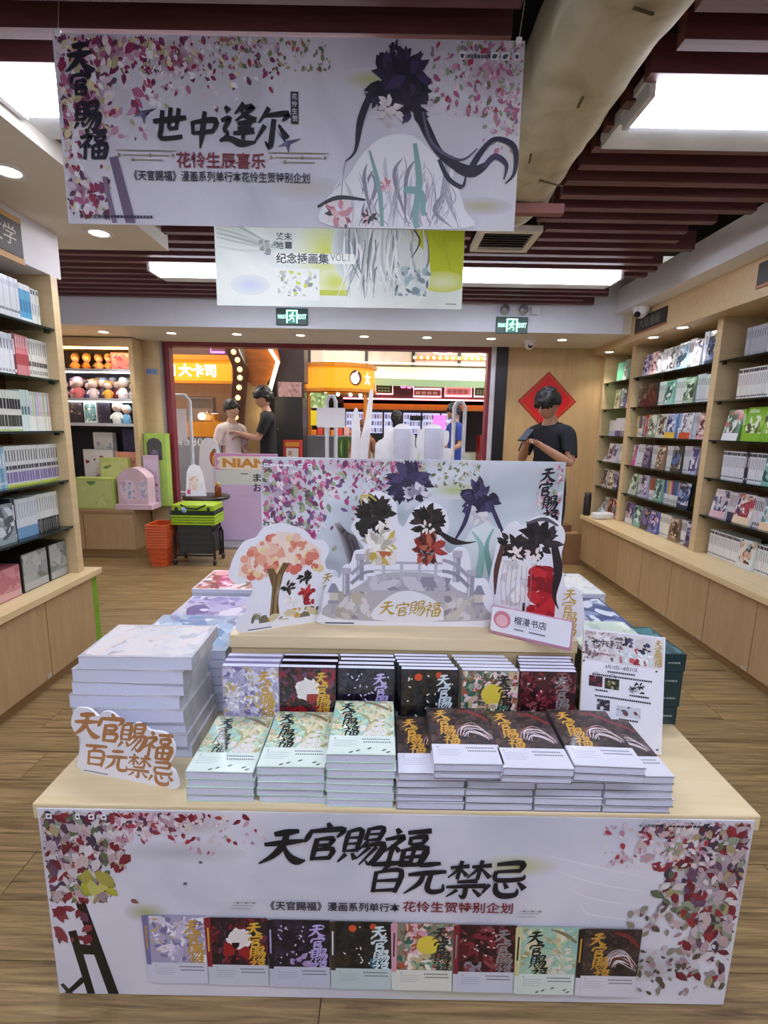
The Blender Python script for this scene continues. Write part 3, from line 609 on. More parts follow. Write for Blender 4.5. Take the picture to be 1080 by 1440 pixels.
Lr = [
 (2.38, [('s', 3, .02, .21, '#55565e', TXL, 'dark grey spined volume at the picture edge'), ('s', 8, .0205, .205, '#d9dbe4', [(.78, .9, '#b9bcc8', .7), (.2, .26, '#7a7a86', .8)], 'white spined volume in the long set'), ('s', 4, .0205, .195, '#4fa3d2', [(0, .15, '#dfe6ea', 1), (.86, 1, '#dfe6ea', 1), (.3, .6, '#2c6f9e', .5)], 'sky blue spined volume'), ('s', 3, .0205, .19, '#dfe2e4', [(.85, .96, '#5a6a7a', .6), (.3, .6, '#8aa0b0', .4)], 'white spined volume at the right end')]),
 (2.36, [('s', 8, .02, .2, '#d6d8e2', TXM, 'white spined volume at the picture edge'), ('s', 1, .02, .21, '#6a2f3a', TXL, 'dark red spined volume'), ('s', 5, .0175, .205, '#cf8088', [(.28, .55, '#a8434e', 1), (.7, .95, '#e2b4b8', .5)], 'rose red spined volume'), ('s', 9, .0175, .2, '#dcdad6', [(.6, .92, '#6a6a66', .3), (.3, .42, '#4a4a4a', .8), (.1, .2, '#9a9a94', .7)], 'white spined volume in the right set')]),
 (2.30, [('s', 12, .0195, .2, '#d5d6cf', [(.55, .8, '#2b2b2e', .8), (.12, .4, '#3a3f38', .9), (0, .05, '#a9bf7a', 1)], 'black and white spined volume with green foot'), ('s', 3, .02, .21, '#cddbd6', [(.4, .6, '#4f7a74', .7)], 'pale mint spined volume'), ('s', 10, .0155, .205, ['#c9b4cf', '#b4d0b0', '#cfc9a0', '#b0bcd8', '#d8b4b8'], [(0, .38, '#e2e2d8', 1), (.5, .9, '#ffffff', .25)], 'pastel striped volume')]),
 (2.26, [('s', 7, .018, .2, ['#8fb4cc', '#6a94b0'], TXL, 'light blue spined volume'), ('s', 22, .0195, .205, ['#d2cfd0', '#cfd2cd'], [(.42, .52, '#3a3a40', .8), (.62, .9, '#4a4648', .35), (.1, .36, '#7a6aa0', .75), (0, .06, '#b4c24a', 1)], 'white spined volume with a violet lower block')]),
 (2.22, [('f', .16, .195, ['#8f9a9e', '#4a565c', '#c9d0d2', '#6f7c82', '#2c3438'], None, 'grey misty picture cover', .04), ('s', 1, .03, .215, '#20223a', TXL, 'dark navy box set spine'), ('s', 8, .019, .205, '#d6dae2', [(0, .28, '#6f9ac0', 1), (.5, .9, '#9aa0ac', .3)], 'white spined volume with blue foot'), ('s', 9, .0185, .21, '#d9d9d6', [(0, .36, '#2b2b2e', 1), (.04, .3, '#b9b9b9', .25), (.55, .9, '#8a8a8a', .3)], 'white spined volume with black foot')])]
for i, (y0, it) in enumerate(Lr): row('L', y0, LZ[i], it, '%s %s' % (RINGS[i], WL), XL)
def boxset(y0, y1, h, front, label, dark):
    t = thing('box_set', label, 'box set', (-1.87, (y0 + y1) / 2, .5305), math.pi / 2, 'boxed sets on the left ledge')
    hw = (y1 - y0) / 2 - .003
    MB().box(-hw, hw, 0, .16, 0, h).build('case', dark, t)
    P = Print(0); rg = random.Random(int(y0 * 100)); P.rect(-hw + .012, hw, .004, h - .004, front[0]); P.daubs(-hw + .012, hw, h * .2, h - .006, front, 30, .01, .05, rg, 2.6)
    P.rect(-hw + .012, hw, .004, h * .22, front[-1]); P.build('cover_art', PRINTG, t)
BLKB = mat('boxset_black', '#141518', .3)
boxset(2.18, 2.395, .165, ['#b8707c', '#a85f6d', '#c98a92', '#bb7681', '#d8a9a8'], 'rose pink boxed set on the left ledge at the picture edge', mat('boxset_pink', '#a85a66', .4))
boxset(2.40, 2.60, .205, ['#8f9494', '#7c8282', '#a3a7a6', '#6f7573', '#b0b3b2'], 'grey boxed set with black spine on the left ledge, nearer one', BLKB)
boxset(2.605, 2.765, .205, ['#8b9090', '#787e7e', '#9fa3a2', '#6b716f', '#acafae'], 'grey boxed set with black spine on the left ledge beside the upright', BLKB)
# ================================================================ the display table in the middle
TX0, TX1, TY0, TY1, TZ = -.81, .893, .99, 2.68, .54
t = thing('display_table', 'low boxy birch display table in the middle of the shop', 'table', ((TX0 + TX1) / 2, (TY0 + TY1) / 2, 0))
mt = Matrix.Translation(-t.location)
MB().bevbox(TX0, TX1, TY0, TY1, .50, TZ, .003, 0, mt).build('top', TABLEW, t)
MB().box(TX0 + .012, TX1 - .012, TY0 + .004, TY1 - .01, .001, .50, 0, None, mt).build('body', BIRCH, t)
RX0, RX1, RY0, RY1, RZ = -.452, .582, 1.345, 2.33, .805
t = thing('riser', 'birch riser box standing on the display table behind the upright books', 'riser', ((RX0 + RX1) / 2, (RY0 + RY1) / 2, TZ + .0005))
mt = Matrix.Translation(-t.location)
MB().bevbox(RX0, RX1, RY0, RY1, RZ - .04, RZ, .002, 0, mt).build('top', TABLEW, t)
MB().box(RX0 + .004, RX1 - .004, RY0 + .004, RY1 - .004, TZ + .0005, RZ - .04, 0, None, mt).build('body', wood('riser_birch', '#c6ae84', '#d4be96', (2, 14, 14), .42), t)

# ---------------------------------------------------------------- cover designs (generic painted stand-ins)
VAR = {
 'lav':   dict(base='#a9a3c4', pal=['#e2dfee', '#a49ec6', '#7a74a6', '#cfc8e4', '#c4b07a', '#f2f0f8', '#b4aed0', '#d8d4e6'], title='#c79a3a', side=1, band='#d4d6e8'),
 'crim':  dict(base='#2a1d22', pal=['#151014', '#5c1a26', '#8e2230', '#2c2430', '#40202a', '#1c161c', '#6a3a56'], title='#d8ae3c', side=1, band='#cdd2e0', moon=('#e9e4e4', .5, .7, .2), blob=('#9c1c26', .5, .42, .2)),
 'lilac': dict(base='#1c1824', pal=['#121018', '#2c2438', '#1a1520', '#3a3048', '#241e2e'], title='#b9aee6', side=1, band='#c8cbe0', spk=('#cfc4ee', 26), blob=('#a890c8', .5, .4, .13)),
 'lant':  dict(base='#1a1a1c', pal=['#0f1012', '#25282a', '#3a3226', '#1a2224', '#2c2a20'], title='#d6e8f0', side=1, band='#c2d6d8', spk=('#e8e4d8', 16), moon=('#d8562c', .3, .9, .07), blob=('#4a8aa8', .78, .35, .1)),
 'moon':  dict(base='#8a8270', pal=['#c9b48a', '#5a5440', '#d8a0b4', '#3c6a5a', '#e8d8cc', '#a85a3a', '#7aa890', '#e2b8c6'], title='#232323', side=1, band='#dfe2da', moon=('#e2cf4a', .55, .68, .2), blob=('#ece6dc', .42, .4, .14)),
 'red':   dict(base='#3a161c', pal=['#1d0f12', '#5a1a22', '#7c2430', '#2a1216', '#43141c', '#8a4a4e'], title='#8f8688', side=1, band='#cfd2e2', spk=('#d8c8ca', 14), blob=('#8f8a9a', .25, .35, .1)),
 'mint':  dict(base='#a9c8b4', pal=['#bcd8c0', '#8fc4b0', '#d2cf9a', '#c9b89a', '#e2e4d2', '#a8a878', '#9ac8c0', '#d8cfae'], title='#16201e', side=-1, band='#d8e6de', blob=('#dcd8d6', .7, .45, .15)),
 'ember': dict(base='#3a302c', pal=['#2a2220', '#4a3c36', '#1f1a19', '#5a463c', '#40302c', '#332a30'], title='#c9993e', side=-1, band='#dadae6', swirl=1),
}
def cover_art(P, var, x0, z0, wd, h, seed, band=True, tscale=1.0, n=46):
    V = VAR[var]; rg = random.Random(seed); bz = h * .31 if band else 0
    P.rect(x0, x0 + wd, z0, z0 + h, V['base'])
    m = .0015
    P.daubs(x0 + m, x0 + wd - m, z0 + bz, z0 + h - m, V['pal'], n, wd * .05, wd * .2, rg); P.daubs(x0 + m, x0 + wd - m, z0 + bz, z0 + h - m, V['pal'], n * 3, wd * .012, wd * .06, rg, 2.6)
    if 'moon' in V:
        c, u, v, r = V['moon']; P.disc(x0 + wd * u, z0 + h * v, wd * r, c)
        if var == 'crim':
            for _ in range(18): a = rg.uniform(0, 6.28); P.leaf(x0 + wd * u + wd * .2 * math.cos(a), z0 + h * v + wd * .2 * math.sin(a), wd * .1, wd * .05, rg.uniform(0, 6), '#f2eeee')
        if var == 'lant': P.disc(x0 + wd * .66, z0 + h * .93, wd * .06, '#c4502c')
    if 'blob' in V:
        c, u, v, r = V['blob']
        P.daubs(x0 + wd * max(.02, u - r * 1.6), x0 + wd * min(.98, u + r * 1.6), z0 + max(bz, h * v - wd * r * 1.6), z0 + h * v + wd * r * 1.6, [c, c, V['pal'][0], c], 16, wd * .03, wd * r * .7, rg)
    if 'spk' in V:
        c, k = V['spk']
        for _ in range(k): P.leaf(rg.uniform(x0 + wd * .08, x0 + wd * .9), rg.uniform(z0 + bz + h * .05, z0 + h * .93), wd * rg.uniform(.03, .09), wd * .03, rg.uniform(0, 6), c)
    if var == 'mint':
        P.stroke([(x0 + wd * .5, z0 + h * .97, wd * .02), (x0 + wd * .75, z0 + h * .9, wd * .07), (x0 + wd * .97, z0 + h * .78, wd * .05)], '#8a7a5c')
        for _ in range(22): P.leaf(rg.uniform(x0 + wd * .3, x0 + wd * .95), rg.uniform(z0 + h * .4, z0 + h * .92), wd * .06, wd * .03, rg.uniform(0, 6), rg.choice(['#c8cf8a', '#e4b8b4', '#9fb87a', '#e8e2d4']))
    if var == 'ember':
        for k in range(26):
            q = rg.uniform(-.06, .10); e = rg.uniform(.3, 1)
            P.stroke([(x0 + wd * (.40 + q + rg.uniform(0, .1)), z0 + h * (.46 - q * .3), wd * .004), (x0 + wd * (.55 + q), z0 + h * (.60 - q * .8 + rg.uniform(-.03, .03)), wd * .028 * e), (x0 + wd * min(.97, .78 + q), z0 + h * (.60 - q * 1.6 + rg.uniform(-.03, .03)), wd * .022 * e), (x0 + wd * rg.uniform(.88, .98), z0 + h * (.44 - q * .6), wd * .004)], rg.choice(['#cfc8cc', '#7a3030', '#a89ea4', '#5f2a28', '#8a4a40', '#e0dcde', '#6a3a34', '#4a2a28']))
        P.stroke([(x0 + wd * .5, z0 + h * .95, wd * .03), (x0 + wd * .75, z0 + h * .9, wd * .08), (x0 + wd * .98, z0 + h * .74, wd * .05)], '#7a2c2a')
    sz = h * .175 * tscale
    vbrush(P, '天官賜福', x0 + (wd * .62 if V['side'] > 0 else wd * .1), z0 + h * .95, sz, V['title'], (0, .1, .25, .35) if V['side'] < 0 else (0, .05, .15, .1), 1.6, .9)
    if band:
        P.rect(x0, x0 + wd, z0, z0 + bz, V['band'])
        ink = '#5a5a70'
        P.text('百', x0 + wd * .07, x0 + wd * .1, z0 + bz * .84, bz * .07, ink)
        for k in range(4): P.rect(x0 + wd * .07, x0 + wd * (.42 - .05 * (k % 2)), z0 + bz * (.72 - .1 * k), z0 + bz * (.735 - .1 * k), '#8f8fa4')
        for k in range(2):
            for q in range(13): P.rect(x0 + wd * (.5 + .033 * q + .02 * k), x0 + wd * (.522 + .033 * q + .02 * k), z0 + bz * (.78 - .16 * k), z0 + bz * (.84 - .16 * k), ink)
        if var == 'mint':
            for u, v in ((.45, .1), (.62, .16), (.84, .12), (.9, .07), (.35, .06)): P.leaf(x0 + wd * u, z0 + bz * v * 2, wd * .09, wd * .035, .5, '#5a6a58')

# ---------------------------------------------------------------- poster on the table front
fp = thing('front_poster', 'wide printed poster with brush lettering and eight book covers on the table front', 'poster', (0.04, .9875, .002))
mt = Matrix.Translation((-.04, 0, -.002))
MB().box(-.795, .875, -.0025, .0, .003, .532, 0, None, mt).build('sheet', wash('poster_wash', [(.25, '#bfc2d2'), (.42, '#d2d3e2'), (.6, '#dedeeb'), (.8, '#e6e5f0')], 2.2, .4, detail=3), fp)
P = Print(-.0025, (-.794, .874, .004, .531)); rg = random.Random(11)
def soft(cx, cz, rx, rz, cols): P.soft(cx, cz, rx, rz, ['#d2d2de'] + cols)
# pale olive and grey washes
soft(.33, .40, .10, .035, ['#d2d2d2', '#cccdc0', '#c3c69e', '#b9bf7c'])
soft(-.56, .25, .055, .03, ['#ccccd4', '#c2c6b4', '#aab27c'])
soft(-.47, .42, .16, .03, ['#cdcdda', '#c3c3d0', '#bbbac9'])
soft(.66, .12, .14, .05, ['#d0cfd8', '#c6c5cc', '#bdbcc4'])
soft(.2, .02, .3, .02, ['#cbccca', '#c3c6b0'])
for k in range(5): P.stroke([(.40 + .03 * k, .43 - .045 * k, .001), (.52, .40 - .045 * k, .004), (.66, .37 - .04 * k, .001)], '#e6e6f0')
soft(-.72, .43, .12, .10, ['#cdc8d0', '#bdb0b8', '#a8969e', '#97808a']); soft(-.50, .50, .16, .035, ['#d2c8d2', '#c8b4c0', '#b89aa8']); soft(.80, .38, .12, .16, ['#d0cad2', '#bdb2ba', '#a8989e', '#988690'])
# dark lattice posts at the left
INK = '#1b1a16'
P.pg([(-.735, .30), (-.712, .305), (-.645, .004), (-.672, .004)], INK)
P.pg([(-.755, .19), (-.735, .195), (-.705, .004), (-.725, .004)], INK)
P.pg([(-.745, .155), (-.69, .15), (-.684, .122), (-.735, .124)], INK)
P.pg([(-.782, .004), (-.765, .004), (-.728, .04), (-.735, .055)], INK)
P.pg([(-.79, .03), (-.782, .035), (-.76, .004), (-.775, .004)], '#3a3428')
pal1 = ['#7c2434', '#8e2f3a', '#5a3a52', '#6a4a66', '#8f9a86', '#c9b4b4', '#d9d4d8', '#5f6a52', '#a89a72', '#6b2530', '#b9a0a8', '#46384e']
pal2 = ['#d8c0cc', '#c9a0b4', '#e2d6dc', '#b98a9e', '#d6c9c2', '#a83a4a']
P.leaves(lambda x, z: (1 if (x < -.60 - max(0, .38 - z) * .55) else .0), 330, pal1 + ['#b8a8b0', '#cfc8cc', '#9a8a90'], .012, .044, rg, (-.793, -.55, .27, .53))
P.leaves(lambda x, z: max(0, 1 - (x + .62) / .34) * (1 if z > .50 - max(0, (-.42 - x)) * .3 else .1), 230, pal1[:3] + pal2 + ['#d6cdd4', '#dcd6dc'], .008, .028, rg, (-.62, -.24, .44, .53))
P.leaves(lambda x, z: .8 if x < -.71 else .2, 16, ['#7c2434', '#8a3a44', '#6a3a52'], .02, .05, rg, (-.793, -.69, .15, .28))
P.leaves(lambda x, z: 1, 16, ['#b4b23e', '#a8a04a', '#8f9a4e', '#c2c06a'], .03, .06, rg, (-.72, -.62, .29, .37))
for (x, z) in ((-.35, .47), (-.29, .45), (-.40, .43), (-.46, .455)): P.leaves(lambda a, b: 1, 8, pal2 + ['#8f9a86'], .008, .016, rg, (x - .03, x + .03, z - .03, z + .05))
P.leaf(-.585, .282, .022, .012, -.4, '#8a5a52'); P.leaf(-.46, .335, .012, .008, .2, '#6a6478'); P.leaf(-.42, .395, .012, .008, -.2, '#6a6478')
P.leaves(lambda x, z: max(0, min(1, (x - (.60 + .22 * (1 - z / .53))) / .10 + .3)) * (1 if z > .2 else .55), 420, pal1 + ['#b8a8b0', '#cfc8cc', '#9a8a90'], .012, .046, rg, (.60, .872, .05, .53))
P.leaves(lambda x, z: 1 if x > .6 else .5, 150, pal2 + ['#c9b4b4', '#d9d4d8'], .006, .022, rg, (.52, .80, .40, .53))
P.leaves(lambda x, z: 1, 110, ['#c9bcc0', '#8f8a7a', '#a88a96', '#5a5248'], .012, .03, rg, (.60, .80, .03, .30))
P.build('artwork', PRINT, fp, mt)
P = Print(P.y); NAVY = '#14151f'
for k, (ch, sz, dz) in enumerate((('天', .108, -.004), ('官', .106, .008), ('賜', .104, .0), ('福', .108, -.004))): P.glyph(ch, -.275 + k * .094, .502 + dz, sz, NAVY, .24, 1.5)
for k, (ch, sz) in enumerate((('百', .094), ('元', .094), ('禁', .104), ('忌', .1))): P.glyph(ch, -.026 + k * .094, .414, sz, NAVY, .2, 1.5)
P.text('《天官赐福》漫画系列单行本', -.258, .055, .279, .026, '#2a2a3a', .018)
P.text('花怜生贺特别企划', .062, .327, .283, .031, '#7c1826', .014)
for x, s_ in ((-.345, 1), (.345, -1)):
    for k in range(3): P.rect(x - .004 * k, x + .055 - .008 * k, .285 - .008 * k + (.0 if s_ > 0 else -.01), .2862 - .008 * k + (.0 if s_ > 0 else -.01), '#8d8a80')
    for q in (.01, .03, .048): P.leaf(x + q, .2855 + (.0 if s_ > 0 else -.01), .005, .005, 0, '#6a665a')
for q, wd in ((-.774, .014), (-.705, .01), (-.675, .014), (-.645, .012)): P.rect(q, q + wd, .508, .522, '#ececf2'); P.leaf(q + wd / 2, .515, wd * .7, .006, .6, '#2c2c38')
P.text('©《天官赐福》', .606, .668, .5175, .008, '#2a2a3a', .02)
for q in range(11): P.rect(.674 + q * .0095, .681 + q * .0095, .5145, .5195, '#3a3a48')
P.build('lettering', PRINT, fp, mt)
P = Print(P.y)
for k, (x, v, z1) in enumerate(((-.567, 'lav', .246), (-.416, 'crim', .243), (-.264, 'lilac', .241), (-.112, 'lant', .240), (.038, 'moon', .239), (.19, 'red', .237), (.341, 'mint', .235), (.493, 'ember', .233))):
    P.pg([(x - .004, z1 - .003), (x + .012, z1), (x + .012, z1 - .201), (x + .002, z1 - .196)], VAR[v]['pal'][2])
    P.pg([(x + .0, z1 - .145), (x + .012, z1 - .146), (x + .012, z1 - .201), (x + .002, z1 - .196)], VAR[v]['band'])
    P.rect(x + .003, x + .007, z1 - .1, z1 - .03, VAR[v]['title'])
    cover_art(P, v, x + .012, z1 - .20, .138, .2, 40 + k, True, 1.15, 36)
P.build('printed_covers', PRINT, fp, mt)

# ---------------------------------------------------------------- the boxed comic volumes on the table
BW, BH, BT = .158, .222, .0188
BM = {}
def book_meshes(var):
    if var in BM: return BM[var]
    V = VAR[var]; hb = BW / 2; c = .0009
    cov = MB().box(-hb, hb, 0, c, 0, BH).box(-hb, hb, BT - c, BT, 0, BH).box(-hb, -hb + c, c, BT - c, 0, BH).mesh('book', mat('cover_' + var, V['base'], .3, coat=.4))
    pg = MB().box(-hb + c, hb - .002, c, BT - c, .0015, BH - .0015).mesh('page_block', PAGES)
    e = .0004; z1 = BH * .31
    bn = MB().box(-hb - e, hb + e, -e, 0, -.0002, z1).box(-hb - e, hb + e, BT, BT + e, -.0002, z1).box(-hb - e, -hb, 0, BT, -.0002, z1).mesh('belly_band', mat('band_' + var, V['band'], .35, coat=.3))
    P = Print(-e); cover_art(P, var, -hb + .0005, .0005, BW - .001, BH - .001, 90 + len(BM), True, 1.0, 70)
    BM[var] = (cov, pg, bn, P.mesh('cover_art', PRINTG)); return BM[var]
def volume(var, loc, rot, label, group, art_on=True):
    cov, pg, bn, ar = book_meshes(var)
    o = link('book', cov); o.location = loc; o.rotation_euler = rot; tag(o, label, 'book', group)
    link('page_block', pg, o); link('belly_band', bn, o)
    if art_on: link('cover_art', ar, o)
    return o
ordn = ['top', 'second', 'third', 'fourth', 'fifth', 'sixth', 'seventh', 'eighth', 'ninth', 'tenth']
def stack(var, xc, y0, z0, n, name, desc, group, yaw=0, rgs=0):
    rg = random.Random(rgs)
    for k in range(n):
        i = n - 1 - k
        last = ordn[i] if i < n - 1 else 'bottom'
        lab = ('%s on top of the %s' if i == 0 else '%s, ' + last + ' from the top of the %s') % (desc, name)
        if i == n - 1 and n > 1: lab = '%s at the bottom of the %s' % (desc, name)
        volume(var, (xc + rg.uniform(-.003, .003), y0 + rg.uniform(-.003, .003), z0 + .0006 + BT + (BT + .0006) * k), (-math.pi / 2, 0, R(yaw + rg.uniform(-.8, .8))), lab, group, i == 0)
GA, GB = 'green-covered volumes lying in three stacks', 'dark-covered volumes lying in low stacks'
stack('mint', -.372, 1.004, TZ, 4, 'leftmost front stack', 'pale green book', GA, 0, 1)
stack('mint', -.206, 1.003, TZ, 5, 'second front stack', 'pale green book', GA, 0, 2)
stack('mint', -.043, .996, TZ, 7, 'tallest green stack', 'pale green book', GA, 0, 3)
nm = ['leftmost dark stack', 'second dark stack', 'third dark stack', 'rightmost dark stack']
for k, x in enumerate((.120, .281, .442, .603)): stack('ember', x, .992, TZ, 5, nm[k], 'dark brown book', GB, 0, 10 + k)
zt = TZ + 5 * (BT + .0006) + .0008
for k, (x, y, yw) in enumerate(((.200, .972, 0), (.355, .962, -1), (.515, .972, -1.5))):
    stack('ember', x, y, zt, 2, ['left', 'middle', 'right'][k] + ' pair bridging two dark stacks', 'dark brown book', GB, yw, 20 + k)
cols = [('lav', -.362, 3, 'lavender and gold'), ('crim', -.203, 3, 'dark crimson'), ('lilac', -.040, 4, 'black and lilac'), ('lant', .1325, 5, 'black and white blossom'), ('moon', .3015, 5, 'yellow moon and pink blossom'), ('red', .4625, 5, 'dark red')]
for v, x, n, dsc in cols:
    for k in range(n):
        gap = .0195 if n == 5 else (.0235 if n == 4 else .030); rr = random.Random(int(x * 1e4) + k)
        y = 1.238 + gap * k; ln = 0.0 if n == 5 else -.02 * k if v == 'crim' else 0
        lab = 'upright %s book at the front of its row against the riser' % dsc if k == 0 else '%s upright book behind the front one in the %s row' % (['', 'first', 'second', 'third', 'last'][k], dsc)
        volume(v, (x + rr.uniform(-.0025, .0025) + (.004 * k if v == 'red' else -.004 * k if v in ('lant', 'moon', 'red') else 0), y, TZ + .0006), (ln, 0, 0), lab, 'upright volumes standing against the riser', k == 0)

# ---------------------------------------------------------------- large art books in stacks at the table sides
def artbook(x0, x1, y0, y1, z0, z1, covm, label, group, rz=0, pal=None, seed=0, side=None, art=True, boxed=False):
    cx, cy = (x0 + x1) / 2, (y0 + y1) / 2; hx, hy, h = (x1 - x0) / 2, (y1 - y0) / 2, z1 - z0
    o = MB().box(-hx, hx, -hy, hy, h - .0016, h).box(-hx, hx, -hy, hy, 0, .0016).box(hx - .0016, hx, -hy, hy, .0016, h - .0016).build('art_book', covm)
    o.location = (cx, cy, z0); o.rotation_euler = (0, 0, rz); tag(o, label, 'book', group)
    if boxed: MB().box(-hx + .0005, hx - .002, -hy + .0002, hy - .0005, .0016, h - .0016).build('slipcase', covm, o)
    else: MB().box(-hx + .001, hx - .0017, -hy + .001, hy - .002, .0016, h - .0016).build('page_block', PAGES, o)
    if art and pal:
        P = Print(0); rg = random.Random(seed); m = .008
        P.daubs(-hx + m, hx - m, -hy + m, hy - m, pal, 60, .012, .05, rg, 2.2)
        me = P.mesh('cover_art', PRINTG)
        for v in me.vertices: v.co = (v.co.x, v.co.z, h - v.co.y)
        link('cover_art', me, o)
    return o
PEARL = wash('pearl_cover', [(.3, '#a9acb8'), (.5, '#c6c6cc'), (.7, '#d9d8da')], 9, .25, coat=.5)
rg = random.Random(77); z = TZ + .0006
offs = [(.0, .006), (-.006, .0), (-.012, .004), (-.012, -.004), (-.02, .0), (-.012, .003), (-.006, .0), (.012, .002)]
for k in range(8):
    dx, dy = offs[k]; h = .0355; i = 7 - k
    lab = 'thick pearl white art book on top of the tall stack at the left' if i == 0 else '%s thick white art book %s of the tall stack at the left' % (['', 'second', 'third', 'fourth', 'fifth', 'sixth', 'seventh', 'lowest'][i], 'from the top' if i < 7 else 'at the bottom')
    artbook(-.790 + dx, -.500 + dx, 1.150 + dy, 1.352 + dy, z, z + h, PEARL, lab, 'thick white art books in the tall left stack', R([.5, -.4, .3, 0, -.6, .4, -1.0, 1.0][k]), ['#cfced2', '#d4d2d4', '#cac8cc', '#d6d3d2', '#d0ced4', '#d8cfce'], k, art=(i == 0)); z += h + .0006
def pile(x0, x1, y0, y1, hs, covm, pal, desc, where, group, seed, rz=0):
    z = TZ + .0006; n = len(hs)
    for k, h in enumerate(hs):
        i = n - 1 - k; lab = '%s on top of the %s' % (desc, where) if i == 0 else '%s %s of the %s' % (desc, ordn[i] + ' from the top' if i < n - 1 else 'at the bottom', where)
        artbook(x0, x1, y0, y1, z, z + h, covm, lab, group, rz + R(random.Random(seed + k).uniform(-.8, .8)), pal, seed, art=(i == 0)); z += h + .0006
def cm(name, c): return mat(name, c, .25, coat=.5)
pile(-.785, -.475, 1.372, 1.648, [.028] * 7, cm('ab_blue', '#a9b8cc'), ['#8fb0d0', '#b9d0e4', '#6f8fb8', '#d4dce8', '#a4bcd8', '#8a94b4'], 'pale blue art book', 'left pile behind the white stack', 'art books piled left of the riser', 31)
pile(-.775, -.47, 1.662, 1.885, [.026] * 7, cm('ab_violet', '#d0d0de'), ['#8f88b8', '#b4aed0', '#dcd8e8', '#6a6294', '#c9b8c4', '#a49cc4'], 'violet art book', 'left pile in the middle', 'art books piled left of the riser', 41)
pile(-.785, -.50, 1.90, 2.165, [.024] * 8 + [.012], cm('ab_white', '#e0e0ea'), ['#b04a4e', '#8a3038', '#d8a49c', '#e4dcdc', '#5a5a5a', '#c97a74'], 'red and white art book', 'left pile farthest back', 'art books piled left of the riser', 51)
TEAL = cm('ab_teal', '#1d3a40')
z = TZ + .0006
for k in range(4):
    h = .0565; i = 3 - k
    o = artbook(.630, .905 - .004 * (k == 0) + .003 * (k == 3), 1.345, 1.545, z, z + h, TEAL, ['dark teal boxed book on top of the right stack behind the notice', 'dark teal boxed book second from the top of the right stack', 'dark teal boxed book third from the top of the right stack', 'dark teal boxed book at the bottom of the right stack'][i], 'dark teal boxed books at the right', R([-.8, .3, -.3, .6][k]), ['#2c6a70', '#24565e', '#357a80', '#1f4850'], 60 + k, art=(i == 0), boxed=True)
    MB().box(-.1, .1, -.1002, -.1, h * .44, h * .56).build('spine_label', mat('teal_text', '#6f8f92', .5), o) if 0 else None
    P = Print(-.1); P.text('天官赐福', .085, .122, h * .5, .006, '#9fb4b4'); P.build('spine_title', PRINT, o); z += h + .0006
artbook(.598, .82, 1.356, 1.556, z, z + .012, cm('ab_mint', '#cfdcd2'), 'pale mint art book lying on top of the teal boxed books', None, 0, ['#d4e2d4', '#c2d6c8', '#dfe6da', '#b4ccc0', '#cbdccc'], 71)
pile(.60, .88, 1.60, 1.885, [.029] * 7, cm('ab_navy', '#4a5a86'), ['#3f5080', '#5a6a9a', '#d0d6e4', '#2c3a66', '#7f90b8'], 'navy art book', 'right pile behind the teal books', 'art books piled right of the riser', 81)
pile(.62, .925, 1.915, 2.20, [.023] * 9, cm('ab_paper', '#d9e0e2'), ['#dfe6e4', '#e6e8e8', '#d2dcda', '#8a9290', '#eceeec', '#dde4e2'], 'ink-grey white art book', 'right pile farthest back', 'art books piled right of the riser', 91)
# ================================================================ printed boards, cut-outs and banners
def closed(pts, k=4):
    n = len(pts); out = []
    for i in range(n):
        p0, p1, p2, p3 = pts[i - 1], pts[i], pts[(i + 1) % n], pts[(i + 2) % n]
        for j in range(k):
            t = j / k; out.append(tuple(.5 * (2 * p1[d] + (p2[d] - p0[d]) * t + (2 * p0[d] - 5 * p1[d] + 4 * p2[d] - p3[d]) * t * t + (-p0[d] + 3 * p1[d] - 3 * p2[d] + p3[d]) * t ** 3) for d in (0, 1)))
    return out
BOARD = mat('foam_board', '#e6e6f0', .4, var=.01)
def blossoms(P, rg, pts, pal, l0, l1, n):
    for (x, z, s) in pts:
        for _ in range(n): P.leaf(x + rg.gauss(0, s), z + rg.gauss(0, s), rg.uniform(l0, l1), rg.uniform(l0, l1) * .5, rg.uniform(-2.8, -.3), rg.choice(pal))
PINKS = ['#b8487c', '#9a3f6a', '#d890b0', '#8a4a78', '#e2c4d0', '#7a5a86', '#a8b08a', '#5f6a52', '#e9dfe4', '#6a3a5a', '#c46a8e', '#cfc4d4', '#8f9a7c']
def peony(P, rg, x, z, r, cols, n=26):
    for k in range(n):
        a = rg.uniform(0, 6.28); d = r * math.sqrt(rg.random()) * .8
        P.leaf(x + d * math.cos(a), z + d * math.sin(a), r * rg.uniform(.5, .9), r * .34, a + rg.uniform(-.5, .5), rg.choice(cols))
INKV = ['#2a2440', '#3a3258', '#221d34', '#4a4068', '#2f2a44']

# ---- backdrop
bd = thing('backdrop_board', 'large white backdrop board with pink blossom and dark brush lettering on the riser', 'display board', (.091, 1.556, RZ + .0008), 0, None, -.012)
MB().box(-.492, .492, 0, .009, 0, .512).build('board', wash('backdrop_wash', [(.25, '#a9b4bd'), (.45, '#cfd6de'), (.62, '#dfe3ea'), (.8, '#d5d3c8')], 3.0, .4, detail=3), bd)
P = Print(0, (-.491, .491, .001, .511)); rg = random.Random(21)
soft2 = lambda cx, cz, rx, rz, cols: P.soft(cx, cz, rx, rz, ['#d2d8df'] + cols)
soft2(.14, .415, .09, .03, ['#ccd0cc', '#c4c9a6', '#b9c180'])
soft2(-.05, .33, .14, .05, ['#c9cfd8', '#bac4cc', '#aab6be'])
soft2(.43, .13, .06, .06, ['#c9ccd8', '#a9aec6', '#8f96b8'])
P.pg([(.36, .10), (.49, .19), (.49, .08), (.42, .07)], '#6a7290')
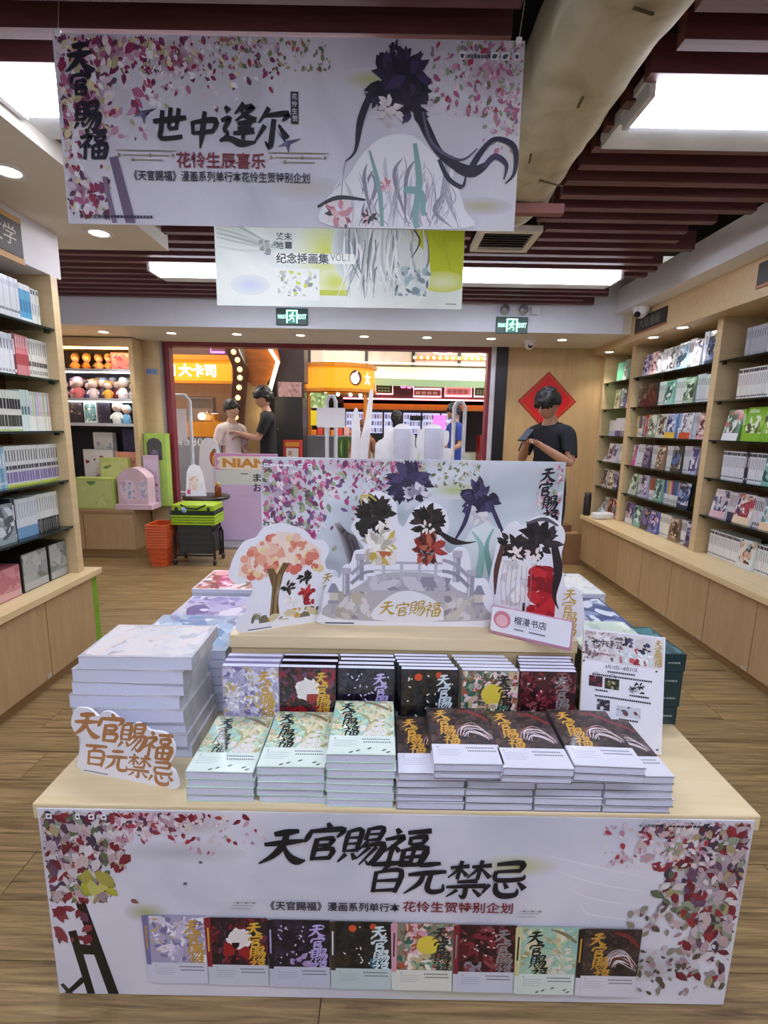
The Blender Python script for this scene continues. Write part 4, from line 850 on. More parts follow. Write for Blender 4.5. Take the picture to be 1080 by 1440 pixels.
soft2(-.42, .42, .12, .10, ['#cfc6d2', '#bda8bc', '#a888a4']); soft2(-.18, .49, .18, .04, ['#d4cad2', '#c8b0c0'])
P.leaves(lambda x, z: 1 if x < -.33 + (z - .2) * .45 else .12, 460, PINKS, .008, .034, rg, (-.49, -.1, .20, .508))
P.leaves(lambda x, z: max(0, (z - .36) / .14), 280, PINKS, .006, .024, rg, (-.2, .04, .34, .508))
P.leaves(lambda x, z: 1, 110, ['#7f8a5c', '#a8a87a', '#5f6a52', '#cfc4a8', '#d8ccd0'], .006, .018, rg, (-.02, .22, .42, .508))
P.leaves(lambda x, z: 1, 90, ['#d8b8c4', '#c890a4', '#e2d4da', '#8f9a7c', '#b46a80'], .01, .024, rg, (.40, .489, .28, .508))
P.leaves(lambda x, z: 1, 20, ['#d8a8b4', '#e2d4da', '#c46a80'], .01, .02, rg, (-.2, -.12, .26, .36))
for k in range(7): P.stroke([(-.245 + .006 * k, .30 - .008 * k, .018), (-.225 + .006 * k, .25, .014), (-.205 + .006 * k, .18, .012), (-.19, .12, .006)], rg.choice(['#6a6266', '#8a8284', '#4a4448', '#a49c9e']))
# generic dark ink blooms where the photograph shows drawn heads
peony(P, rg, -.012, .44, .072, INKV, 60); peony(P, rg, .012, .39, .05, ['#d9d4dc', '#c4bcc8', '#e4e0e6', '#8f88a0'], 14); peony(P, rg, -.05, .40, .03, INKV, 14)
peony(P, rg, .222, .39, .064, INKV, 54); peony(P, rg, .225, .335, .048, ['#d9d4d8', '#e2dcde', '#c9c4cc'], 14)
for s_ in (-1, 1): P.stroke([(.222 + s_ * .03, .38, .012), (.23 + s_ * .055, .31, .014), (.23 + s_ * .085, .25, .006)], '#3a3258')
P.pg([(.15, .20), (.20, .29), (.24, .31), (.29, .29), (.33, .20), (.32, .10), (.16, .10)], '#dde4e6')
P.stroke([(.20, .28, .004), (.235, .22, .02), (.225, .10, .03)], '#9cc4bc'); P.stroke([(.27, .29, .004), (.25, .22, .016), (.285, .10, .03)], '#7fb0a6')
P.build('artwork', PRINT, bd)
P = Print(P.y)
for k, (ch, dx) in enumerate((('天', 0), ('官', -.006), ('賜', .012), ('福', .014))): P.glyph(ch, .412 + dx, .495 - k * .046, .05, NAVY, .12, 1.6)
for q in (-.48, -.37, -.34): P.rect(q, q + .014, .480, .492, '#f2f2f6'); P.leaf(q + .007, .486, .01, .005, .4, '#3a7a8a')
for q in range(7): P.rect(-.462 + q * .011, -.453 + q * .011, .483, .490, '#f0f0f4')
P.build('lettering', PRINT, bd)

def cutout(name, label, base0, base1, pts, smooth=True, th=.005, rx=0.0):
    a = math.atan2(base1[1] - base0[1], base1[0] - base0[0])
    o = thing(name, label, 'standee', (base0[0], base0[1], base0[2]), a, None, rx)
    MB().prism(closed(pts) if smooth else pts, 0, th).build('board', BOARD, o)
    MB().prism([(.10, 0.0), (.10, .09), (.115, .0)], th, th + .05).build('easel_foot', BOARD, o)
    return o
GOLD = '#b99a3c'
# ---- tree cut-out
tr = cutout('tree_standee', 'cut-out board of a pink blossom tree with gold lettering, leftmost on the riser', (-.42, 1.358, RZ + .0008), (-.133, 1.49), [(0, .001), (.16, 0), (.318, .001), (.316, .09), (.303, .155), (.27, .168), (.262, .195), (.276, .23), (.258, .262), (.226, .268), (.20, .298), (.16, .316), (.115, .325), (.072, .312), (.052, .288), (.018, .278), (-.006, .248), (-.022, .212), (-.028, .175), (-.005, .152), (.03, .156), (.036, .125), (.022, .095), (.016, .065), (-.006, .05)])
P = Print(0); rg = random.Random(8)
inner = [(.0, .205), (.03, .25), (.08, .285), (.12, .30), (.165, .292), (.20, .27), (.235, .245), (.25, .225), (.235, .19), (.19, .185), (.13, .2), (.08, .19), (.02, .165)]
P.pg(closed(inner), '#e9d8d0')
for _ in range(150):
    x = rg.uniform(.0, .25); z = .165 + rg.random() * .125
    if z > .19 + .11 * math.sin((x + .02) / .28 * math.pi): continue
    P.disc(x, z, rg.uniform(.004, .016), rg.choice(['#d8806e', '#e2a08a', '#e8beac', '#cf6a5c', '#efd9cc', '#dd9078', '#e6cf9a']), 7)
P.pg([(.085, .04), (.115, .04), (.11, .11), (.128, .165), (.15, .20), (.13, .205), (.11, .17), (.10, .19), (.08, .19), (.095, .13), (.09, .08)], '#6f5638')
for k in range(5): P.stroke([(.09 + .005 * k, .045, .003), (.096 + .004 * k, .10, .003), (.105 + .006 * k, .17, .002)], rg.choice(['#8f7248', '#4f3b26', '#a88a5a']))
P.daubs(.03, .24, .022, .055, ['#8a8a72', '#b9a86a', '#a49c94', '#6f6a58', '#cfc4a0', '#c9952f'], 40, .006, .018, rg)
# generic plum and red flowers under the tree
peony(P, rg, .145, .125, .026, ['#2b2320', '#40342e', '#1d1816'], 16); peony(P, rg, .15, .085, .026, ['#e4e0e0', '#cfcac6', '#f0eeee'], 16)
peony(P, rg, .195, .15, .026, ['#2a2426', '#3a3034', '#171315'], 16); peony(P, rg, .205, .10, .03, ['#a8242c', '#8a1c24', '#c23a3a'], 18); P.daubs(.19, .225, .06, .1, ['#a8242c', '#8a1c24'], 10, .008, .015, rg)
P.build('artwork', PRINT, tr)
P = Print(P.y); vbrush(P, '天官賜福', .25, .158, .038, GOLD, (0, .05, .1, .05), 1.2, .9); P.rect(.02, .09, .004, .007, '#4a4a58'); P.build('lettering', PRINT, tr)
# ---- bridge cut-out
br = cutout('bridge_standee', 'cut-out board of a grey stone bridge with gold lettering, centre of the riser', (-.188, 1.432, RZ + .0008), (.342, 1.436), [(0, .001), (.26, 0), (.53, .001), (.532, .06), (.527, .115), (.505, .155), (.475, .158), (.46, .185), (.447, .243), (.415, .255), (.392, .235), (.372, .26), (.386, .32), (.372, .37), (.335, .394), (.298, .388), (.268, .355), (.25, .318), (.232, .33), (.224, .385), (.195, .416), (.158, .422), (.126, .40), (.11, .352), (.088, .31), (.112, .275), (.128, .245), (.10, .238), (.088, .20), (.066, .19), (.055, .152), (.035, .156), (.014, .128), (.004, .09), (-.002, .045)])
P = Print(0); rg = random.Random(9)
P.pg(closed([(.03, .02), (.50, .02), (.512, .06), (.48, .10), (.42, .12), (.36, .165), (.27, .175), (.17, .165), (.10, .12), (.04, .09)]), '#b4b0b8')
P.pg(closed([(.16, .02), (.38, .02), (.35, .085), (.27, .115), (.2, .09)]), '#e2e2ea')
P.daubs(.04, .15, .02, .11, ['#a9a49e', '#c4bfb8', '#8f8a92', '#b9b0a0', '#d0ccd0'], 34, .01, .026, rg)
P.daubs(.38, .50, .02, .10, ['#a9a49e', '#c4bfb8', '#8f8a92', '#b4aeb4', '#d0ccd0'], 34, .01, .026, rg)
P.daubs(.14, .40, .115, .16, ['#a6a2b0', '#c9c6cf', '#8f8b9c', '#b8b4c0'], 40, .01, .03, rg, 3)
for (x, z, h) in ((.075, .10, .085), (.118, .145, .085), (.415, .145, .10), (.46, .10, .085)):
    P.rect(x - .011, x + .011, z, z + h, '#9a96a6'); P.rect(x - .015, x + .015, z + h * .78, z + h, '#b4b0be'); P.rect(x - .008, x - .002, z, z + h * .75, '#c9c6d2')
P.stroke([(.09, .165, .012), (.13, .2, .01), (.16, .20, .008)], '#a49fae'); P.stroke([(.09, .135, .012), (.13, .17, .01), (.16, .175, .008)], '#8f8b9a')
P.stroke([(.37, .215, .01), (.41, .20, .012), (.455, .16, .012)], '#a49fae'); P.stroke([(.37, .18, .01), (.41, .17, .012), (.455, .13, .012)], '#8f8b9a')
for x in (.19, .245, .30, .35): P.rect(x - .005, x + .005, .15, .205, '#b9b6c4')
P.rect(.16, .37, .20, .208, '#b4b1c0'); P.rect(.16, .37, .176, .182, '#c4c1ce')
for x in (.036, .487):
    P.pg([(x - .02, .105), (x + .02, .105), (x + .006, .135), (x - .006, .135)], '#8f8ba0'); P.rect(x - .013, x + .013, .08, .105, '#c9c4b8'); P.rect(x - .017, x + .017, .07, .08, '#9a96a6'); P.rect(x - .008, x + .008, .035, .07, '#a9a5b2')
# generic flower clusters where the photograph shows drawn figures
peony(P, rg, .165, .355, .060, ['#2b2623', '#3a332e', '#1c1916'], 60); P.daubs(.10, .14, .28, .33, ['#2b2623', '#3a332e'], 8, .01, .02, rg)
peony(P, rg, .178, .325, .028, ['#e6ddd6', '#efe8e2'], 14); peony(P, rg, .175, .255, .058, ['#e4e0dc', '#d2ccc4', '#f0eeea', '#c9b45a', '#b9b0a4'], 56); P.daubs(.15, .23, .195, .24, ['#e4e0dc', '#cfc8bc', '#c4a848', '#b8683a'], 16, .01, .022, rg)
for s_ in (0, 1): P.stroke([(.165 - .02 * s_, .395, .004), (.14 - .02 * s_, .412, .006), (.12, .40 - .02 * s_, .002)], '#c9b45a')
peony(P, rg, .325, .335, .056, ['#2e2422', '#40302c', '#1b1514'], 56); peony(P, rg, .322, .315, .024, ['#e8ddd8', '#f0e8e4'], 10); peony(P, rg, .325, .25, .052, ['#8a2a26', '#a8403a', '#6a2420', '#b4624a', '#2e2422'], 50); peony(P, rg, .32, .235, .024, ['#2a2426', '#8f8a94', '#403a44'], 12)
P.stroke([(.36, .30, .012), (.40, .275, .02), (.44, .27, .008), (.47, .275, .002)], '#2b2328')
P.build('artwork', PRINT, br)
P = Print(P.y)
for k, ch in enumerate('天官賜福'): P.glyph(ch, .178 + .047 * k, .083 - .004 * (k % 2), .05, GOLD, .16, 1.15)
P.rect(.01, .10, .004, .008, '#4a4a58'); P.build('lettering', PRINT, br)
# ---- pair cut-out
cp = cutout('figure_standee', 'tall cut-out board in black, white and red with gold lettering, right of the bridge board', (.335, 1.462, RZ + .0008), (.597, 1.37), [(0, .001), (.14, 0), (.277, .001), (.275, .12), (.252, .155), (.226, .15), (.214, .20), (.206, .25), (.212, .31), (.188, .348), (.15, .362), (.115, .352), (.09, .326), (.068, .338), (.044, .322), (.02, .28), (.01, .22), (.0, .14)])
P = Print(0, (.002, .274, .002, .36)); rg = random.Random(10)
peony(P, rg, .065, .262, .05, ['#2c2420', '#3a302a', '#1d1815'], 34); peony(P, rg, .14, .285, .062, ['#2a2226', '#3a2f34', '#18130f'], 44); P.stroke([(.10, .335, .006), (.15, .352, .012), (.19, .335, .006)], '#5a5660')
peony(P, rg, .078, .238, .026, ['#efe6e2', '#e4d6d0'], 12); peony(P, rg, .125, .245, .026, ['#ece0dc', '#e0d0ca'], 12)
P.daubs(.03, .14, .07, .215, ['#e6e3e6', '#d9d5da', '#f0eef0', '#cfc9cf'], 40, .012, .03, rg); P.daubs(.115, .20, .05, .21, ['#b01c28', '#9a1620', '#c42a34', '#86141c'], 44, .012, .03, rg)
P.stroke([(.185, .27, .02), (.20, .20, .026), (.195, .12, .012), (.21, .08, .003)], '#2a2024'); P.stroke([(.035, .26, .014), (.02, .18, .016), (.02, .10, .004)], '#5a3a30'); P.rect(.105, .113, .04, .085, '#2a2630')
for k in range(7): P.stroke([(.04 + .014 * k, .20, .0012), (.036 + .015 * k, .13, .0015), (.045 + .013 * k, .07, .0012)], '#8a8690')
P.build('artwork', PRINT, cp)
P = Print(P.y); vbrush(P, '天官賜福', .218, .148, .042, '#c4a240', (0, -.05, .1, .1), 1.2, .86); P.build('lettering', PRINT, cp)
# ---- shop name card
ca = math.atan2(1.287 - 1.405, .529 - .326)
cd = thing('name_card', 'small white shop name card in a pink holder at the riser front edge', 'card', (.328, 1.392, RZ + .0008), ca, None, -.10)
MB().bevbox(0, .236, -.001, .012, 0, .086, .003).build('holder', mat('pink_acrylic', '#b9839c', .2, coat=.5), cd)
MB().prism([(.006, .010), (.228, .010), (.232, .014), (.232, .080), (.228, .084), (.006, .084), (.003, .080), (.003, .014)], -.0025, -.001).build('insert', PAPERW, cd)
P = Print(-.0026)
P.disc(.036, .05, .026, '#d0808f', 20); P.disc(.036, .046, .018, '#e6b4bc', 18)
P.text('榴漫书店', .072, .165, .056, .024, '#2b2f4a', .012)
for k in range(24): P.rect(.072 + .0032 * k + (.006 if k > 11 else 0), .0735 + .0032 * k + (.006 if k > 11 else 0), .0385, .0405, '#6a6f8a')
for x0, x1 in ((.07, .108), (.114, .168)): P.rect(x0, x1, .024, .033, '#d8dae6'); [P.rect(x0 + .005 + .0045 * k, x0 + .0085 + .0045 * k, .0265, .0305, '#2b2f4a') for k in range(int((x1 - x0 - .008) / .0045))]
P.build('lettering', PRINT, cd)
# ---- white lettering sign at the left front corner
BRN = '#b07a4c'
sg = cutout('lettering_sign', 'white cut-out sign with bronze brush lettering at the left front corner of the table', (-.772, 1.100, TZ + .0008), (-.494, 1.042), [(.012, .001), (.15, 0), (.283, .001), (.284, .045), (.268, .062), (.284, .092), (.284, .125), (.262, .148), (.225, .148), (.212, .155), (.188, .164), (.165, .15), (.145, .158), (.132, .172), (.112, .182), (.09, .176), (.078, .165), (.055, .18), (.02, .178), (.004, .16), (-.004, .13), (.006, .105), (.02, .092), (.012, .06)])
P = Print(0)
for k, (ch, z, sz) in enumerate((('天', .172, .074), ('官', .174, .078), ('賜', .158, .072), ('福', .143, .072))): P.glyph(ch, .002 + .066 * k, z + .004, sz * 1.08, BRN, .26, 1.55)
for k, (ch, z, sz) in enumerate((('百', .088, .062), ('元', .084, .06), ('禁', .078, .062), ('忌', .07, .062))): P.glyph(ch, .026 + .062 * k, z, sz * 1.06, BRN, .22, 1.55)
for q in range(12): P.rect(.02 + .006 * q, .0245 + .006 * q, .004, .007, '#2a2a34')
P.build('lettering', PRINT, sg)
# ---- leaning notice at the right
pa = math.atan2(1.20 - 1.256, .777 - .569)
pn = thing('notice_board', 'white printed notice leaning against the teal boxed books at the right', 'notice', (.566, 1.252, TZ + .004), pa, None, -.27)
MB().box(0, .216, 0, .004, 0, .318).build('board', BOARD, pn)
P = Print(0); rg = random.Random(14)
P.rect(.004, .212, .228, .314, '#d9d6dc')
P.daubs(.004, .212, .232, .314, ['#d9d6dc', '#cfccd4', '#e2dfe4', '#c9c4c8', '#d4cfd0'], 40, .01, .03, rg)
P.leaves(lambda x, z: 1 if x < .05 or z > .295 else .25, 90, ['#8a5a6a', '#6a5a66', '#b9a0a4', '#5f5a50', '#8f8a7c', '#cfc0c4'], .006, .016, rg, (.004, .11, .232, .314))
peony(P, rg, .118, .29, .018, INKV, 18); peony(P, rg, .165, .278, .018, INKV, 18); peony(P, rg, .12, .255, .022, ['#cfe0e2', '#dfe8ea', '#b4ccd0'], 14); peony(P, rg, .165, .25, .024, ['#dfe6ea', '#c9dcde', '#e8ecee'], 14); peony(P, rg, .142, .272, .009, ['#b01c28'], 8); P.daubs(.10, .17, .232, .25, ['#9a2430', '#c4505a', '#b8707a'], 10, .004, .01, rg)
P.pg([(.0, .0), (.0, .0), (.002, .0), (.002, .318), (.0, .318)][1:], '#c9a45a')
for k, (x, y_, wd, pl) in enumerate(((.022, .158, .036, ['#3a1420', '#6a2434', '#8a4a5e', '#2a1018']), (.064, .156, .038, ['#1f2018', '#3a3a24', '#6a6a3a', '#a8a07a']), (.046, .095, .034, ['#2a2630', '#5a5660', '#cfccd4', '#8a8690']), (.098, .085, .062, ['#c9ccd6', '#6a3a3a', '#5a5660', '#a8aab6']))):
    P.rect(x, x + wd, y_, y_ + .030, pl[0]); P.daubs(x, x + wd, y_, y_ + .030, pl, 14, .003, .009, rg)
for x in (.04, .084): P.stroke([(x - .008, .187, .0012), (x - .005, .197, .0012), (x + .005, .197, .0012), (x + .008, .187, .0012)], '#5a5660')
peony(P, rg, .138, .170, .011, ['#1d1b22'], 10); peony(P, rg, .155, .176, .013, ['#1d1b22'], 12); P.daubs(.126, .168, .155, .168, ['#1d1b22', '#d9d9e2', '#8a8a96'], 12, .003, .008, rg)
P.build('artwork', PRINT, pn)
P = Print(P.y)
for k, ch in enumerate('世中逢尔'): P.glyph(ch, .026 + .019 * k, .292, .021, NAVY, .1, 1.4)
vbrush(P, '天官賜福', .188, .309, .02, '#b9962f', (0, 0, 0, 0), 1.4, .92)
P.text('花怜生贺特别企划', .022, .088, .251, .007, '#7c2030', .02)
P.text('6月10日—8月31日', .064, .146, .218, .011, '#2b2b3a', .01)
for (x0, x1, z) in ((.07, .14, .204), (.03, .185, .192), (.04, .072, .149), (.13, .18, .147), (.04, .18, .133), (.105, .155, .078)):
    q = x0
    while q < x1: P.rect(q, q + .0042, z - .0025, z + .0025, '#2b2b3a'); q += .0056
for x, z in ((.006, .226), (.196, .222), (.205, .012), (.004, .25)): P.leaf(x, z, .008, .005, .5, '#2b2b3a')
P.build('lettering', PRINT, pn)

# ================================================================ hanging banners
bn = thing('hanging_banner', 'large landscape banner with brush lettering and blossom hanging from the slat ceiling', 'banner', (-.288, 1.55, 1.994), 0)
MB().box(-.657, .657, 0, .002, 0, .487).build('sheet', wash('banner_wash', [(.25, '#b0aebc'), (.45, '#c8c6d2'), (.62, '#d2d0dc'), (.8, '#d4d0c8')], 2.5, .45, detail=3), bn)
P = Print(0, (-.656, .656, .001, .486)); rg = random.Random(31); OX = -.288; OZ = 1.994
def ww(x, z): return (x - OX, z - OZ)
def soft3(cx, cz, rx, rz, cols):
    x, z = ww(cx, cz)
    P.soft(x, z, rx, rz, ['#c6c4d0'] + cols)
soft3(-.06, 2.38, .09, .03, ['#bfbdc4', '#b9b99c', '#b2b47c']); soft3(.27, 2.06, .09, .025, ['#bfbcc4', '#b8b49a', '#b4ae88']); soft3(-.25, 2.10, .12, .035, ['#bdbac6', '#bcb8b0']); soft3(.24, 2.36, .10, .06, ['#c4c2ce', '#cdccd6', '#d6d5de'])
soft3(-.86, 2.34, .09, .10, ['#a88aa0', '#9a6a88', '#8a4a70']); soft3(-.80, 2.44, .10, .05, ['#a07a90', '#8a3a60', '#7c2a50']); soft3(-.90, 2.08, .04, .06, ['#a88aa4', '#8a4a70']); soft3(-.60, 2.42, .09, .05, ['#b49aac', '#8a3a5a'])
soft3(.28, 2.40, .10, .07, ['#c4bcc8', '#bca8b8', '#b094a8'])
BP = ['#8a2f58', '#6a2448', '#a85a80', '#d8ccd4', '#cfc29a', '#7a3a62', '#b98aa4', '#e2dfe6', '#5a3a52', '#a8a07a', '#c9b8c8', '#902c4a']
P.leaves(lambda x, z: 1 if (x < -.50 or z > .40 - (x + .65) * .0) else .2, 360, BP, .010, .042, rg, (-.655, -.38, .22, .485))
P.leaves(lambda x, z: max(0, (z - .30) / .18) * max(.1, 1 - (x + .4) / .4), 320, BP + ['#e2dfe6', '#cfc4d0', '#d8d2dc'], .006, .026, rg, (-.42, -.02, .28, .485))
P.leaves(lambda x, z: 1, 110, ['#7f8a5c', '#a8a87a', '#5f6a52', '#a85a5a', '#c9c4b8'], .008, .02, rg, (-.20, .12, .40, .485))
P.leaves(lambda x, z: 1 if x < -.6 or z < .12 else .15, 130, BP, .008, .034, rg, (-.655, -.52, .01, .22))
P.leaves(lambda x, z: (x - .35) / .3 + .2 if z > .3 else max(0, (x - .55) / .1), 300, ['#a85a7c', '#c48aa4', '#b8708e', '#8f9a7c', '#d8c4d0', '#8a6a86', '#a8304c', '#6a6a4a', '#cfc6d4', '#c4b8c8', '#bfb4c0'], .006, .026, rg, (.38, .655, .20, .485))
x, z = ww(-.80, 2.15); P.pg([ww(-.81, 2.17), ww(-.785, 2.175), ww(-.745, 1.998), ww(-.775, 1.998)], '#6a5a74'); P.pg([ww(-.835, 2.12), ww(-.822, 2.12), ww(-.80, 1.998), ww(-.815, 1.998)], '#7a6a80')
# generic flowing ink-and-mist composition in the place of the drawn figure
P.pg(closed([ww(-.17, 1.998), ww(-.19, 2.06), ww(-.13, 2.12), ww(-.08, 2.19), ww(-.02, 2.235), ww(.06, 2.24), ww(.13, 2.19), ww(.19, 2.12), ww(.22, 2.05), ww(.225, 1.998)]), '#e4e3ea')
for _ in range(70):
    x0 = rg.uniform(-.14, .19); z0 = rg.uniform(2.02, 2.15); P.stroke([(*ww(x0, z0 + .05), .001), (*ww(x0 + rg.uniform(-.03, .03), z0), rg.choice((.003, .004, .012))), (*ww(x0 + rg.uniform(-.04, .04), 2.0), .001)], rg.choice(['#a9a6b4', '#c4c2cc', '#8a8798', '#e6e5ec']))
DK = ['#1f1a2c', '#2c2540', '#181422', '#3a3054', '#2a2436']
peony(P, rg, *ww(.02, 2.375), .085, DK, 90); peony(P, rg, *ww(.06, 2.32), .05, DK, 30); peony(P, rg, *ww(.008, 2.455), .022, DK, 14); peony(P, rg, *ww(-.045, 2.33), .03, DK, 16)
peony(P, rg, *ww(-.005, 2.305), .042, ['#d6ccd0', '#e2dade', '#c9bec6'], 18)
for (pts, c) in (([(.06, 2.34, .02), (.10, 2.26, .028), (.15, 2.19, .02), (.23, 2.15, .03), (.28, 2.17, .014)], '#221c30'), ([(.23, 2.15, .02), (.26, 2.20, .016), (.30, 2.235, .012), (.355, 2.215, .016), (.36, 2.15, .01), (.335, 2.12, .003)], '#2a2440'), ([(.27, 2.16, .014), (.30, 2.19, .016), (.335, 2.17, .012), (.33, 2.13, .004)], '#3a3258'), ([(.14, 2.18, .01), (.17, 2.13, .014), (.21, 2.11, .01), (.22, 2.14, .004)], '#2c2540'), ([(-.05, 2.36, .016), (-.085, 2.28, .02), (-.10, 2.20, .008), (-.13, 2.17, .002)], '#2a2436'), ([(.09, 2.30, .006), (.12, 2.22, .01), (.2, 2.18, .006), (.25, 2.21, .003)], '#5a5470')):
    P.stroke([(*ww(x, z), wd) for x, z, wd in pts], c)
for pts in ([(.07, 2.22, .012), (.085, 2.12, .02), (.075, 2.03, .016), (.085, 1.998, .02)], [(.04, 2.10, .016), (.09, 2.09, .022), (.10, 2.03, .012)], [(-.06, 2.20, .006), (-.03, 2.10, .014), (-.02, 2.0, .01)]): P.stroke([(*ww(x, z), wd) for x, z, wd in pts], '#7fa8a6')
peony(P, rg, *ww(-.15, 2.03), .05, ['#c88a96', '#d8b0b4', '#3a3240', '#e2d4d6', '#a8505e'], 26); peony(P, rg, *ww(-.06, 2.02), .025, ['#3a3240', '#c88a96', '#4a3a3a', '#d8b0b4'], 18); peony(P, rg, *ww(-.005, 2.11), .024, ['#d8a0ac', '#c87a8a', '#e8d0d4'], 16)
P.stroke([(*ww(-.21, 2.05), .006), (*ww(-.15, 2.075), .012), (*ww(-.07, 2.07), .006)], '#2a2630')
for (x, z, s_) in ((-.70, 2.29, 1), (-.29, 2.22, 1)):
    P.pg([ww(x - .04, z + .035), ww(x - .01, z), ww(x + .035, z + .008), ww(x - .008, z - .012)], '#4a4866'); P.pg([ww(x - .012, z - .004), ww(x + .004, z - .004), ww(x - .002, z - .035)], '#5a5878'); P.pg([ww(x - .034, z - .014), ww(x - .006, z), ww(x - .004, z - .01)], '#6a6888')
P.build('artwork', PRINT, bn)
P = Print(P.y)
for k, (ch, sz, dx) in enumerate((('天', .082, 0), ('官', .066, .004), ('賜', .076, .012), ('福', .080, .018))): P.glyph(ch, *ww(-.912 + dx, 2.462 - .072 * k - (.004 if k > 1 else 0)), sz, '#1d1a2c', .14, 1.75)
for k, (ch, sz, dz) in enumerate((('世', .088, 0), ('中', .086, -.012), ('逢', .1, .01), ('尔', .096, 0))): P.glyph(ch, *ww(-.678 + .096 * k, 2.304 + dz), sz * 1.06, '#14121c', .16, 1.8)
P.rect(*(-.284 - OX, -.262 - OX), *(2.265 - OZ, 2.345 - OZ), '#2a2734'); P.vtext('花怜生贺', -.273 - OX, 2.342 - OZ, .017, '#cfcdd8')
P.text('花怜生辰喜乐', -.616 - OX, -.359 - OX, 2.167 - OZ, .042, '#7c2434', .02)
P.text('《天官赐福》漫画系列单行本花怜生贺特别企划', -.742 - OX, -.232 - OX, 2.125 - OZ, .028, '#2c2838', .014)
for x0 in (-.79, -.352):
    for k in range(3): P.stroke([(x0 + .02 * k - OX, 2.19 - .012 * k - OZ, .002), (x0 + .09 - OX, 2.19 - .012 * k - OZ, .003), (x0 + .175 - .02 * k - OX, 2.19 - .012 * k - OZ, .002)], '#9a927c')
    for q in (.01, .05, .10, .165): P.leaf(x0 + q - OX, 2.19 - .012 * (int(q * 100) % 3) - OZ, .01, .01, 0, '#8a8068')
P.text('©《天官赐福》', -.905 - OX, -.825 - OX, 2.014 - OZ, .011, '#2c2838', .02)
for q in range(13): P.rect(-.818 + .0096 * q - OX, -.810 + .0096 * q - OX, 2.011 - OZ, 2.018 - OZ, '#3a3648')
for q, wd in ((.196, .016), (.286, .022), (.316, .024), (.348, .014)): P.rect(q - wd / 2 - OX, q + wd / 2 - OX, 2.43 - OZ, 2.45 - OZ, '#dcdbe4'); P.leaf(q - OX, 2.44 - OZ, wd * .8, .012, .5, '#3a4a5a')
for q in range(7): P.rect(.21 + .0095 * q - OX, .217 + .0095 * q - OX, 2.435 - OZ, 2.443 - OZ, '#4a4658')
P.build('lettering', PRINT, bn)
for x in (-.64, .64):
    MB().bevbox(x - .008, x + .008, -.004, .006, .478, .495, .002).build('clip', mat('clip_white', '#e6e6e6', .4), bn)
    MB().tube([(x, .001, .49), (x + .004, .002, .53), (x + .012, .004, .60)], .0012, 5).build('string', mat('string_white', '#c9c9c9', .6), bn)

b2 = thing('hanging_banner', 'smaller pale and yellow green banner hanging behind the large banner', 'banner', (-.245, 2.6, 2.013), 0)
MB().box(-.621, .621, 0, .002, 0, .46).build('sheet', wash('banner_pale', [(.3, '#c9d0c8'), (.5, '#d9e0d6'), (.7, '#e2e6da')], 2, .45, detail=2), b2)
P = Print(0, (-.62, .62, .001, .459)); rg = random.Random(44)
P.pg(closed([(.33, .46), (.621, .46), (.621, .10), (.56, .13), (.44, .16), (.36, .20)], 3) if 0 else [(.33, .46), (.621, .46), (.621, .10), (.56, .12), (.44, .16), (.36, .22)], '#b4bd1c')
P.soft(.52, .13, .12, .05, ['#c4cc5a', '#d6dcb0'])
for k in range(5): P.stroke([(.42 + .03 * k, .42, .0015), (.46 + .02 * k, .34 - .02 * k, .002), (.52, .26 + .02 * k, .0015), (.56, .18, .0015)], '#a0aa2c')
P.soft(-.07, .26, .16, .20, ['#d6ddcc', '#c8d04a']); P.soft(-.02, .12, .10, .06, ['#d6dcae', '#c0ca30'])
P.rect(-.21, .04, .056, .082, '#b4bd1c')
for k in range(7): P.stroke([(-.61, .40 - .02 * k, .004), (-.50, .37 - .018 * k, .012), (-.38, .31 - .008 * k, .010), (-.30, .27, .004)], rg.choice(['#c4cec2', '#b4beb4', '#d0d8cc', '#a4aea6']))
P.daubs(-.40, -.31, .24, .31, ['#9aa298', '#858e86', '#b4bcb2'], 22, .005, .016, rg)
P.soft(-.45, .10, .10, .05, ['#d4dad4', '#bcc4d6'])
# generic grey ink mass
P.soft(.24, .16, .22, .20, ['#d6dcd0', '#c2c8c2']); P.soft(.06, .28, .10, .16, ['#cdd4cc', '#6f7c82'])
for k in range(70):
    x = rg.uniform(.02, .44); P.stroke([(x, rg.uniform(.30, .44), .002), (x + rg.uniform(-.03, .03), rg.uniform(.18, .3), rg.uniform(.006, .016)), (x + rg.uniform(-.05, .05), rg.uniform(.04, .16), .002)], rg.choice(['#8f9694', '#b4bab6', '#cdd2cd', '#6a7478', '#dfe2de', '#e6e8e4', '#a4acaa', '#d2d6d2']), 4)
P.daubs(.28, .46, .06, .20, ['#7a8a90', '#5f6c74', '#9ab0b2', '#a8bcbc', '#c4d0cc'], 40, .008, .024, rg); P.stroke([(.34, .40, .006), (.40, .32, .008), (.36, .24, .004)], '#3a3f42')
P.rect(-.32, -.10, .03, .18, '#dfe3da'); P.daubs(-.31, -.11, .05, .17, ['#7f8682', '#a4aaa4', '#cdd2c8', '#b4baa8', '#e4e8de', '#c4cc3c'], 60, .004, .014, rg)
P.rect(-.32, .075, .205, .252, '#e6eae0')
P.build('artwork', PRINT, b2)
P = Print(P.y)
P.text('终末', -.315, -.235, .328, .036, '#33383a', .02); P.text('地', -.315, -.278, .288, .036, '#33383a', .02); P.rect(-.27, -.237, .272, .304, '#33383a')
P.text('纪念插画集', -.317, -.052, .228, .05, '#33383a', .022); P.text('VOL.1', -.044, .05, .236, .036, '#6a706c', -.002)
for q in range(6): P.rect(.54 + .009 * q, .547 + .009 * q, .022, .027, '#5a605c')
P.build('lettering', PRINT, b2)
for x in (-.60, .60): MB().tube([(x, .001, .458), (x, .001, .50)], .0012, 5).build('string', MATS['string_white'], b2)
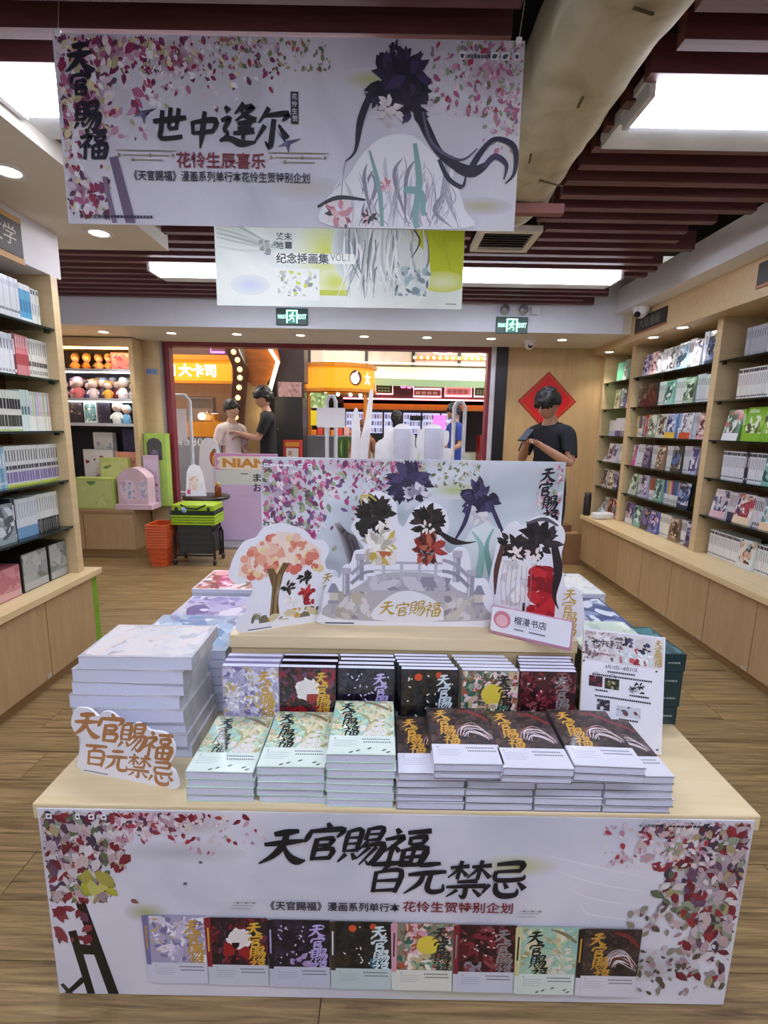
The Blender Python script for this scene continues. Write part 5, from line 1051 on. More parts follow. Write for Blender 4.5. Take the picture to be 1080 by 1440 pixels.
# ================================================================ fittings on walls and soffits
def exit_sign(x, z, label):
    t = thing('exit_sign', label, 'exit sign', (x, 4.53, z), 0, 'green emergency exit signs')
    MB().bevbox(-.14, .14, -.02, 0, -.07, .07, .004).build('housing', mat('exit_green', '#14463a', .35), t)
    P = Print(-.02)
    P.text('安全出口', -.125, -.052, 0, .036, '#8fe8c0', .02); P.text('EXIT', .055, .128, 0, .040, '#8fe8c0', .02)
    P.rect(-.05, .05, -.055, .055, '#8fe8c0'); P.rect(-.038, .038, -.056, .044, '#14463a')
    P.disc(.008, .030, .009, '#8fe8c0', 10)
    for pts in ([(.004, .02, .016), (-.004, -.004, .016), (-.002, -.012, .012)], [(-.002, -.008, .011), (.016, -.022, .009), (.012, -.045, .008)], [(-.004, -.008, .011), (-.018, -.026, .009), (-.034, -.03, .008)], [(.004, .016, .008), (.022, .004, .007), (.030, .012, .006)], [(.0, .016, .008), (-.02, .010, .007), (-.024, -.004, .006)]): P.stroke(pts, '#8fe8c0', 3)
    P.build('pictogram', LITINK, t)
exit_sign(-.845, 2.365, 'green lit exit sign on the white fascia below the yellow banner')
exit_sign(1.105, 2.325, 'green lit exit sign on the white fascia near the right corner')
t = thing('emergency_light', 'twin round emergency lamps with white box above the right exit sign', 'emergency light', (1.16, 4.53, 2.45))
MB().bevbox(.10, .18, -.04, 0, -.035, .03, .004).build('battery_box', mat('plastic_white', '#cfd2d6', .4), t)
for dx in (-.13, .035):
    MB().lathe([(.0, -.03), (.03, -.028), (.042, -.01), (.04, .01), (.0, .02)], (dx, -.045, .0), 16, 0, Matrix.Rotation(math.pi / 2, 4, 'X')).build('lamp_head', mat('lamp_chrome', '#a9acb2', .15, .6), t)
    MB().tube([(dx, -.03, 0), (dx, 0, 0)], .008, 6).build('lamp_arm', STEEL, t)
def camera_dome(loc, label, rz, hang):
    t = thing('security_camera', label, 'camera', loc, rz, 'white dome security cameras')
    if hang:
        MB().lathe([(.05, 0), (.052, -.02), (.045, -.03)], n=18).build('base', WHITE, t)
        MB().ball((0, -.004, -.05), .042, 0, 16, 10).build('eyeball', WHITE, t); MB().lathe([(.0, .001), (.02, .0), (.024, -.01)], (0, -.043, -.058), 14, 0, Matrix.Rotation(math.pi / 2, 4, 'X')).build('lens', BLACK, t)
    else:
        MB().lathe([(.06, 0), (.062, -.03), (.05, -.06), (.02, -.085), (0, -.09)], n=20).build('shell', WHITE, t); MB().ball((-.038, -.022, -.062), .026, 0, 14, 8).build('lens', BLACK, t)
camera_dome((2.10, 4.24, 2.43), 'white dome security camera under the right beam beside the name plate', 0, False)
camera_dome((1.38, 4.90, 2.27), 'round white security camera hanging under the soffit right of the doorway', 0, True)
# name plates on the headers
t = thing('name_plate', 'dark name plate with carved lettering on the right bookcase header', 'sign', (2.178, 4.215, 2.262), -math.pi / 2)
MB().box(-.235, .235, -.012, 0, 0, .12).build('plate', DARKPLATE, t); MB().box(-.242, .242, -.008, -.0002, -.012, 0).build('frame_edge', mat('plate_edge', '#a8714a', .5), t)
P = Print(-.012); P.text('大陆漫画', -.17, .15, .06, .075, '#8a847c', -.004); P.build('lettering', PRINT, t)
t = thing('name_plate', 'dark name plate with pale lettering on the left white header', 'sign', (-1.811, 2.40, 2.205), math.pi / 2)
MB().box(-.16, .16, -.014, 0, 0, .155).build('plate', DARKPLATE, t); MB().box(-.17, .17, -.010, -.0002, -.03, 0).box(-.17, .17, -.010, -.0002, .155, .18).build('frame_edge', mat('plate_wood', '#b98a4c', .5), t)
P = Print(-.014); P.text('文学', -.05, .12, .085, .09, '#b4aca0', -.004); P.build('lettering', PRINT, t)
t = thing('name_plate', 'wood framed name plate on the right header at the picture edge', 'sign', (2.178, 2.98, 2.275), -math.pi / 2)
MB().box(-.06, .24, -.012, 0, 0, .12).build('plate', DARKPLATE, t); MB().box(-.07, .25, -.008, -.0002, -.02, 0).build('frame_edge', MATS['plate_edge'], t)
# red diamond on the back wall
t = thing('red_diamond', 'red paper diamond with gold edge on the wooden back wall', 'decoration', (1.735, 5.348, 1.72), 0)
MB().prism([(0, -.31), (.315, 0), (0, .31), (-.315, 0)], -.004, 0).build('paper', mat('red_paper', '#a8141c', .4), t)
MB().prism([(0, -.285), (.29, 0), (0, .285), (-.29, 0)], -.0048, -.004).build('centre', mat('red_paper_bright', '#c8161e', .35), t)
P = Print(-.0048)
for pts in ([(0, -.285), (.29, 0), (.285, .005), (0, -.278)], [(0, .285), (-.29, 0), (-.285, -.005), (0, .278)], [(0, .285), (.29, 0), (.285, -.005), (0, .278)], [(0, -.285), (-.29, 0), (-.285, .005), (0, -.278)]): P.pg(pts, '#a8742c')
P.text('福', -.13, .13, 0, .26, '#c43a1e', .01); P.build('lettering', PRINT, t)
tag(MB().box(-.06, .06, -.004, 0, -.03, .03).build('blue_note', mat('note_blue', '#8fa4cf', .5), None, Matrix.Translation((-2.50, 5.328, 1.955))), 'small pale blue lettered strip on the wooden pillar left of the doorway', 'note')
P = Print(-.004); P.text('探长', -.056, .056, 0, .05, '#4a6ab8', .01); P.build('lettering', PRINT, bpy.data.objects['blue_note'])
# things on and beside the far end of the right ledge
t = thing('tumbler', 'black tumbler standing on the far end of the right ledge', 'bottle', (2.115, 4.98, .5455)); MB().lathe([(.034, 0), (.036, .01), (.036, .19), (.03, .20)], n=18).build('body', BLACK, t); MB().lathe([(.034, .20), (.034, .235), (.02, .24), (0, .24)], n=18).build('lid', mat('lid_black', '#242428', .3), t)
t = thing('tissue_pack', 'white tissue pack on the right ledge beside the black tumbler', 'tissue pack', (2.20, 4.80, .5455), .3)
MB().bevbox(-.10, .10, -.055, .055, 0, .062, .018).build('pack', mat('tissue_film', '#dfe1e6', .3), t); MB().prism([(-.03, .06), (.03, .06), (.02, .085), (-.01, .095)], -.004, .004).build('tissue', PAPERW, t)
CARD = mat('cardboard', '#8a6644', .8)
t = thing('cardboard_box', 'brown cardboard carton on the floor at the far end of the right cabinets', 'box', (1.97, 5.12, 0.001)); MB().box(-.14, .125, -.11, .11, 0, .33).build('carton', CARD, t); MB().box(-.14, .125, -.11, -.002, .33, .335).box(-.14, .125, .002, .11, .33, .335).build('flap', mat('carton_flap', '#9a7450', .8), t); MB().box(-.14, .125, -.03, .03, .3352, .336).build('tape', mat('tape', '#a8895c', .3), t)
t = thing('cardboard_box', 'smaller dark carton stacked on the brown carton', 'box', (1.93, 5.17, .337)); MB().box(-.11, .09, -.07, .07, 0, .07).build('carton', mat('carton_dark', '#6a4a36', .8), t); MB().box(-.11, .09, -.004, .004, .07, .0705).build('tape', MATS['tape'], t)

# ================================================================ glass display case with toys at the left
dc = thing('display_cabinet', 'wooden display cabinet with white shelves of toys by the left doorway', 'cabinet', (-2.95, 5.22, 0))
mt = Matrix.Translation((2.95, -5.22, 0))
MB().box(-3.55, -2.60, 5.43, 5.455, .5, 2.25, 0, None, mt).build('back_panel', mat('case_back', '#2a2630', .6), dc)
for x in (-3.56, -2.63): MB().box(x, x + .045, 5.12, 5.43, .5, 2.26, 0, None, mt).build('side_panel', BIRCH, dc)
MB().box(-3.515, -2.63, 5.12, 5.43, 2.17, 2.26, 0, None, mt).build('top_panel', BIRCH, dc)
CSZ = [1.955, 1.66, 1.405]
for z in CSZ: MB().box(-3.515, -2.632, 5.13, 5.43, z - .03, z, 0, None, mt).build('shelf', mat('case_shelf', '#cfd0d6', .4), dc)
MB().box(-3.50, -2.64, 5.14, 5.17, 2.155, 2.169, 0, None, mt).build('light_strip', emit('case_led', '#ffc46a', 9), dc)
MB().box(-3.50, -2.64, 5.15, 5.165, 1.917, 1.924, 0, None, mt).build('light_strip', emit('case_led2', '#f4f6ff', 10), dc)
MB().box(-3.50, -2.64, 5.15, 5.165, 1.622, 1.629, 0, None, mt).build('light_strip', MATS['case_led2'], dc)
cb = thing('low_cabinet', 'low beech cabinet carrying gift boxes by the left doorway', 'cabinet', (-2.95, 5.12, 0)); mt = Matrix.Translation((2.95, -5.12, 0))
MB().box(-3.6, -2.612, 4.97, 5.42, .09, .50, 0, None, mt).build('carcass', BIRCHD, cb); MB().box(-3.6, -2.62, 4.985, 5.42, .001, .09, 0, None, mt).build('plinth', MATS['plinth_beech'], cb)
for a, b in ((-3.6, -3.145), (-3.14, -2.615)): MB().box(a + .004, b, 4.952, 4.97, .095, .47, 0, None, mt).build('door', BIRCHD, cb)
MB().box(-3.6, -2.606, 4.945, 5.42, .50, .525, 0, None, mt).build('top', BIRCHD, cb)
def doll(x, y, z, h, cols, label, grp, seed):
    rg = random.Random(seed); t = thing('doll', label, 'doll', (x, y, z), rg.uniform(-.4, .4), grp); s = h / .2
    MB().lathe([(.0, 0), (.04 * s, 0), (.045 * s, .03 * s), (.03 * s, .085 * s), (.018 * s, .10 * s), (0, .102 * s)], n=12).build('body', mat('doll_' + cols[0], cols[0], .8), t)
    for sx in (-1, 1): MB().tube([(sx * .02 * s, 0, .09 * s), (sx * .045 * s, -.012 * s, .06 * s), (sx * .05 * s, -.025 * s, .04 * s)], [.011 * s, .012 * s, .009 * s], 7).build('arm', mat('doll_' + cols[0], cols[0], .8), t)
    MB().ball((0, 0, .14 * s), (.042 * s, .038 * s, .042 * s), 0, 12, 8).build('head', mat('doll_skin', '#e2c4b0', .7), t)
    MB().ball((0, .008 * s, .15 * s), (.047 * s, .042 * s, .045 * s), 0, 12, 8, lambda d, p: p * (.86 if d.y < -.2 and d.z < .45 else 1.04)).build('hair', mat('hair_' + cols[1], cols[1], .7), t)
def carton(x0, x1, y0, y1, z0, z1, col, label, grp, pal=None, seed=0, cat='box', name='gift_box'):
    t = thing(name, label, cat, ((x0 + x1) / 2, y0, z0 + .0008), 0, grp); hx = (x1 - x0) / 2; h = z1 - z0
    MB().bevbox(-hx, hx, 0, y1 - y0, 0, h, .003).build('carton', mat('box_' + col, col, .4), t)
    P = Print(0); rg = random.Random(seed)
    P.rect(-hx * .9, hx * .9, h * .08, h * .92, pal[0]); P.daubs(-hx * .88, hx * .88, h * .1, h * .9, pal, 22, hx * .1, hx * .3, rg); P.build('printed_front', PRINTG, t); return t
places = ['far left', 'left', 'left of centre', 'centre', 'right of centre', 'right', 'far right']
for i, x in enumerate((-3.27, -3.15, -3.02, -2.92, -2.83)): doll(x, 5.27, CSZ[0], .15, [['#d89a5a', '#c98a4a', '#e2b48a', '#d8b07a', '#e2c8a4'][i], ['#a86a3a', '#d8a45a', '#c97a5a', '#8a5a3a', '#e2c48a'][i]], 'small warm toned doll, %s of the top cabinet shelf' % places[i + 1], 'dolls on the top cabinet shelf', i)
for i, x in enumerate((-3.33, -3.21, -3.08, -2.97)): doll(x, 5.36, CSZ[0], .19, [['#c9a07a', '#b8845a', '#cfb49a', '#a87a5a'][i], ['#8a6a4a', '#b8925a', '#6a4a3a', '#c9a46a'][i]], 'taller tan doll, %s in the back row of the top cabinet shelf' % places[i + 1], 'dolls on the top cabinet shelf', 90 + i)
carton(-2.86, -2.66, 5.20, 5.40, CSZ[0], CSZ[0] + .17, '#d87a92', 'pink printed box at the right of the top cabinet shelf', 'boxes in the display cabinet', ['#e2a4b4', '#d06a86', '#c4508a', '#f0c8d0'], 3)
for i in range(10):
    x = -3.40 + i * .078; c = ['#c98aa4', '#e2b49a', '#d8706a', '#6a7ab0', '#e2c8c0', '#5a4a5a', '#e2a43a', '#8a2f3a', '#e6dede', '#cfc4c4'][i]; hcol = ['#a87a8a', '#6a4a3a', '#d8a0b0', '#3a3440', '#c9a06a', '#8a9ab0', '#e29a2c', '#4a2a2a', '#cfd0d6', '#3a3a44'][i]
    doll(x, 5.24 + .05 * (i % 2), CSZ[1], .19 + .02 * (i % 3), [c, hcol], 'plush doll number %s from the left on the second cabinet shelf' % ['one', 'two', 'three', 'four', 'five', 'six', 'seven', 'eight', 'nine', 'ten'][i], 'dolls on the second cabinet shelf', 20 + i)
for i, (x, c, pal) in enumerate(((-3.28, '#3a2c2a', ['#2a2426', '#5a4034', '#1d1a1e', '#8a6a5a']), (-3.13, '#c9c8b4', ['#6a8a86', '#cfd4c8', '#2a3a3e', '#d8cf9a']), (-2.98, '#3a3038', ['#2a2430', '#4a3a3a', '#1d1a1e', '#6a5a66']))):
    carton(x - .068, x + .066, 5.22, 5.38, CSZ[2], CSZ[2] + .215, c, ['dark brown figure box at the left of the third cabinet shelf', 'pale teal figure box between two dark boxes', 'dark plum figure box at the middle of the third cabinet shelf'][i], 'boxes in the display cabinet', pal, 40 + i)
doll(-2.83, 5.2, CSZ[2], .24, ['#e2e0d6', '#cfc8b4'], 'white gowned doll on the third cabinet shelf', 'dolls on the third cabinet shelf', 50)
doll(-2.73, 5.19, CSZ[2], .20, ['#7ab4d8', '#8fc4e2'], 'sky blue doll beside the white gowned doll', 'dolls on the third cabinet shelf', 51)
carton(-2.71, -2.64, 5.30, 5.42, CSZ[2], CSZ[2] + .2, '#1d1a20', 'black figure box at the right end of the third cabinet shelf', 'boxes in the display cabinet', ['#241f28', '#3a3440', '#8a8a96'], 45)
for i in range(9):
    x = -3.36 + i * .082; doll(x, 5.38, CSZ[1], .24, [['#8a5a6a', '#3a3a4a', '#c9a0a0', '#b4503a', '#d8c8b8', '#6a5a8a', '#a87a4a', '#d8d4d8', '#5a2a34'][i], ['#e2b4c4', '#6a4a3a', '#2c2428', '#c9a06a', '#8a5a3a', '#c4c8d8', '#3a2a24', '#a88a7a', '#e2d8cc'][i]], 'tall plush doll, %s from the left in the back row of the second shelf' % ['first', 'second', 'third', 'fourth', 'fifth', 'sixth', 'seventh', 'eighth', 'ninth'][i], 'dolls on the second cabinet shelf', 110 + i)
# gift boxes stacked on the low cabinet
LZ0 = .526
carton(-3.22, -2.80, 4.955, 5.10, LZ0, LZ0 + .32, '#b4c46a', 'large yellow green gift box with green printed plant on the low cabinet', 'gift boxes on the low cabinet', ['#c2cf86', '#bcc97a', '#c8d494', '#5f8a4a', '#c2cf86', '#b6c472'], 60)
carton(-3.01, -2.72, 5.11, 5.20, LZ0, LZ0 + .52, '#c4cc78', 'second yellow green gift box standing behind the large one', 'gift boxes on the low cabinet', ['#cdd48c', '#c4cc7c', '#6f8a4a', '#d2d894'], 61)
t = thing('gift_box', 'pale pink arched gift box with blue crest print on the low cabinet', 'box', (-2.60, 4.953, LZ0 + .0008), 0, 'gift boxes on the low cabinet')
PNK = mat('gift_pink', '#d8b8c6', .4)
MB().box(-.19, .19, -.012, .19, 0, .05).build('base', PNK, t); MB().prism([(-.16, .05), (.15, .05), (.15, .33), (.12, .37), (.06, .42), (0, .435), (-.06, .42), (-.13, .37), (-.16, .33)], .01, .17).build('carton', PNK, t)
P = Print(.01); rg = random.Random(3)
for cx, rr in ((-.05, .085), (.10, .04)): P.disc(cx, .20, rr, '#e2ccd6', 20, .11); P.daubs(cx - rr * .8, cx + rr * .8, .11, .29, ['#8f9ac0', '#b4bcd8', '#c4a8bc', '#a4b0d0', '#dfd0da'], 24, .01, .03, rg)
P.build('printed_crest', PRINTG, t)
carton(-3.24, -2.92, 5.21, 5.26, LZ0 + .0, LZ0 + .60, '#dfdadc', 'white printed box with small dark red prints at the left of the low cabinet', 'gift boxes on the low cabinet', ['#e2dedf', '#8a3a4a', '#dcd8da', '#c9a8ae'], 62)
carton(-2.575, -2.42, 5.15, 5.195, LZ0, LZ0 + .55, '#c9b0c8', 'lilac printed box at the right of the low cabinet', 'gift boxes on the low cabinet', ['#cdb8cf', '#8a3a5a', '#d8c8d8', '#a88ab0'], 63)
carton(-2.90, -2.66, 5.205, 5.215, LZ0, LZ0 + .58, '#d8907a', 'coral printed card box behind the pink arched box', 'gift boxes on the low cabinet', ['#dc9a84', '#c97a6a', '#e2b4a0'], 64)
carton(-3.16, -2.95, 5.28, 5.36, LZ0, LZ0 + .78, '#e4e2de', 'white cushion-like box with grey window behind the printed boxes', 'gift boxes on the low cabinet', ['#e4e2de', '#b4b4bc', '#dcdad6'], 65)
carton(-2.86, -2.64, 5.31, 5.41, LZ0, LZ0 + .82, '#2a2750', 'tall navy box at the back of the low cabinet', 'gift boxes on the low cabinet', ['#2c2a56', '#241f48', '#3a3768'], 66)
doll(-2.82, 5.24, LZ0 + .55 + .002 - .55 + .6, .2, ['#e2c4ce', '#e8d0d8'], 'pale pink plush doll above the arched gift box', 'dolls among the gift boxes', 70) if 0 else None
t = thing('figure_box', 'lime green window box with a dark figure against the wooden pillar', 'box', (-2.455, 5.20, .526 + .0008), 0)
MB().box(-.12, .11, 0, .11, .0, .78).build('carton', mat('lime_box', '#a4c45a', .4), t); MB().prism([(-.09, .50), (.07, .50), (.07, .68), (.04, .72), (-.01, .735), (-.06, .72), (-.09, .68)], -.002, 0).build('window', mat('box_window', '#3a3634', .2), t); MB().ball((-.01, -.008, .56), (.045, .012, .05), 0, 12, 6).build('figure', mat('fig_violet', '#6a5a78', .6), t)

# ================================================================ trolley, baskets, side table and board near the doorway
def open_basket(w0, d0, w1, d1, h, slat_m, rim_m, parent):
    mb = MB(); n = 4
    for (ax, sg_) in (('x', -1), ('x', 1), ('y', -1), ('y', 1)):
        for k in range(5):
            z = .01 + (h - .02) * k / 4; f = z / h; wx = w0 + (w1 - w0) * f; wy = d0 + (d1 - d0) * f
            if ax == 'y': mb.box(-wx, wx, sg_ * wy - .003, sg_ * wy + .003, z - .012, z + .012)
            else: mb.box(sg_ * wx - .003, sg_ * wx + .003, -wy, wy, z - .012, z + .012)
        for k in range(6):
            u = -1 + 2 * k / 5; z = 0
            if ax == 'y': mb.add([(u * w0 - .006, sg_ * d0, 0), (u * w0 + .006, sg_ * d0, 0), (u * w1 + .006, sg_ * d1, h), (u * w1 - .006, sg_ * d1, h)], [(0, 1, 2, 3)])
            else: mb.add([(sg_ * w0, u * d0 - .006, 0), (sg_ * w0, u * d0 + .006, 0), (sg_ * w1, u * d1 + .006, h), (sg_ * w1, u * d1 - .006, h)], [(0, 1, 2, 3)])
    mb.box(-w0, w0, -d0, d0, 0, .006); mb.build('basket_wall', slat_m, parent)
    r = MB(); e = .008
    r.box(-w1 - e, w1 + e, -d1 - e, -d1 + .002, h - .008, h + .006).box(-w1 - e, w1 + e, d1 - .002, d1 + e, h - .008, h + .006).box(-w1 - e, -w1 + .002, -d1, d1, h - .008, h + .006).box(w1 - .002, w1 + e, -d1, d1, h - .008, h + .006)
    r.build('rim', rim_m, parent)
ORG = mat('basket_orange', '#c9501e', .45); ORR = mat('basket_rim', '#d8683a', .4)
kids0 = None
for k in range(9):
    lab = 'orange shopping basket %s of the nested stack by the trolley' % ('at the bottom' if k == 0 else 'on top' if k == 8 else ['', 'second', 'third', 'fourth', 'fifth', 'sixth', 'seventh', 'eighth'][k] + ' from the bottom')
    t = thing('shopping_basket', lab, 'basket', (-2.24, 4.78, .002 + .027 * k), 0, 'orange baskets nested in a stack')
    if kids0 is None: open_basket(.075, .10, .098, .13, .205, ORG, ORR, t); kids0 = list(t.children)
    else:
        for c in kids0: o = c.copy(); COL.objects.link(o); o.parent = t
t = thing('trolley', 'black tubular trolley on castors carrying green crates', 'trolley', (-1.91, 4.88, 0), 0)
for sx in (-1, 1): MB().tube([(sx * .20, -.13, .05), (sx * .20, -.13, .30), (sx * .185, -.11, .36), (sx * .185, .11, .36), (sx * .20, .13, .30), (sx * .20, .13, .05)], .012, 8).build('side_frame', BLACK, t)
for y in (-.13, .13): MB().tube([(-.20, y, .10), (.20, y, .10)], .01, 8).build('cross_bar', BLACK, t)
for sx in (-1, 1):
    for y in (-.13, .13): c = MB().lathe([(.012, -.011), (.026, -.011), (.028, 0), (.026, .011), (.012, .011)], (sx * .20, y, .0285), 14, 0, Matrix.Rotation(math.pi / 2, 4, 'Y')).build('castor', mat('castor_black', '#1a1a1c', .5), t); MB().box(sx * .20 - .016, sx * .20 + .016, y - .012, y + .012, .045, .06).build('castor_fork', STEEL, c)
t = thing('storage_crate', 'dark grey plastic crate inside the black trolley', 'crate', (-1.91, 4.88, .112)); MB().bevbox(-.175, .175, -.115, .115, 0, .30, .01).build('tub', mat('crate_dark', '#2b2e2c', .5), t)
for k in range(4): MB().box(-.178, .178, -.119, -.115, .05 + .06 * k, .06 + .06 * k).build('rib', mat('crate_rib', '#353936', .5), t)
LIME = mat('crate_lime', '#97b81a', .4); DKC = mat('crate_black', '#1d1f1c', .45)
for k in range(3):
    z = .415 + (.052 * k if k < 2 else .105)
    lab = ['lowest lime green crate on the trolley', 'middle lime green crate on the trolley', 'lime green case with black handle on top of the trolley'][k]
    t = thing('lime_crate', lab, 'crate', (-1.91, 4.88, z), 0, 'lime green crates on the trolley')
    if k < 2:
        MB().bevbox(-.22, .22, -.14, .14, 0, .02, .004).bevbox(-.22, .22, -.14, .14, .026, .048, .004).build('shell', LIME, t); MB().box(-.21, .21, -.13, .13, .018, .03).build('seam', DKC, t)
    else:
        MB().bevbox(-.22, .22, -.14, .14, 0, .035, .006).build('lower_shell', DKC, t); MB().bevbox(-.215, .215, -.135, .135, .036, .10, .012).build('lid', LIME, t)
        MB().tube([(-.12, -.13, .10), (-.05, -.14, .065), (.05, -.14, .06), (.13, -.13, .10)], .009, 8).build('handle', BLACK, t); MB().lathe([(.03, 0), (.03, .004), (0, .004)], (-.08, -.141, .05), 16, 0, Matrix.Rotation(math.pi / 2, 4, 'X')).build('badge', mat('badge_blue', '#9ac0da', .4), t)
        for x in (-.16, .16): MB().box(x - .015, x + .015, -.1385, -.135, .02, .075).build('latch', DKC, t)
t = thing('side_table', 'round black side table on turned legs holding a card stand', 'table', (-1.97, 5.30, 0))
MB().lathe([(.0, .595), (.23, .595), (.248, .605), (.252, .62), (.248, .635), (0, .635)], n=28).build('table_top', mat('table_black', '#231a18', .35), t)
for a in (-.6, 1.5, 3.6):
    x, y = .21 * math.cos(a), .21 * math.sin(a)
    MB().lathe([(.02, 0), (.018, .05), (.012, .09), (.022, .12), (.012, .16), (.012, .45), (.02, .48), (.013, .52), (.018, .595)], (x, y, .001), 10).build('leg', BLACK, t)
MB().tube([(.21 * math.cos(-.6), .21 * math.sin(-.6), .14), (0, 0, .14), (.21 * math.cos(1.5), .21 * math.sin(1.5), .14), (0, 0, .14), (.21 * math.cos(3.6), .21 * math.sin(3.6), .14)], .008, 6).build('stretcher', BLACK, t)
t = thing('card_stand', 'white pointed card stand with notices on the side table', 'card', (-2.07, 5.24, .6358), .1, None, -.15)
MB().prism([(-.10, 0), (.12, 0), (.08, .26), (.04, .33), (-.01, .35), (-.06, .33), (-.09, .26)], 0, .006).build('board', PAPERW, t); P = Print(0); rg = random.Random(5); P.rect(-.07, .03, .06, .22, '#e2d2cc'); P.daubs(-.07, .03, .06, .22, ['#e6d8d0', '#d8c0b4', '#dcd4d8', '#c9a898'], 22, .008, .02, rg); P.rect(.04, .085, .06, .15, '#dcdce4'); P.rect(-.085, -.05, .02, .07, '#c94a8a'); P.build('printed_notes', PRINT, t)
t = thing('jar', 'amber glass bottle on the side table beside the card stand', 'bottle', (-1.81, 5.22, .6358)); MB().lathe([(.032, 0), (.036, .01), (.036, .10), (.03, .12), (.02, .13)], n=14).build('body', mat('amber', '#7a3a16', .15), t); MB().lathe([(.022, .13), (.022, .155), (0, .157)], n=12).build('cap', mat('cap_gold', '#b08a4a', .3, .5), t)
nb = thing('pink_board', 'tall pink and lilac board with puffy orange lettering by the doorway', 'display board', (-1.80, 5.86, .002), 0)
MB().box(-.26, .50, 0, .02, 0, 1.07).build('board', wash('pink_wash', [(.3, '#c9b4dc'), (.6, '#d4b8d8'), (.8, '#cfc4e0')], 1.2, .5, detail=1), nb)
P = Print(0); P.rect(-.25, .49, .69, .87, '#cfd6cf'); P.rect(-.25, .49, .87, 1.06, '#d48ac0')
P.pg(closed([(-.19, .88), (.40, .88), (.41, .96), (.40, 1.03), (-.19, 1.03), (-.20, .96)], 3), '#e8dcc8')
P.text('NIAN', -.165, .38, .955, .11, '#c98a3a', .05)
P.text('ま', .20, .30, .78, .1, '#1d1a20', .02); P.text('お', .20, .30, .66, .1, '#1d1a20', .02); P.rect(.05, .14, .82, .83, '#3a3440')
for k in range(5): P.stroke([(.0 + .05 * k, .55, .002), (.02 + .05 * k, .56, .003), (.03 + .05 * k, .54, .002)], '#8a7ab0')
P.build('print', PRINT, nb)
t = thing('dark_carton', 'small dark box with red lid behind the tree board near the doorway', 'box', (-1.17, 5.05, .001)); MB().box(-.1, .12, 0, .2, 0, .28).build('carton', mat('box_coal', '#2a2226', .5), t); MB().box(-.1, .12, .002, .2, .28, .31).build('lid', mat('box_brick', '#8a4a3a', .5), t)

# ---------------------------------------------------------------- anti-theft gates and blank-backed cut-outs in the doorway
PLAST = mat('gate_plastic', '#c4c9d2', .4)
def gate(x, y, w_, h, label, lean=0.0):
    t = thing('security_gate', label, 'security gate', (x, y, 0.001), 0, 'anti-theft gates in the doorway')
    mb = MB(); q = w_ / 2
    mb.tube([(-q, 0, .04), (-q + lean * .5, 0, h * .5), (-q + lean, 0, h - .07), (-q * .5 + lean, 0, h - .012), (q * .5 + lean, 0, h - .012), (q + lean, 0, h - .07), (q + lean * .5, 0, h * .5), (q, 0, .04)], .022, 8); mb.build('loop', PLAST, t)
    MB().bevbox(-q - .03, q + .03, -.06, .06, 0, .04, .008).build('foot', PLAST, t)
    for z in (.55, .62): MB().tube([(-q + lean * z / h, 0, z), (q + lean * z / h, 0, z)], .012, 6).build('cross_rail', PLAST, t)
gate(-2.33, 5.62, .20, 1.74, 'arched grey anti-theft gate at the left doorway jamb')
gate(-.62, 5.62, .10, 1.76, 'narrow pale anti-theft gate in the middle of the doorway')
gate(.84, 5.62, .12, 1.72, 'narrow pale anti-theft gate at the right of the doorway')
tag(MB().box(-.10, .06, -.003, .003, 1.22, 1.58).build('gate_notice', PAPERW, None, Matrix.Translation((-2.32, 5.585, 0))), 'white paper notice taped inside the left anti-theft gate', 'notice')
tag(MB().box(-.16, .16, -.003, .003, 1.40, 1.62).build('gate_notice', PAPERW, None, Matrix.Translation((-.62, 5.585, 0))), 'blank white sheet taped across the middle anti-theft gate', 'notice')
def blank_standee(x, y, pts, label, strut=None):
    t = thing('blank_standee', label, 'standee', (x, y, .001), 0, 'blank-backed cut-outs in the doorway'); MB().prism(closed(pts, 3), 0, .012).build('board', mat('standee_white', '#d9dae4', .5), t)
    if strut: MB().box(strut[0], strut[1], -.03, -.0005, 0, strut[2]).build('back_strut', mat('standee_strut', '#b9bdd6', .5), t)
    MB().box(-.08, .08, .012, .14, 0, .012).build('foot', MATS['standee_white'], t)
blank_standee(-.30, 5.14, [(-.08, 0), (.03, 0), (.05, .8), (.035, 1.4), (.01, 1.585), (-.02, 1.60), (-.045, 1.5), (-.06, 1.1)], 'narrow white blade-shaped cut-out, leftmost in the doorway')
blank_standee(-.235, 5.22, [(-.10, 0), (.0, 0), (.04, .9), (.085, 1.5), (.10, 1.76), (.085, 1.80), (.06, 1.77), (.02, 1.5), (-.05, 1.1)], 'tall slanted white blade-shaped cut-out in the doorway')
blank_standee(.04, 5.28, [(-.16, 0), (.10, 0), (.11, 1.0), (.09, 1.35), (.02, 1.42), (-.05, 1.40), (-.06, 1.3), (-.13, 1.25), (-.15, 1.1)], 'white cut-out partly hidden behind the rounded one')
blank_standee(.20, 5.18, [(-.16, 0), (.18, 0), (.15, .9), (.17, 1.0), (.14, 1.08), (.155, 1.17), (.12, 1.22), (.115, 1.33), (.075, 1.36), (.06, 1.43), (-.02, 1.455), (-.09, 1.43), (-.12, 1.36), (-.13, 1.1)], 'white lobed cut-out with lilac strut, left of the pair in the doorway', (-.10, .06, 1.40))
blank_standee(.50, 5.18, [(-.18, 0), (.22, 0), (.20, 1.06), (.235, 1.12), (.19, 1.20), (.13, 1.21), (.17, 1.27), (.17, 1.38), (.11, 1.39), (.07, 1.44), (-.02, 1.455), (-.10, 1.42), (-.16, 1.34), (-.17, 1.22), (-.13, 1.12), (-.15, .9)], 'white lobed cut-out with lilac strut, right of the pair in the doorway', (-.08, .10, 1.41))
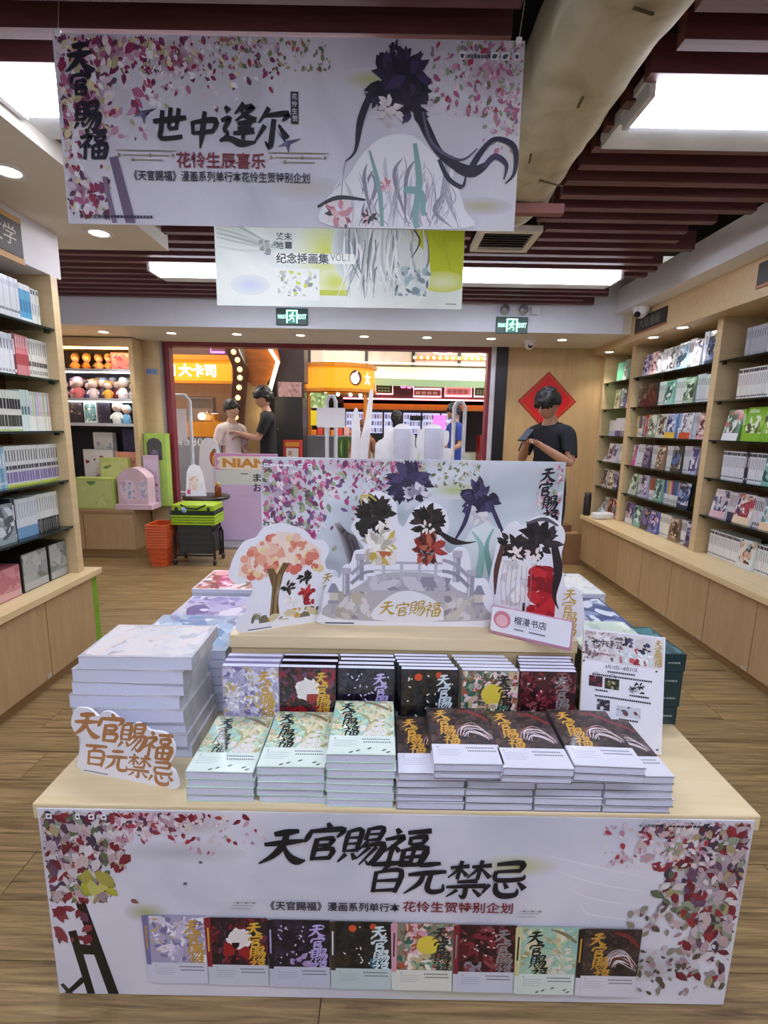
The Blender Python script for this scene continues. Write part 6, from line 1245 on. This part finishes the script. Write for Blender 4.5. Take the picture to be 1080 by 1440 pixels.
# ================================================================ the mall beyond the doorway
struct(MB().box(-7, 7, 5.56, 12.5, 3.35, 3.45).build('ceiling_mall', mat('mall_ceiling', '#dfe4dc', .7)))
struct(MB().box(-7, 7, 11.6, 11.75, 0, 3.35).build('wall_mall_back', mat('mall_wall', '#3a2c28', .7)))
for i, (x, y) in enumerate(((-3.2, 6.6), (-.2, 6.6), (2.6, 6.6), (-1.0, 9.2), (2.0, 9.2))):
    t = thing('panel_light', 'flat ceiling light panel over the mall corridor, %s' % ['far left', 'left of centre', 'right', 'deep left', 'deep right'][i], 'ceiling light', (x, y, 3.34), 0, 'mall ceiling panels')
    MB().box(-.6, .6, -.3, .3, -.02, 0).build('frame', WHITE, t)
    l = bpy.data.lights.new('panel_lamp', 'AREA'); l.shape = 'RECTANGLE'; l.size = 1.1; l.size_y = .5; l.energy = MALL_W; l.color = (1, .97, .9)
    o = bpy.data.objects.new('panel_lamp', l); COL.objects.link(o); o.parent = t; o.location = (0, 0, -.03)
ORE = emit('orange_lit', '#e0860a', .42); ORD = mat('orange_panel', '#c4790f', .4); GREYP = mat('counter_grey', '#77757a', .5); BRN2 = mat('booth_brown', '#4a2c1c', .5)
# drinks booth at the left
bo = thing('drinks_booth', 'orange drinks booth with glowing sign beyond the left of the doorway', 'booth', (-3.1, 7.6, 0)); mt = Matrix.Translation((3.1, -7.6, 0))
MB().box(-4.6, -2.36, 7.48, 8.3, .001, 1.22, 0, None, mt).build('counter', GREYP, bo)
MB().box(-4.6, -2.34, 7.46, 7.8, 1.22, 1.45, 0, None, mt).build('counter_band', ORD, bo)
MB().box(-4.6, -2.2, 8.3, 8.36, 1.22, 2.9, 0, None, mt).build('back_wall', wood('booth_wall', '#c9a884', '#b8946c', (30, 1, 1), .5), bo)
MB().box(-4.6, -2.33, 7.48, 7.56, 2.05, 2.35, 0, None, mt).build('sign_box', ORE, bo)
MB().box(-4.6, -2.31, 7.44, 7.58, 2.35, 2.42, 0, None, mt).box(-4.6, -2.31, 7.44, 7.58, 2.01, 2.05, 0, None, mt).build('sign_frame', ORD, bo)
MB().box(-4.6, -2.3, 7.6, 8.3, 2.42, 2.95, 0, None, mt).build('canopy', BRN2, bo)
P = Print(-.12); LW = (1, 1, 1)
P.text('大卡司', -3.11 + 3.1, -2.55 + 3.1, 2.20, .19, '#fff8e8', .03); P.text('SI', -3.36 + 3.1, -3.16 + 3.1, 2.20, .17, '#fff8e8', .03)
P.build('sign_letters', emit('sign_white', '#fff8ec', 1.6), bo)
P = Print(-.12); P.text('专注', -.10, .12, 1.13, .085, '#d0ced2', .0); P.text('30', .14, .30, 1.14, .13, '#d8d6da', .0); P.text('年', .32, .42, 1.13, .085, '#d0ced2', .0); P.build('counter_lettering', PRINT, bo)
MB().tube([(.48, -.16, 2.60), (.66, -.16, 2.60), (.66, -.16, 2.53), (.50, -.16, 2.53), (.50, -.16, 2.46), (.70, -.16, 2.46)], .014, 6).build('neon_tube', emit('neon_magenta', '#e04ae0', 3), bo)
for k in range(3): MB().box(-4.5 + 3.1, -2.4 + 3.1, .5, .55, 2.55 + .12 * k, 2.6 + .12 * k).build('canopy_slat', mat('canopy_slat', '#6a3a1c', .5), bo)
t = thing('steel_machine', 'steel drinks machine standing on the orange booth counter', 'machine', (-2.87, 7.9, 1.451) if 0 else (-2.84, 7.62, 1.4508)); MB().bevbox(-.2, .17, 0, .16, 0, .38, .01).build('body', mat('machine_steel', '#8a7a74', .3, .7), t); MB().box(-.18, .15, -.004, 0, .2, .34).build('panel', mat('machine_panel', '#6a5f5c', .2, .5), t); MB().tube([(.1, -.003, .15), (.1, -.06, .15), (.1, -.06, .10)], .012, 6).build('spout', STEEL, t)
t = thing('globe_lamp', 'small glowing amber globe on the booth counter', 'lamp', (-2.80, 7.50, 1.4508)); MB().lathe([(.03, 0), (.03, .02)], n=12).build('base', BLACK, t); MB().ball((0, 0, .075), .058, 0, 14, 10).build('globe', emit('globe_amber', '#ffc870', 2.5), t)
t = thing('cup', 'orange paper cup beside the amber globe on the booth counter', 'cup', (-2.60, 7.50, 1.4508)); MB().lathe([(.035, 0), (.05, .11), (.052, .115), (.045, .115), (.033, .005)], n=14).build('cup_body', ORD, t); MB().lathe([(.052, .112), (.05, .125), (0, .128)], n=14).build('lid', WHITE, t)
t = thing('pear_sign', 'white cut-out sign with a pear print behind the left anti-theft gate', 'sign', (-2.12, 5.95, .001)); MB().prism(closed([(-.18, 0), (.16, 0), (.15, .5), (.11, .7), (.10, .95), (.08, 1.16), (0, 1.24), (-.1, 1.22), (-.16, 1.0)], 3), 0, .012).build('board', BOARD, t); P = Print(0); P.disc(.02, 1.0, .05, '#b8542c', 16, .10); P.disc(.03, .98, .035, '#d8b04a', 14, .07); P.disc(.03, 1.10, .02, '#5a7a34', 10); P.build('print', PRINT, t)
# arch with bulbs
ar = thing('bulb_arch', 'angled arch with a row of round bulbs and orange panel beyond the doorway', 'arch sign', (-1.78, 6.6, 0)); mt = Matrix.Translation((1.78, 0, 0))
L = [(-2.06, 2.45), (-1.93, 2.13), (-2.0, 1.55), (-2.05, 1.0), (-2.07, .2), (-2.07, .001)]
def strip(pts, hw, y0, y1):
    mb = MB()
    for (a, b) in zip(pts[:-1], pts[1:]): mb.prism([(a[0] - hw + 1.78, a[1]), (a[0] + hw + 1.78, a[1]), (b[0] + hw + 1.78, b[1]), (b[0] - hw + 1.78, b[1])], y0, y1)
    return mb
strip(L, .085, 0, .10).build('bulb_strip', mat('arch_maroon', '#3a1a14', .5), ar)
q = crom([(a, b) for a, b in L[:5]], 14); acc = 0; last = q[0]; BU = emit('bulb_warm', '#ffcf78', 1.3); bmesh_ = None
for p_ in q[1:]:
    acc += math.hypot(p_[0] - last[0], p_[1] - last[1]); last = p_
    if acc > .105:
        acc = 0
        if bmesh_ is None: bmesh_ = MB().ball((0, 0, 0), (.034, .03, .034), 0, 12, 8).mesh('bulb', BU)
        o = link('bulb', bmesh_, ar); o.location = (p_[0] + 1.78, -.015, p_[1])
strip([(-1.60, 2.5), (-1.44, 2.24), (-1.60, 1.72), (-1.66, 1.4)], .022, .02, .06).build('light_strip', emit('arch_light', '#fff0c8', 1.8), ar)
MB().prism([(-1.93 + 1.78, 2.6), (-1.50 + 1.78, 2.6), (-1.42 + 1.78, 2.24), (-1.62 + 1.78, 1.95), (-1.78 + 1.78, 1.93), (-1.90 + 1.78, 2.0), (-1.86 + 1.78, 2.2)], .10, .13).build('orange_panel', wood('arch_wood', '#8a4a14', '#b8641c', (2, 2, 9), .35), ar)
MB().prism([(-1.95 + 1.78, 1.95), (-1.60 + 1.78, 1.95), (-1.66 + 1.78, .001), (-1.98 + 1.78, .001)], .14, .17).build('cream_panel', mat('arch_cream', '#b89a6c', .5), ar)
t = thing('dark_cabinet', 'tall black cabinet with pink notice standing right of the bulb arch', 'cabinet', (-1.35, 6.95, 0)); MB().box(-.22, .18, 0, .4, .001, 1.80).build('body', mat('cab_black', '#232224', .4), t); MB().box(-.17, .2, .05, .4, 2.02, 2.8).build('upper_panel', mat('cab_plum', '#33262a', .5), t); P = Print(0); P.rect(-.16, .17, 1.81, 2.01, '#a88488'); P.daubs(-.16, .17, 1.81, 2.01, ['#b4949a', '#9a7478', '#c4a8ac', '#8f6a70'], 26, .01, .03, random.Random(2)); P.build('notice', PRINT, t); MB().box(-.18, .2, .001, .05, 1.80, 2.02).build('notice_board', MATS['cab_plum'], t)
t = thing('promo_bin', 'red and white promotion bin with lettering beside the man in black', 'bin', (-1.22, 6.4, .001)); MB().box(-.12, .1, 0, .2, 0, 1.22).build('box', mat('promo_red', '#b4241e', .4), t); P = Print(0); P.rect(-.08, .08, .92, 1.12, '#e2dccf'); P.rect(-.09, .09, 1.14, 1.2, '#e29a2c'); P.text('买', -.06, .0, 1.05, .06, '#a8241e', .02); P.rect(-.05, .05, .94, 1.0, '#c9a45a'); P.build('print', PRINT, t)
t = thing('mirror_column', 'narrow brown mirrored column left of the round orange kiosk', 'column', (-1.28, 7.9, 0)) if 0 else thing('mirror_column', 'narrow brown mirrored column left of the round orange kiosk', 'column', (-1.30, 7.4, 0)); MB().box(-.09, .09, 0, .2, .001, 2.9).build('shaft', mat('mirror_brown', '#6a4a38', .15, .6), t); MB().box(.03, .045, -.006, 0, .001, 2.9).build('edge_strip', mat('strip_grey', '#8a8a84', .3, .6), t)
# round orange fruit kiosk
kq = thing('fruit_kiosk', 'round orange fruit kiosk with glowing sign and lamps beyond the doorway', 'kiosk', (-.82, 8.6, 0))
def arcwall(r0, a0, a1, z0, z1, n=14):
    vs = []; 
    for k in range(n + 1):
        a = a0 + (a1 - a0) * k / n
        for rr in (r0, r0 - .05):
            for z in (z0, z1): vs.append((rr * math.cos(a), rr * math.sin(a), z))
    fs = []
    for k in range(n):
        b = k * 4; fs += [(b, b + 4, b + 5, b + 1), (b + 2, b + 3, b + 7, b + 6), (b + 1, b + 5, b + 7, b + 3), (b, b + 2, b + 6, b + 4)]
    return MB().add(vs, fs + [(0, 1, 3, 2), (n * 4, n * 4 + 2, n * 4 + 3, n * 4 + 1)])
arcwall(.62, -math.pi, 0, 2.02, 2.36).build('sign_band', ORE, kq)
arcwall(.66, -math.pi, 0, 2.36, 2.42).build('upper_trim', ORD, kq); arcwall(.66, -math.pi, 0, 1.97, 2.02).build('lower_trim', ORD, kq)
MB().lathe([(0, 1.95), (.60, 1.95), (.60, 1.97), (0, 1.97)], n=24).build('soffit', ORD, kq)
MB().lathe([(.55, .001), (.55, 1.22), (.58, 1.24), (.58, 1.26), (0, 1.26)], n=28).build('counter', GREYP, kq)
for a in (-2.9, -.35): MB().tube([(.5 * math.cos(a), .5 * math.sin(a), 1.26), (.5 * math.cos(a), .5 * math.sin(a), 1.96)], .035, 10).build('post', ORD, kq)
for a in (-2.5, -1.9, -1.5, -1.1, -.7): MB().ball((.52 * math.cos(a), .52 * math.sin(a), 1.925), .028, 0, 10, 8).build('lamp', emit('kiosk_lamp', '#fff2d8', 6), kq)
SW = MATS['sign_white']
def onarc(a, r0=.628): return Matrix.Translation((r0 * math.cos(a), r0 * math.sin(a), 2.19)) @ Matrix.Rotation(a + math.pi / 2, 4, 'Z')
P = Print(0); P.text('大', -.07, .07, 0, .2, '#ffffff', .03); P.build('sign_letter', SW, kq, onarc(-.62))
P = Print(0); P.disc(-.015, -.01, .075, '#ffffff', 18, .085); P.leaf(.02, .09, .05, .025, .7, '#ffffff'); P.build('fruit_logo', SW, kq, onarc(-1.02)); P = Print(.004); P.disc(0, 0, .11, '#5a2c10', 18, .125); P.build('logo_back', mat('logo_brown', '#5a2c10', .5), kq, onarc(-1.02))
P = Print(-.585); rg = random.Random(6)
P.rect(-.40, -.12, 1.70, 1.94, '#8fa86a'); P.daubs(-.40, -.12, 1.70, 1.94, ['#7f9a5a', '#b4c48a', '#5f7a4a', '#cfd8b0'], 24, .02, .06, rg); P.rect(-.40, -.30, 1.42, 1.66, '#e2c82c'); P.build('menu_board', PRINT, kq)
for k in range(7): MB().bevbox(-.42 + .11 * k, -.33 + .11 * k, -.45, -.38, 1.261, 1.261 + .09 + .03 * (k % 3), .008).build('fruit_carton', mat('fruit_' + str(k % 3), ['#e27a1c', '#c9402c', '#d8a09a'][k % 3], .5), kq)
wm = Print(0); wm.disc(0, 0, .17, '#2f4a1c', 24, .19)
for k in range(5): wm.stroke([(-.11 + .055 * k, .16 - abs(k - 2) * .02, .004), (-.13 + .065 * k, 0, .022), (-.11 + .055 * k, -.16 + abs(k - 2) * .02, .004)], '#7f9a3a' if k % 2 else '#16280f')
wm.build('watermelon_print', PRINT, kq, Matrix.Translation((.16, -.575, 1.06)) @ Matrix.Rotation(.25, 4, 'Z'))
# far food court
fc = thing('food_court', 'bright food court shopfront with neon framed signs deep in the mall', 'shopfront', (1.0, 10.4, 0))
MB().box(-2.6, 2.4, .0, .1, 2.68, 3.3).build('transom', mat('transom_glass', '#b9a8a0', .2), fc)
for x in (-2.6, -1.42, -.45, .50, 1.2): MB().box(x - .03, x + .03, -.03, 0, 2.68, 3.3).build('mullion', BLACK, fc)
MB().tube([(-2.3, -.06, 3.2), (-2.3, -.06, 2.72), (1.25, -.06, 2.70)], .018, 6).build('neon_line', emit('neon_peach', '#ffb4a0', 1.2), fc)
MB().tube([(-1.85 + .30 * math.cos(k * .3927), -.06, 3.13 + .18 * math.sin(k * .3927)) for k in range(16)], .018, 6, 0, True).build('neon_ring', emit('neon_lime', '#e8f0b0', 3), fc)
for cx in (.15, 1.05): MB().tube([(cx + .36 * math.cos(k * .3927), -.06, 3.2 + .3 * math.sin(k * .3927)) for k in range(16)], .02, 6, 0, True).build('neon_ring', MATS['neon_peach'], fc)
for k in range(14): MB().ball((-.42 + .13 * k, -.08, 2.83), .028, 0, 8, 6).build('bulb', emit('court_bulb', '#fff0d0', 5), fc)
MB().box(-.46, 1.4, -.05, -.03, 2.80, 2.86).build('bulb_rail', ORD, fc)
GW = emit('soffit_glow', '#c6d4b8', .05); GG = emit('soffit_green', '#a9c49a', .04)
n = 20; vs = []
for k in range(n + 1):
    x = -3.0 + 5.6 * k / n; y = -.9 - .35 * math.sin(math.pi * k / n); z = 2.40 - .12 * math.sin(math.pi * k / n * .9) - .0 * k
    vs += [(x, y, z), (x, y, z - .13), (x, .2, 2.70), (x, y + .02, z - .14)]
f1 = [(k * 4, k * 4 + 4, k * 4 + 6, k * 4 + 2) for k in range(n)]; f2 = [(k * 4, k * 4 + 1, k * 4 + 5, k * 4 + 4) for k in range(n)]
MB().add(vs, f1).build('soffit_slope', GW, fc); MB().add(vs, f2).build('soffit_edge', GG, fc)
def neonsign(x0, x1, z0, z1, face, neon, parent, txt=None, tc='#e8e8e8'):
    s_ = MB().box(x0, x1, .1, .14, z0, z1).build('menu_sign', mat('sign_' + face, face, .4), parent); m = MATS.get(neon) or emit(neon, '#ff8f9a', 3)
    MB().tube([(x0, .08, z0), (x1, .08, z0), (x1, .08, z1), (x0, .08, z1)], .016, 6, 0, True).build('neon_frame', m, s_)
    P = Print(.1)
    if txt: P.text(txt, x0 + .06, x1 - .06, (z0 + z1) / 2, (z1 - z0) * .42, tc, .01)
    else:
        for r_ in range(3):
            for c_ in range(4): P.rect(x0 + .05 + (x1 - x0 - .1) * c_ / 4, x0 + .05 + (x1 - x0 - .1) * (c_ + .75) / 4, z0 + .05 + (z1 - z0 - .1) * r_ / 3, z0 + .05 + (z1 - z0 - .1) * (r_ + .55) / 3, tc)
    P.build('menu_lines', PRINT, s_)
MB().box(-2.6, 2.0, .14, .3, 1.9, 2.45).build('sign_wall', mat('court_wall', '#33241f', .6), fc)
neonsign(-1.22, -.86, 2.10, 2.37, '#23402a', 'neon_rose', fc, None, '#8fbf7a'); neonsign(-.42, .16, 2.06, 2.22, '#5a4a40', 'neon_rose', fc, 'RESERVE' if 0 else None, '#cfc8bc'); neonsign(.24, .80, 2.08, 2.28, '#c9a8a4', 'neon_rose', fc, None, '#8a4a4a'); neonsign(.86, 1.22, 2.08, 2.28, '#23402a', 'neon_rose', fc, None, '#8fbf7a')
P = Print(.1); P.text('OPEN', -.70, -.42, 2.28, .11, '#ff6ac0', .02); P.build('open_sign', emit('neon_pink', '#ff5ab4', 4), fc)
MB().box(-1.9, 1.35, .05, .12, 1.985, 2.01).build('neon_shelf', MATS['neon_rose'], fc)
MB().box(-1.9, 1.6, .14, .3, 1.78, 1.98).build('wood_band', ORD, fc)
MB().box(-1.9, .62, .2, .6, .9, 1.78).build('fridge_frame', mat('fridge_black', '#1d1b22', .4), fc)
for k in range(6):
    g = MB().box(-1.85 + .41 * k, -1.48 + .41 * k, .18, .2, 1.28, 1.72).build('fridge_bay', emit('fridge_glow', '#b9c0e6', .4), fc)
    for r_ in range(3):
        for c_ in range(6): MB().box(-1.83 + .41 * k + .06 * c_, -1.79 + .41 * k + .06 * c_, .14, .178, 1.30 + .145 * r_, 1.39 + .145 * r_).build('bottle_row', mat('drink_%d' % ((k + r_ + c_) % 5), ['#d8d8e6', '#8f9ac0', '#c4a8d0', '#e2e2d8', '#6a7ab0'][(k + r_ + c_) % 5], .3), g)
MB().box(.02, .28, .12, .16, 1.38, 1.68).build('magenta_panel', emit('magenta_glow', '#d86ae0', .7), fc); MB().box(-.48, -.2, .1, .14, 1.56, 1.66).build('price_board', BLACK, fc)
MB().box(-1.9, 1.6, .0, .6, .001, .9).build('court_counter', mat('court_counter', '#c9d6c4', .4), fc)
MB().box(1.45, 1.75, -.2, .1, .001, 2.4).build('court_column', mat('court_column', '#c9cfb4', .5), fc)
t = thing('red_cabinet', 'red drinks cabinet by the right doorway edge in the mall', 'cabinet', (2.12, 10.0, .001)); MB().box(-.18, .15, 0, .4, 0, 1.28).build('body', mat('cab_red', '#8a1c20', .4), t); MB().box(-.14, .11, -.01, 0, .5, 1.2).build('glass_door', mat('cab_door', '#5a2428', .1), t)

# ================================================================ people
def skin_mesh(V, E, rad, root, levels=1):
    me = bpy.data.meshes.new('sk'); me.from_pydata(V, E, []); o = bpy.data.objects.new('sk', me); COL.objects.link(o)
    m = o.modifiers.new('s', 'SKIN'); m.use_smooth_shade = True; m.branch_smoothing = .3
    for i, r_ in enumerate(rad): me.skin_vertices[0].data[i].radius = r_ if isinstance(r_, tuple) else (r_, r_)
    me.skin_vertices[0].data[root].use_root = True
    s_ = o.modifiers.new('d', 'SUBSURF'); s_.levels = levels; s_.render_levels = levels
    bpy.context.view_layer.update(); ev = o.evaluated_get(bpy.context.evaluated_depsgraph_get()); out = bpy.data.meshes.new_from_object(ev)
    vs = [v.co.copy() for v in out.vertices]; fs = [list(p.vertices) for p in out.polygons]
    bpy.data.objects.remove(o); bpy.data.meshes.remove(me); bpy.data.meshes.remove(out); return vs, fs
def person(label, loc, rz, height, top, bottom, skin, hairc, pose, group='people in view', long_hair=False, logo=False):
    k = height / 1.75; t = thing('person', label, 'person', loc, rz, group); v3 = Vector
    le, lw = v3(pose['le']), v3(pose['lw']); re, rw = v3(pose['re']), v3(pose['rw']); ls, rs = v3((.168, .0, 1.405)), v3((-.168, .0, 1.405))
    V = [(0, 0, .95), (0, .005, 1.10), (0, .01, 1.27), (0, .01, 1.41), (0, -.005, 1.49), (0, -.02, 1.57)]; rad = [(.155, .10), (.14, .095), (.155, .10), (.13, .085), (.055, .058), (.05, .055)]
    E = [(0, 1), (1, 2), (2, 3), (3, 4), (4, 5)]
    def chain(start, pts):
        p = start
        for q, r_ in pts: V.append(tuple(q)); rad.append(r_); E.append((p, len(V) - 1)); p = len(V) - 1
        return p
    def hand(ix, el, wr, curl, out):
        d = (wr - el).normalized(); side = d.cross(v3((0, 0, 1))).normalized() if abs(d.z) < .95 else v3((1, 0, 0)); up = side.cross(d)
        pm = wr + d * .05; ip = chain(ix, [(pm, (.036, .02))])
        for f in range(4):
            b = pm + d * .035 + side * (f - 1.5) * .019; L_ = [.066, .076, .07, .055][f]
            chain(ip, [(b, .0095), (b + d * L_ * .5 - up * curl * .02, .009), (b + d * L_ * .8 - up * curl * .055, .0075)])
        tb = wr + d * .02 + side * out * .035; chain(ip, [(tb + d * .02, .011), (tb + d * .05 + up * .012, .009)])
    for s_, sh, el, wr in ((1, ls, le, lw), (-1, rs, re, rw)):
        a = chain(3, [(sh, .054), (sh.lerp(el, .5), .047), (el, .04), (el.lerp(wr, .4), .04), (wr, .027)]); hand(a, el, wr, pose.get('curl', .5), s_ * -1)
    for s_ in (1, -1): chain(0, [((s_ * .095, 0, .88), .092), ((s_ * .10, -.01, .68), .078), ((s_ * .10, -.015, .50), .056), ((s_ * .10, .01, .32), .052), ((s_ * .10, .015, .10), .036), ((s_ * .105, -.05, .045), .036), ((s_ * .11, -.15, .03), .028)])
    vs, fs = skin_mesh([tuple(v3(p) * k) for p in V], E, [tuple(x * k for x in r_) if isinstance(r_, tuple) else r_ * k for r_ in rad], 0, 2)
    b = MB(); b.add(vs, fs, 0, None, True)
    hp = pose.get('pitch', 0); hy = pose.get('yaw', 0); HM = Matrix.Translation(v3((0, -.02, 1.56)) * k) @ Matrix.Rotation(hy, 4, 'Z') @ Matrix.Rotation(hp, 4, 'X') @ Matrix.Scale(k, 4)
    def face(d, p):
        q = p.copy()
        if d.y < 0:
            q.x *= 1 - .12 * max(0, -d.z); g = math.exp(-((d.x / .16) ** 2 + ((d.z + .12) / .20) ** 2)); q.y -= .024 * g
            for ex in (-.38, .38): q.y += .010 * math.exp(-(((d.x - ex) / .18) ** 2 + ((d.z - .08) / .12) ** 2))
            q.y -= .007 * math.exp(-((d.x / .28) ** 2 + ((d.z + .50) / .08) ** 2)); q.y -= .008 * math.exp(-((d.x / .3) ** 2 + ((d.z + .82) / .16) ** 2))
        return q
    b.ball((0, 0, 0), (.076, .096, .116), 0, 22, 18, lambda d, p: HM @ (face(d, p) + v3((0, -.012, .085))))
    for s_ in (1, -1): b.ball((0, 0, 0), (.012, .02, .032), 0, 8, 6, lambda d, p: HM @ (p + v3((s_ * .078, .01, .08))))
    b.build('body', mat('skin_' + skin, skin, .55), t)
    e = MB(); 
    for s_ in (1, -1): e.ball((0, 0, 0), (.012, .008, .006), 0, 8, 6, lambda d, p: HM @ (p + v3((s_ * .031, -.098, .097))))
    e.build('eyes', mat('eye_dark', '#1d1512', .3), t)
    mo = MB().ball((0, 0, 0), (.022, .006, .005), 0, 8, 6, lambda d, p: HM @ (p + v3((0, -.107, .026)))).build('mouth', mat('lips', '#9a5a52', .5), t)
    rg = random.Random(len(label))
    from mathutils import noise
    def hairf(d, p):
        n = noise.noise(d * 3.5) * .014 + noise.noise(v3((d.x * 16, d.y * 16, d.z * 4))) * .012; q = p * (1 + n / .1)
        if d.y < -.05 and d.z < .02 - .25 * max(0, abs(d.x) - .45) + .30 * noise.noise(v3((d.x * 9, 1.7, 0))): q = p * .78
        elif d.y < .15 and d.z < -.12: q = p * .80
        elif d.z < -.42 and not long_hair: q = p * .82
        if long_hair and d.z < 0 and d.y > -.1: q.z *= 2.2; q.y *= 1.05
        return q
    MB().ball((0, 0, 0), (.098, .120, .132), 0, 40, 28, lambda d, p: HM @ (hairf(d, p) + v3((0, .0, .098)))).build('hair', mat('hairc_' + hairc, hairc, .5), t)
    # clothing: shells lifted off the body surface where the garment covers it
    bm = bmesh.new(); bvs = [bm.verts.new(q) for q in vs]
    for f in fs:
        try: bm.faces.new([bvs[i] for i in f])
        except ValueError: pass
    bm.normal_update(); bm.verts.index_update()
    segs = [((0, 0, .90), (0, .01, 1.42), 'torso'), ((0, -.0, 1.49), (0, -.02, 1.62), 'neck')]
    for sh, el, wr in ((ls, le, lw), (rs, re, rw)): segs += [((0, .01, 1.41), tuple(sh), 'torso'), (tuple(sh), tuple(sh.lerp(el, .74)), 'sleeve'), (tuple(sh.lerp(el, .80)), tuple(wr), 'arm'), (tuple(wr), tuple(wr + (wr - el).normalized() * .2), 'arm')]
    for s_ in (1, -1): segs += [((s_ * .095, 0, .86), (s_ * .10, .012, .11), 'leg'), ((s_ * .1, 0, .07), (s_ * .11, -.15, .03), 'foot')]
    segs = [(v3(p) * k, v3(q) * k, n) for p, q, n in segs]
    def zone(c):
        best = None
        for p, q, n in segs:
            d_ = q - p; u = max(0, min(1, (c - p).dot(d_) / d_.length_squared)); e_ = (c - p - d_ * u).length
            if best is None or e_ < best[0]: best = (e_, n)
        return best[1]
    zs = [zone(f.calc_center_median()) for f in bm.faces]
    def garment(name, ok, off, m):
        sel = [f for f, z_ in zip(bm.faces, zs) if ok(f.calc_center_median(), z_)]; ix = {}; V2 = []; F2 = []
        for f in sel:
            r_ = []
            for v in f.verts:
                if v.index not in ix: ix[v.index] = len(V2); V2.append(v.co + v.normal * off * k)
                r_.append(ix[v.index])
            F2.append(r_)
        MB().add(V2, F2, 0, None, True).build(name, m, t)
    garment('shirt', lambda c, z_: z_ in ('torso', 'sleeve') and c.z > .87 * k and c.z < 1.475 * k or (z_ == 'leg' and c.z > .87 * k), .015, mat('shirt_' + top, top, .85))
    garment('trousers', lambda c, z_: z_ == 'leg' or (z_ == 'torso' and c.z < .98 * k), .011, mat('trousers_' + bottom, bottom, .85))
    bm.free()
    for s_ in (1, -1): MB().ball((s_ * .108 * k, -.06 * k, .042 * k), (.05 * k, .135 * k, .041 * k), 0, 12, 8).build('shoe', mat('shoe_dark', '#2a2a2c', .5), t)
    if logo: MB().ball((.03 * k, .128 * k, 1.28 * k), (.05, .004, .012), 0, 8, 6).build('back_print', mat('back_print', '#8a8a8e', .6), t)
    return t
relax = dict(le=(.24, .03, 1.13), lw=(.25, -.04, .88), re=(-.24, .03, 1.13), rw=(-.25, -.04, .88))
man = person('young man in a dark navy T-shirt looking down at a phone by the back wall', (1.385, 4.12, .001), R(-52), 1.74, '#14161f', '#1d1f26', '#b98a70', '#120f12', dict(le=(.25, -.06, 1.15), lw=(.10, -.27, 1.30), re=(-.24, -.05, 1.16), rw=(-.03, -.28, 1.31), pitch=.5, curl=1.1))
ph = tag(MB().bevbox(-.037, .037, -.005, .005, -.075, .075, .004).build('phone', mat('phone_black', '#16161a', .2)), 'dark phone held in both hands by the man in navy', 'phone')
ph.matrix_world = Matrix.Translation((1.385, 4.12, 0)) @ Matrix.Rotation(R(-52), 4, 'Z') @ Matrix.Translation((.035, -.375, 1.375)) @ Matrix.Rotation(-.9, 4, 'X')
MB().box(-.033, .033, -.0056, -.005, -.068, .068).build('screen', emit('phone_screen', '#2c3240', .4), ph)
man2 = person('man in a black T-shirt facing left in the doorway behind the pink board', (-1.53, 6.35, .001), R(-78), 1.87, '#131316', '#1d1c20', '#b98a74', '#120e0e', dict(le=(.23, -.10, 1.16), lw=(.13, -.30, 1.22), re=(-.22, -.12, 1.17), rw=(-.05, -.31, 1.18), pitch=.15, curl=.8), logo=True)
person('person in a pale pink top standing close to the man in black', (-1.98, 6.30, .001), R(55), 1.70, '#dcccc8', '#b8a08a', '#c49a86', '#1d1614', dict(relax, lw=(.20, -.20, 1.02)))
person('man in a bright blue shirt walking left in the mall', (1.13, 8.0, .001), R(-70), 1.78, '#24388a', '#23232a', '#a87a62', '#171314', dict(relax, le=(.23, -.02, 1.13), lw=(.22, -.24, 1.02), pitch=.1))
person('woman with long black hair and dark top seen between the white cut-outs', (.19, 8.3, .001), R(200), 1.66, '#1f2430', '#33343c', '#b98a74', '#0f0d10', relax, long_hair=True)
person('short person in a rust coloured top behind the slanted white cut-out', (-.34, 7.55, .001), R(20), 1.50, '#8a5a42', '#2c2a2c', '#b48a76', '#6a3a26', relax)
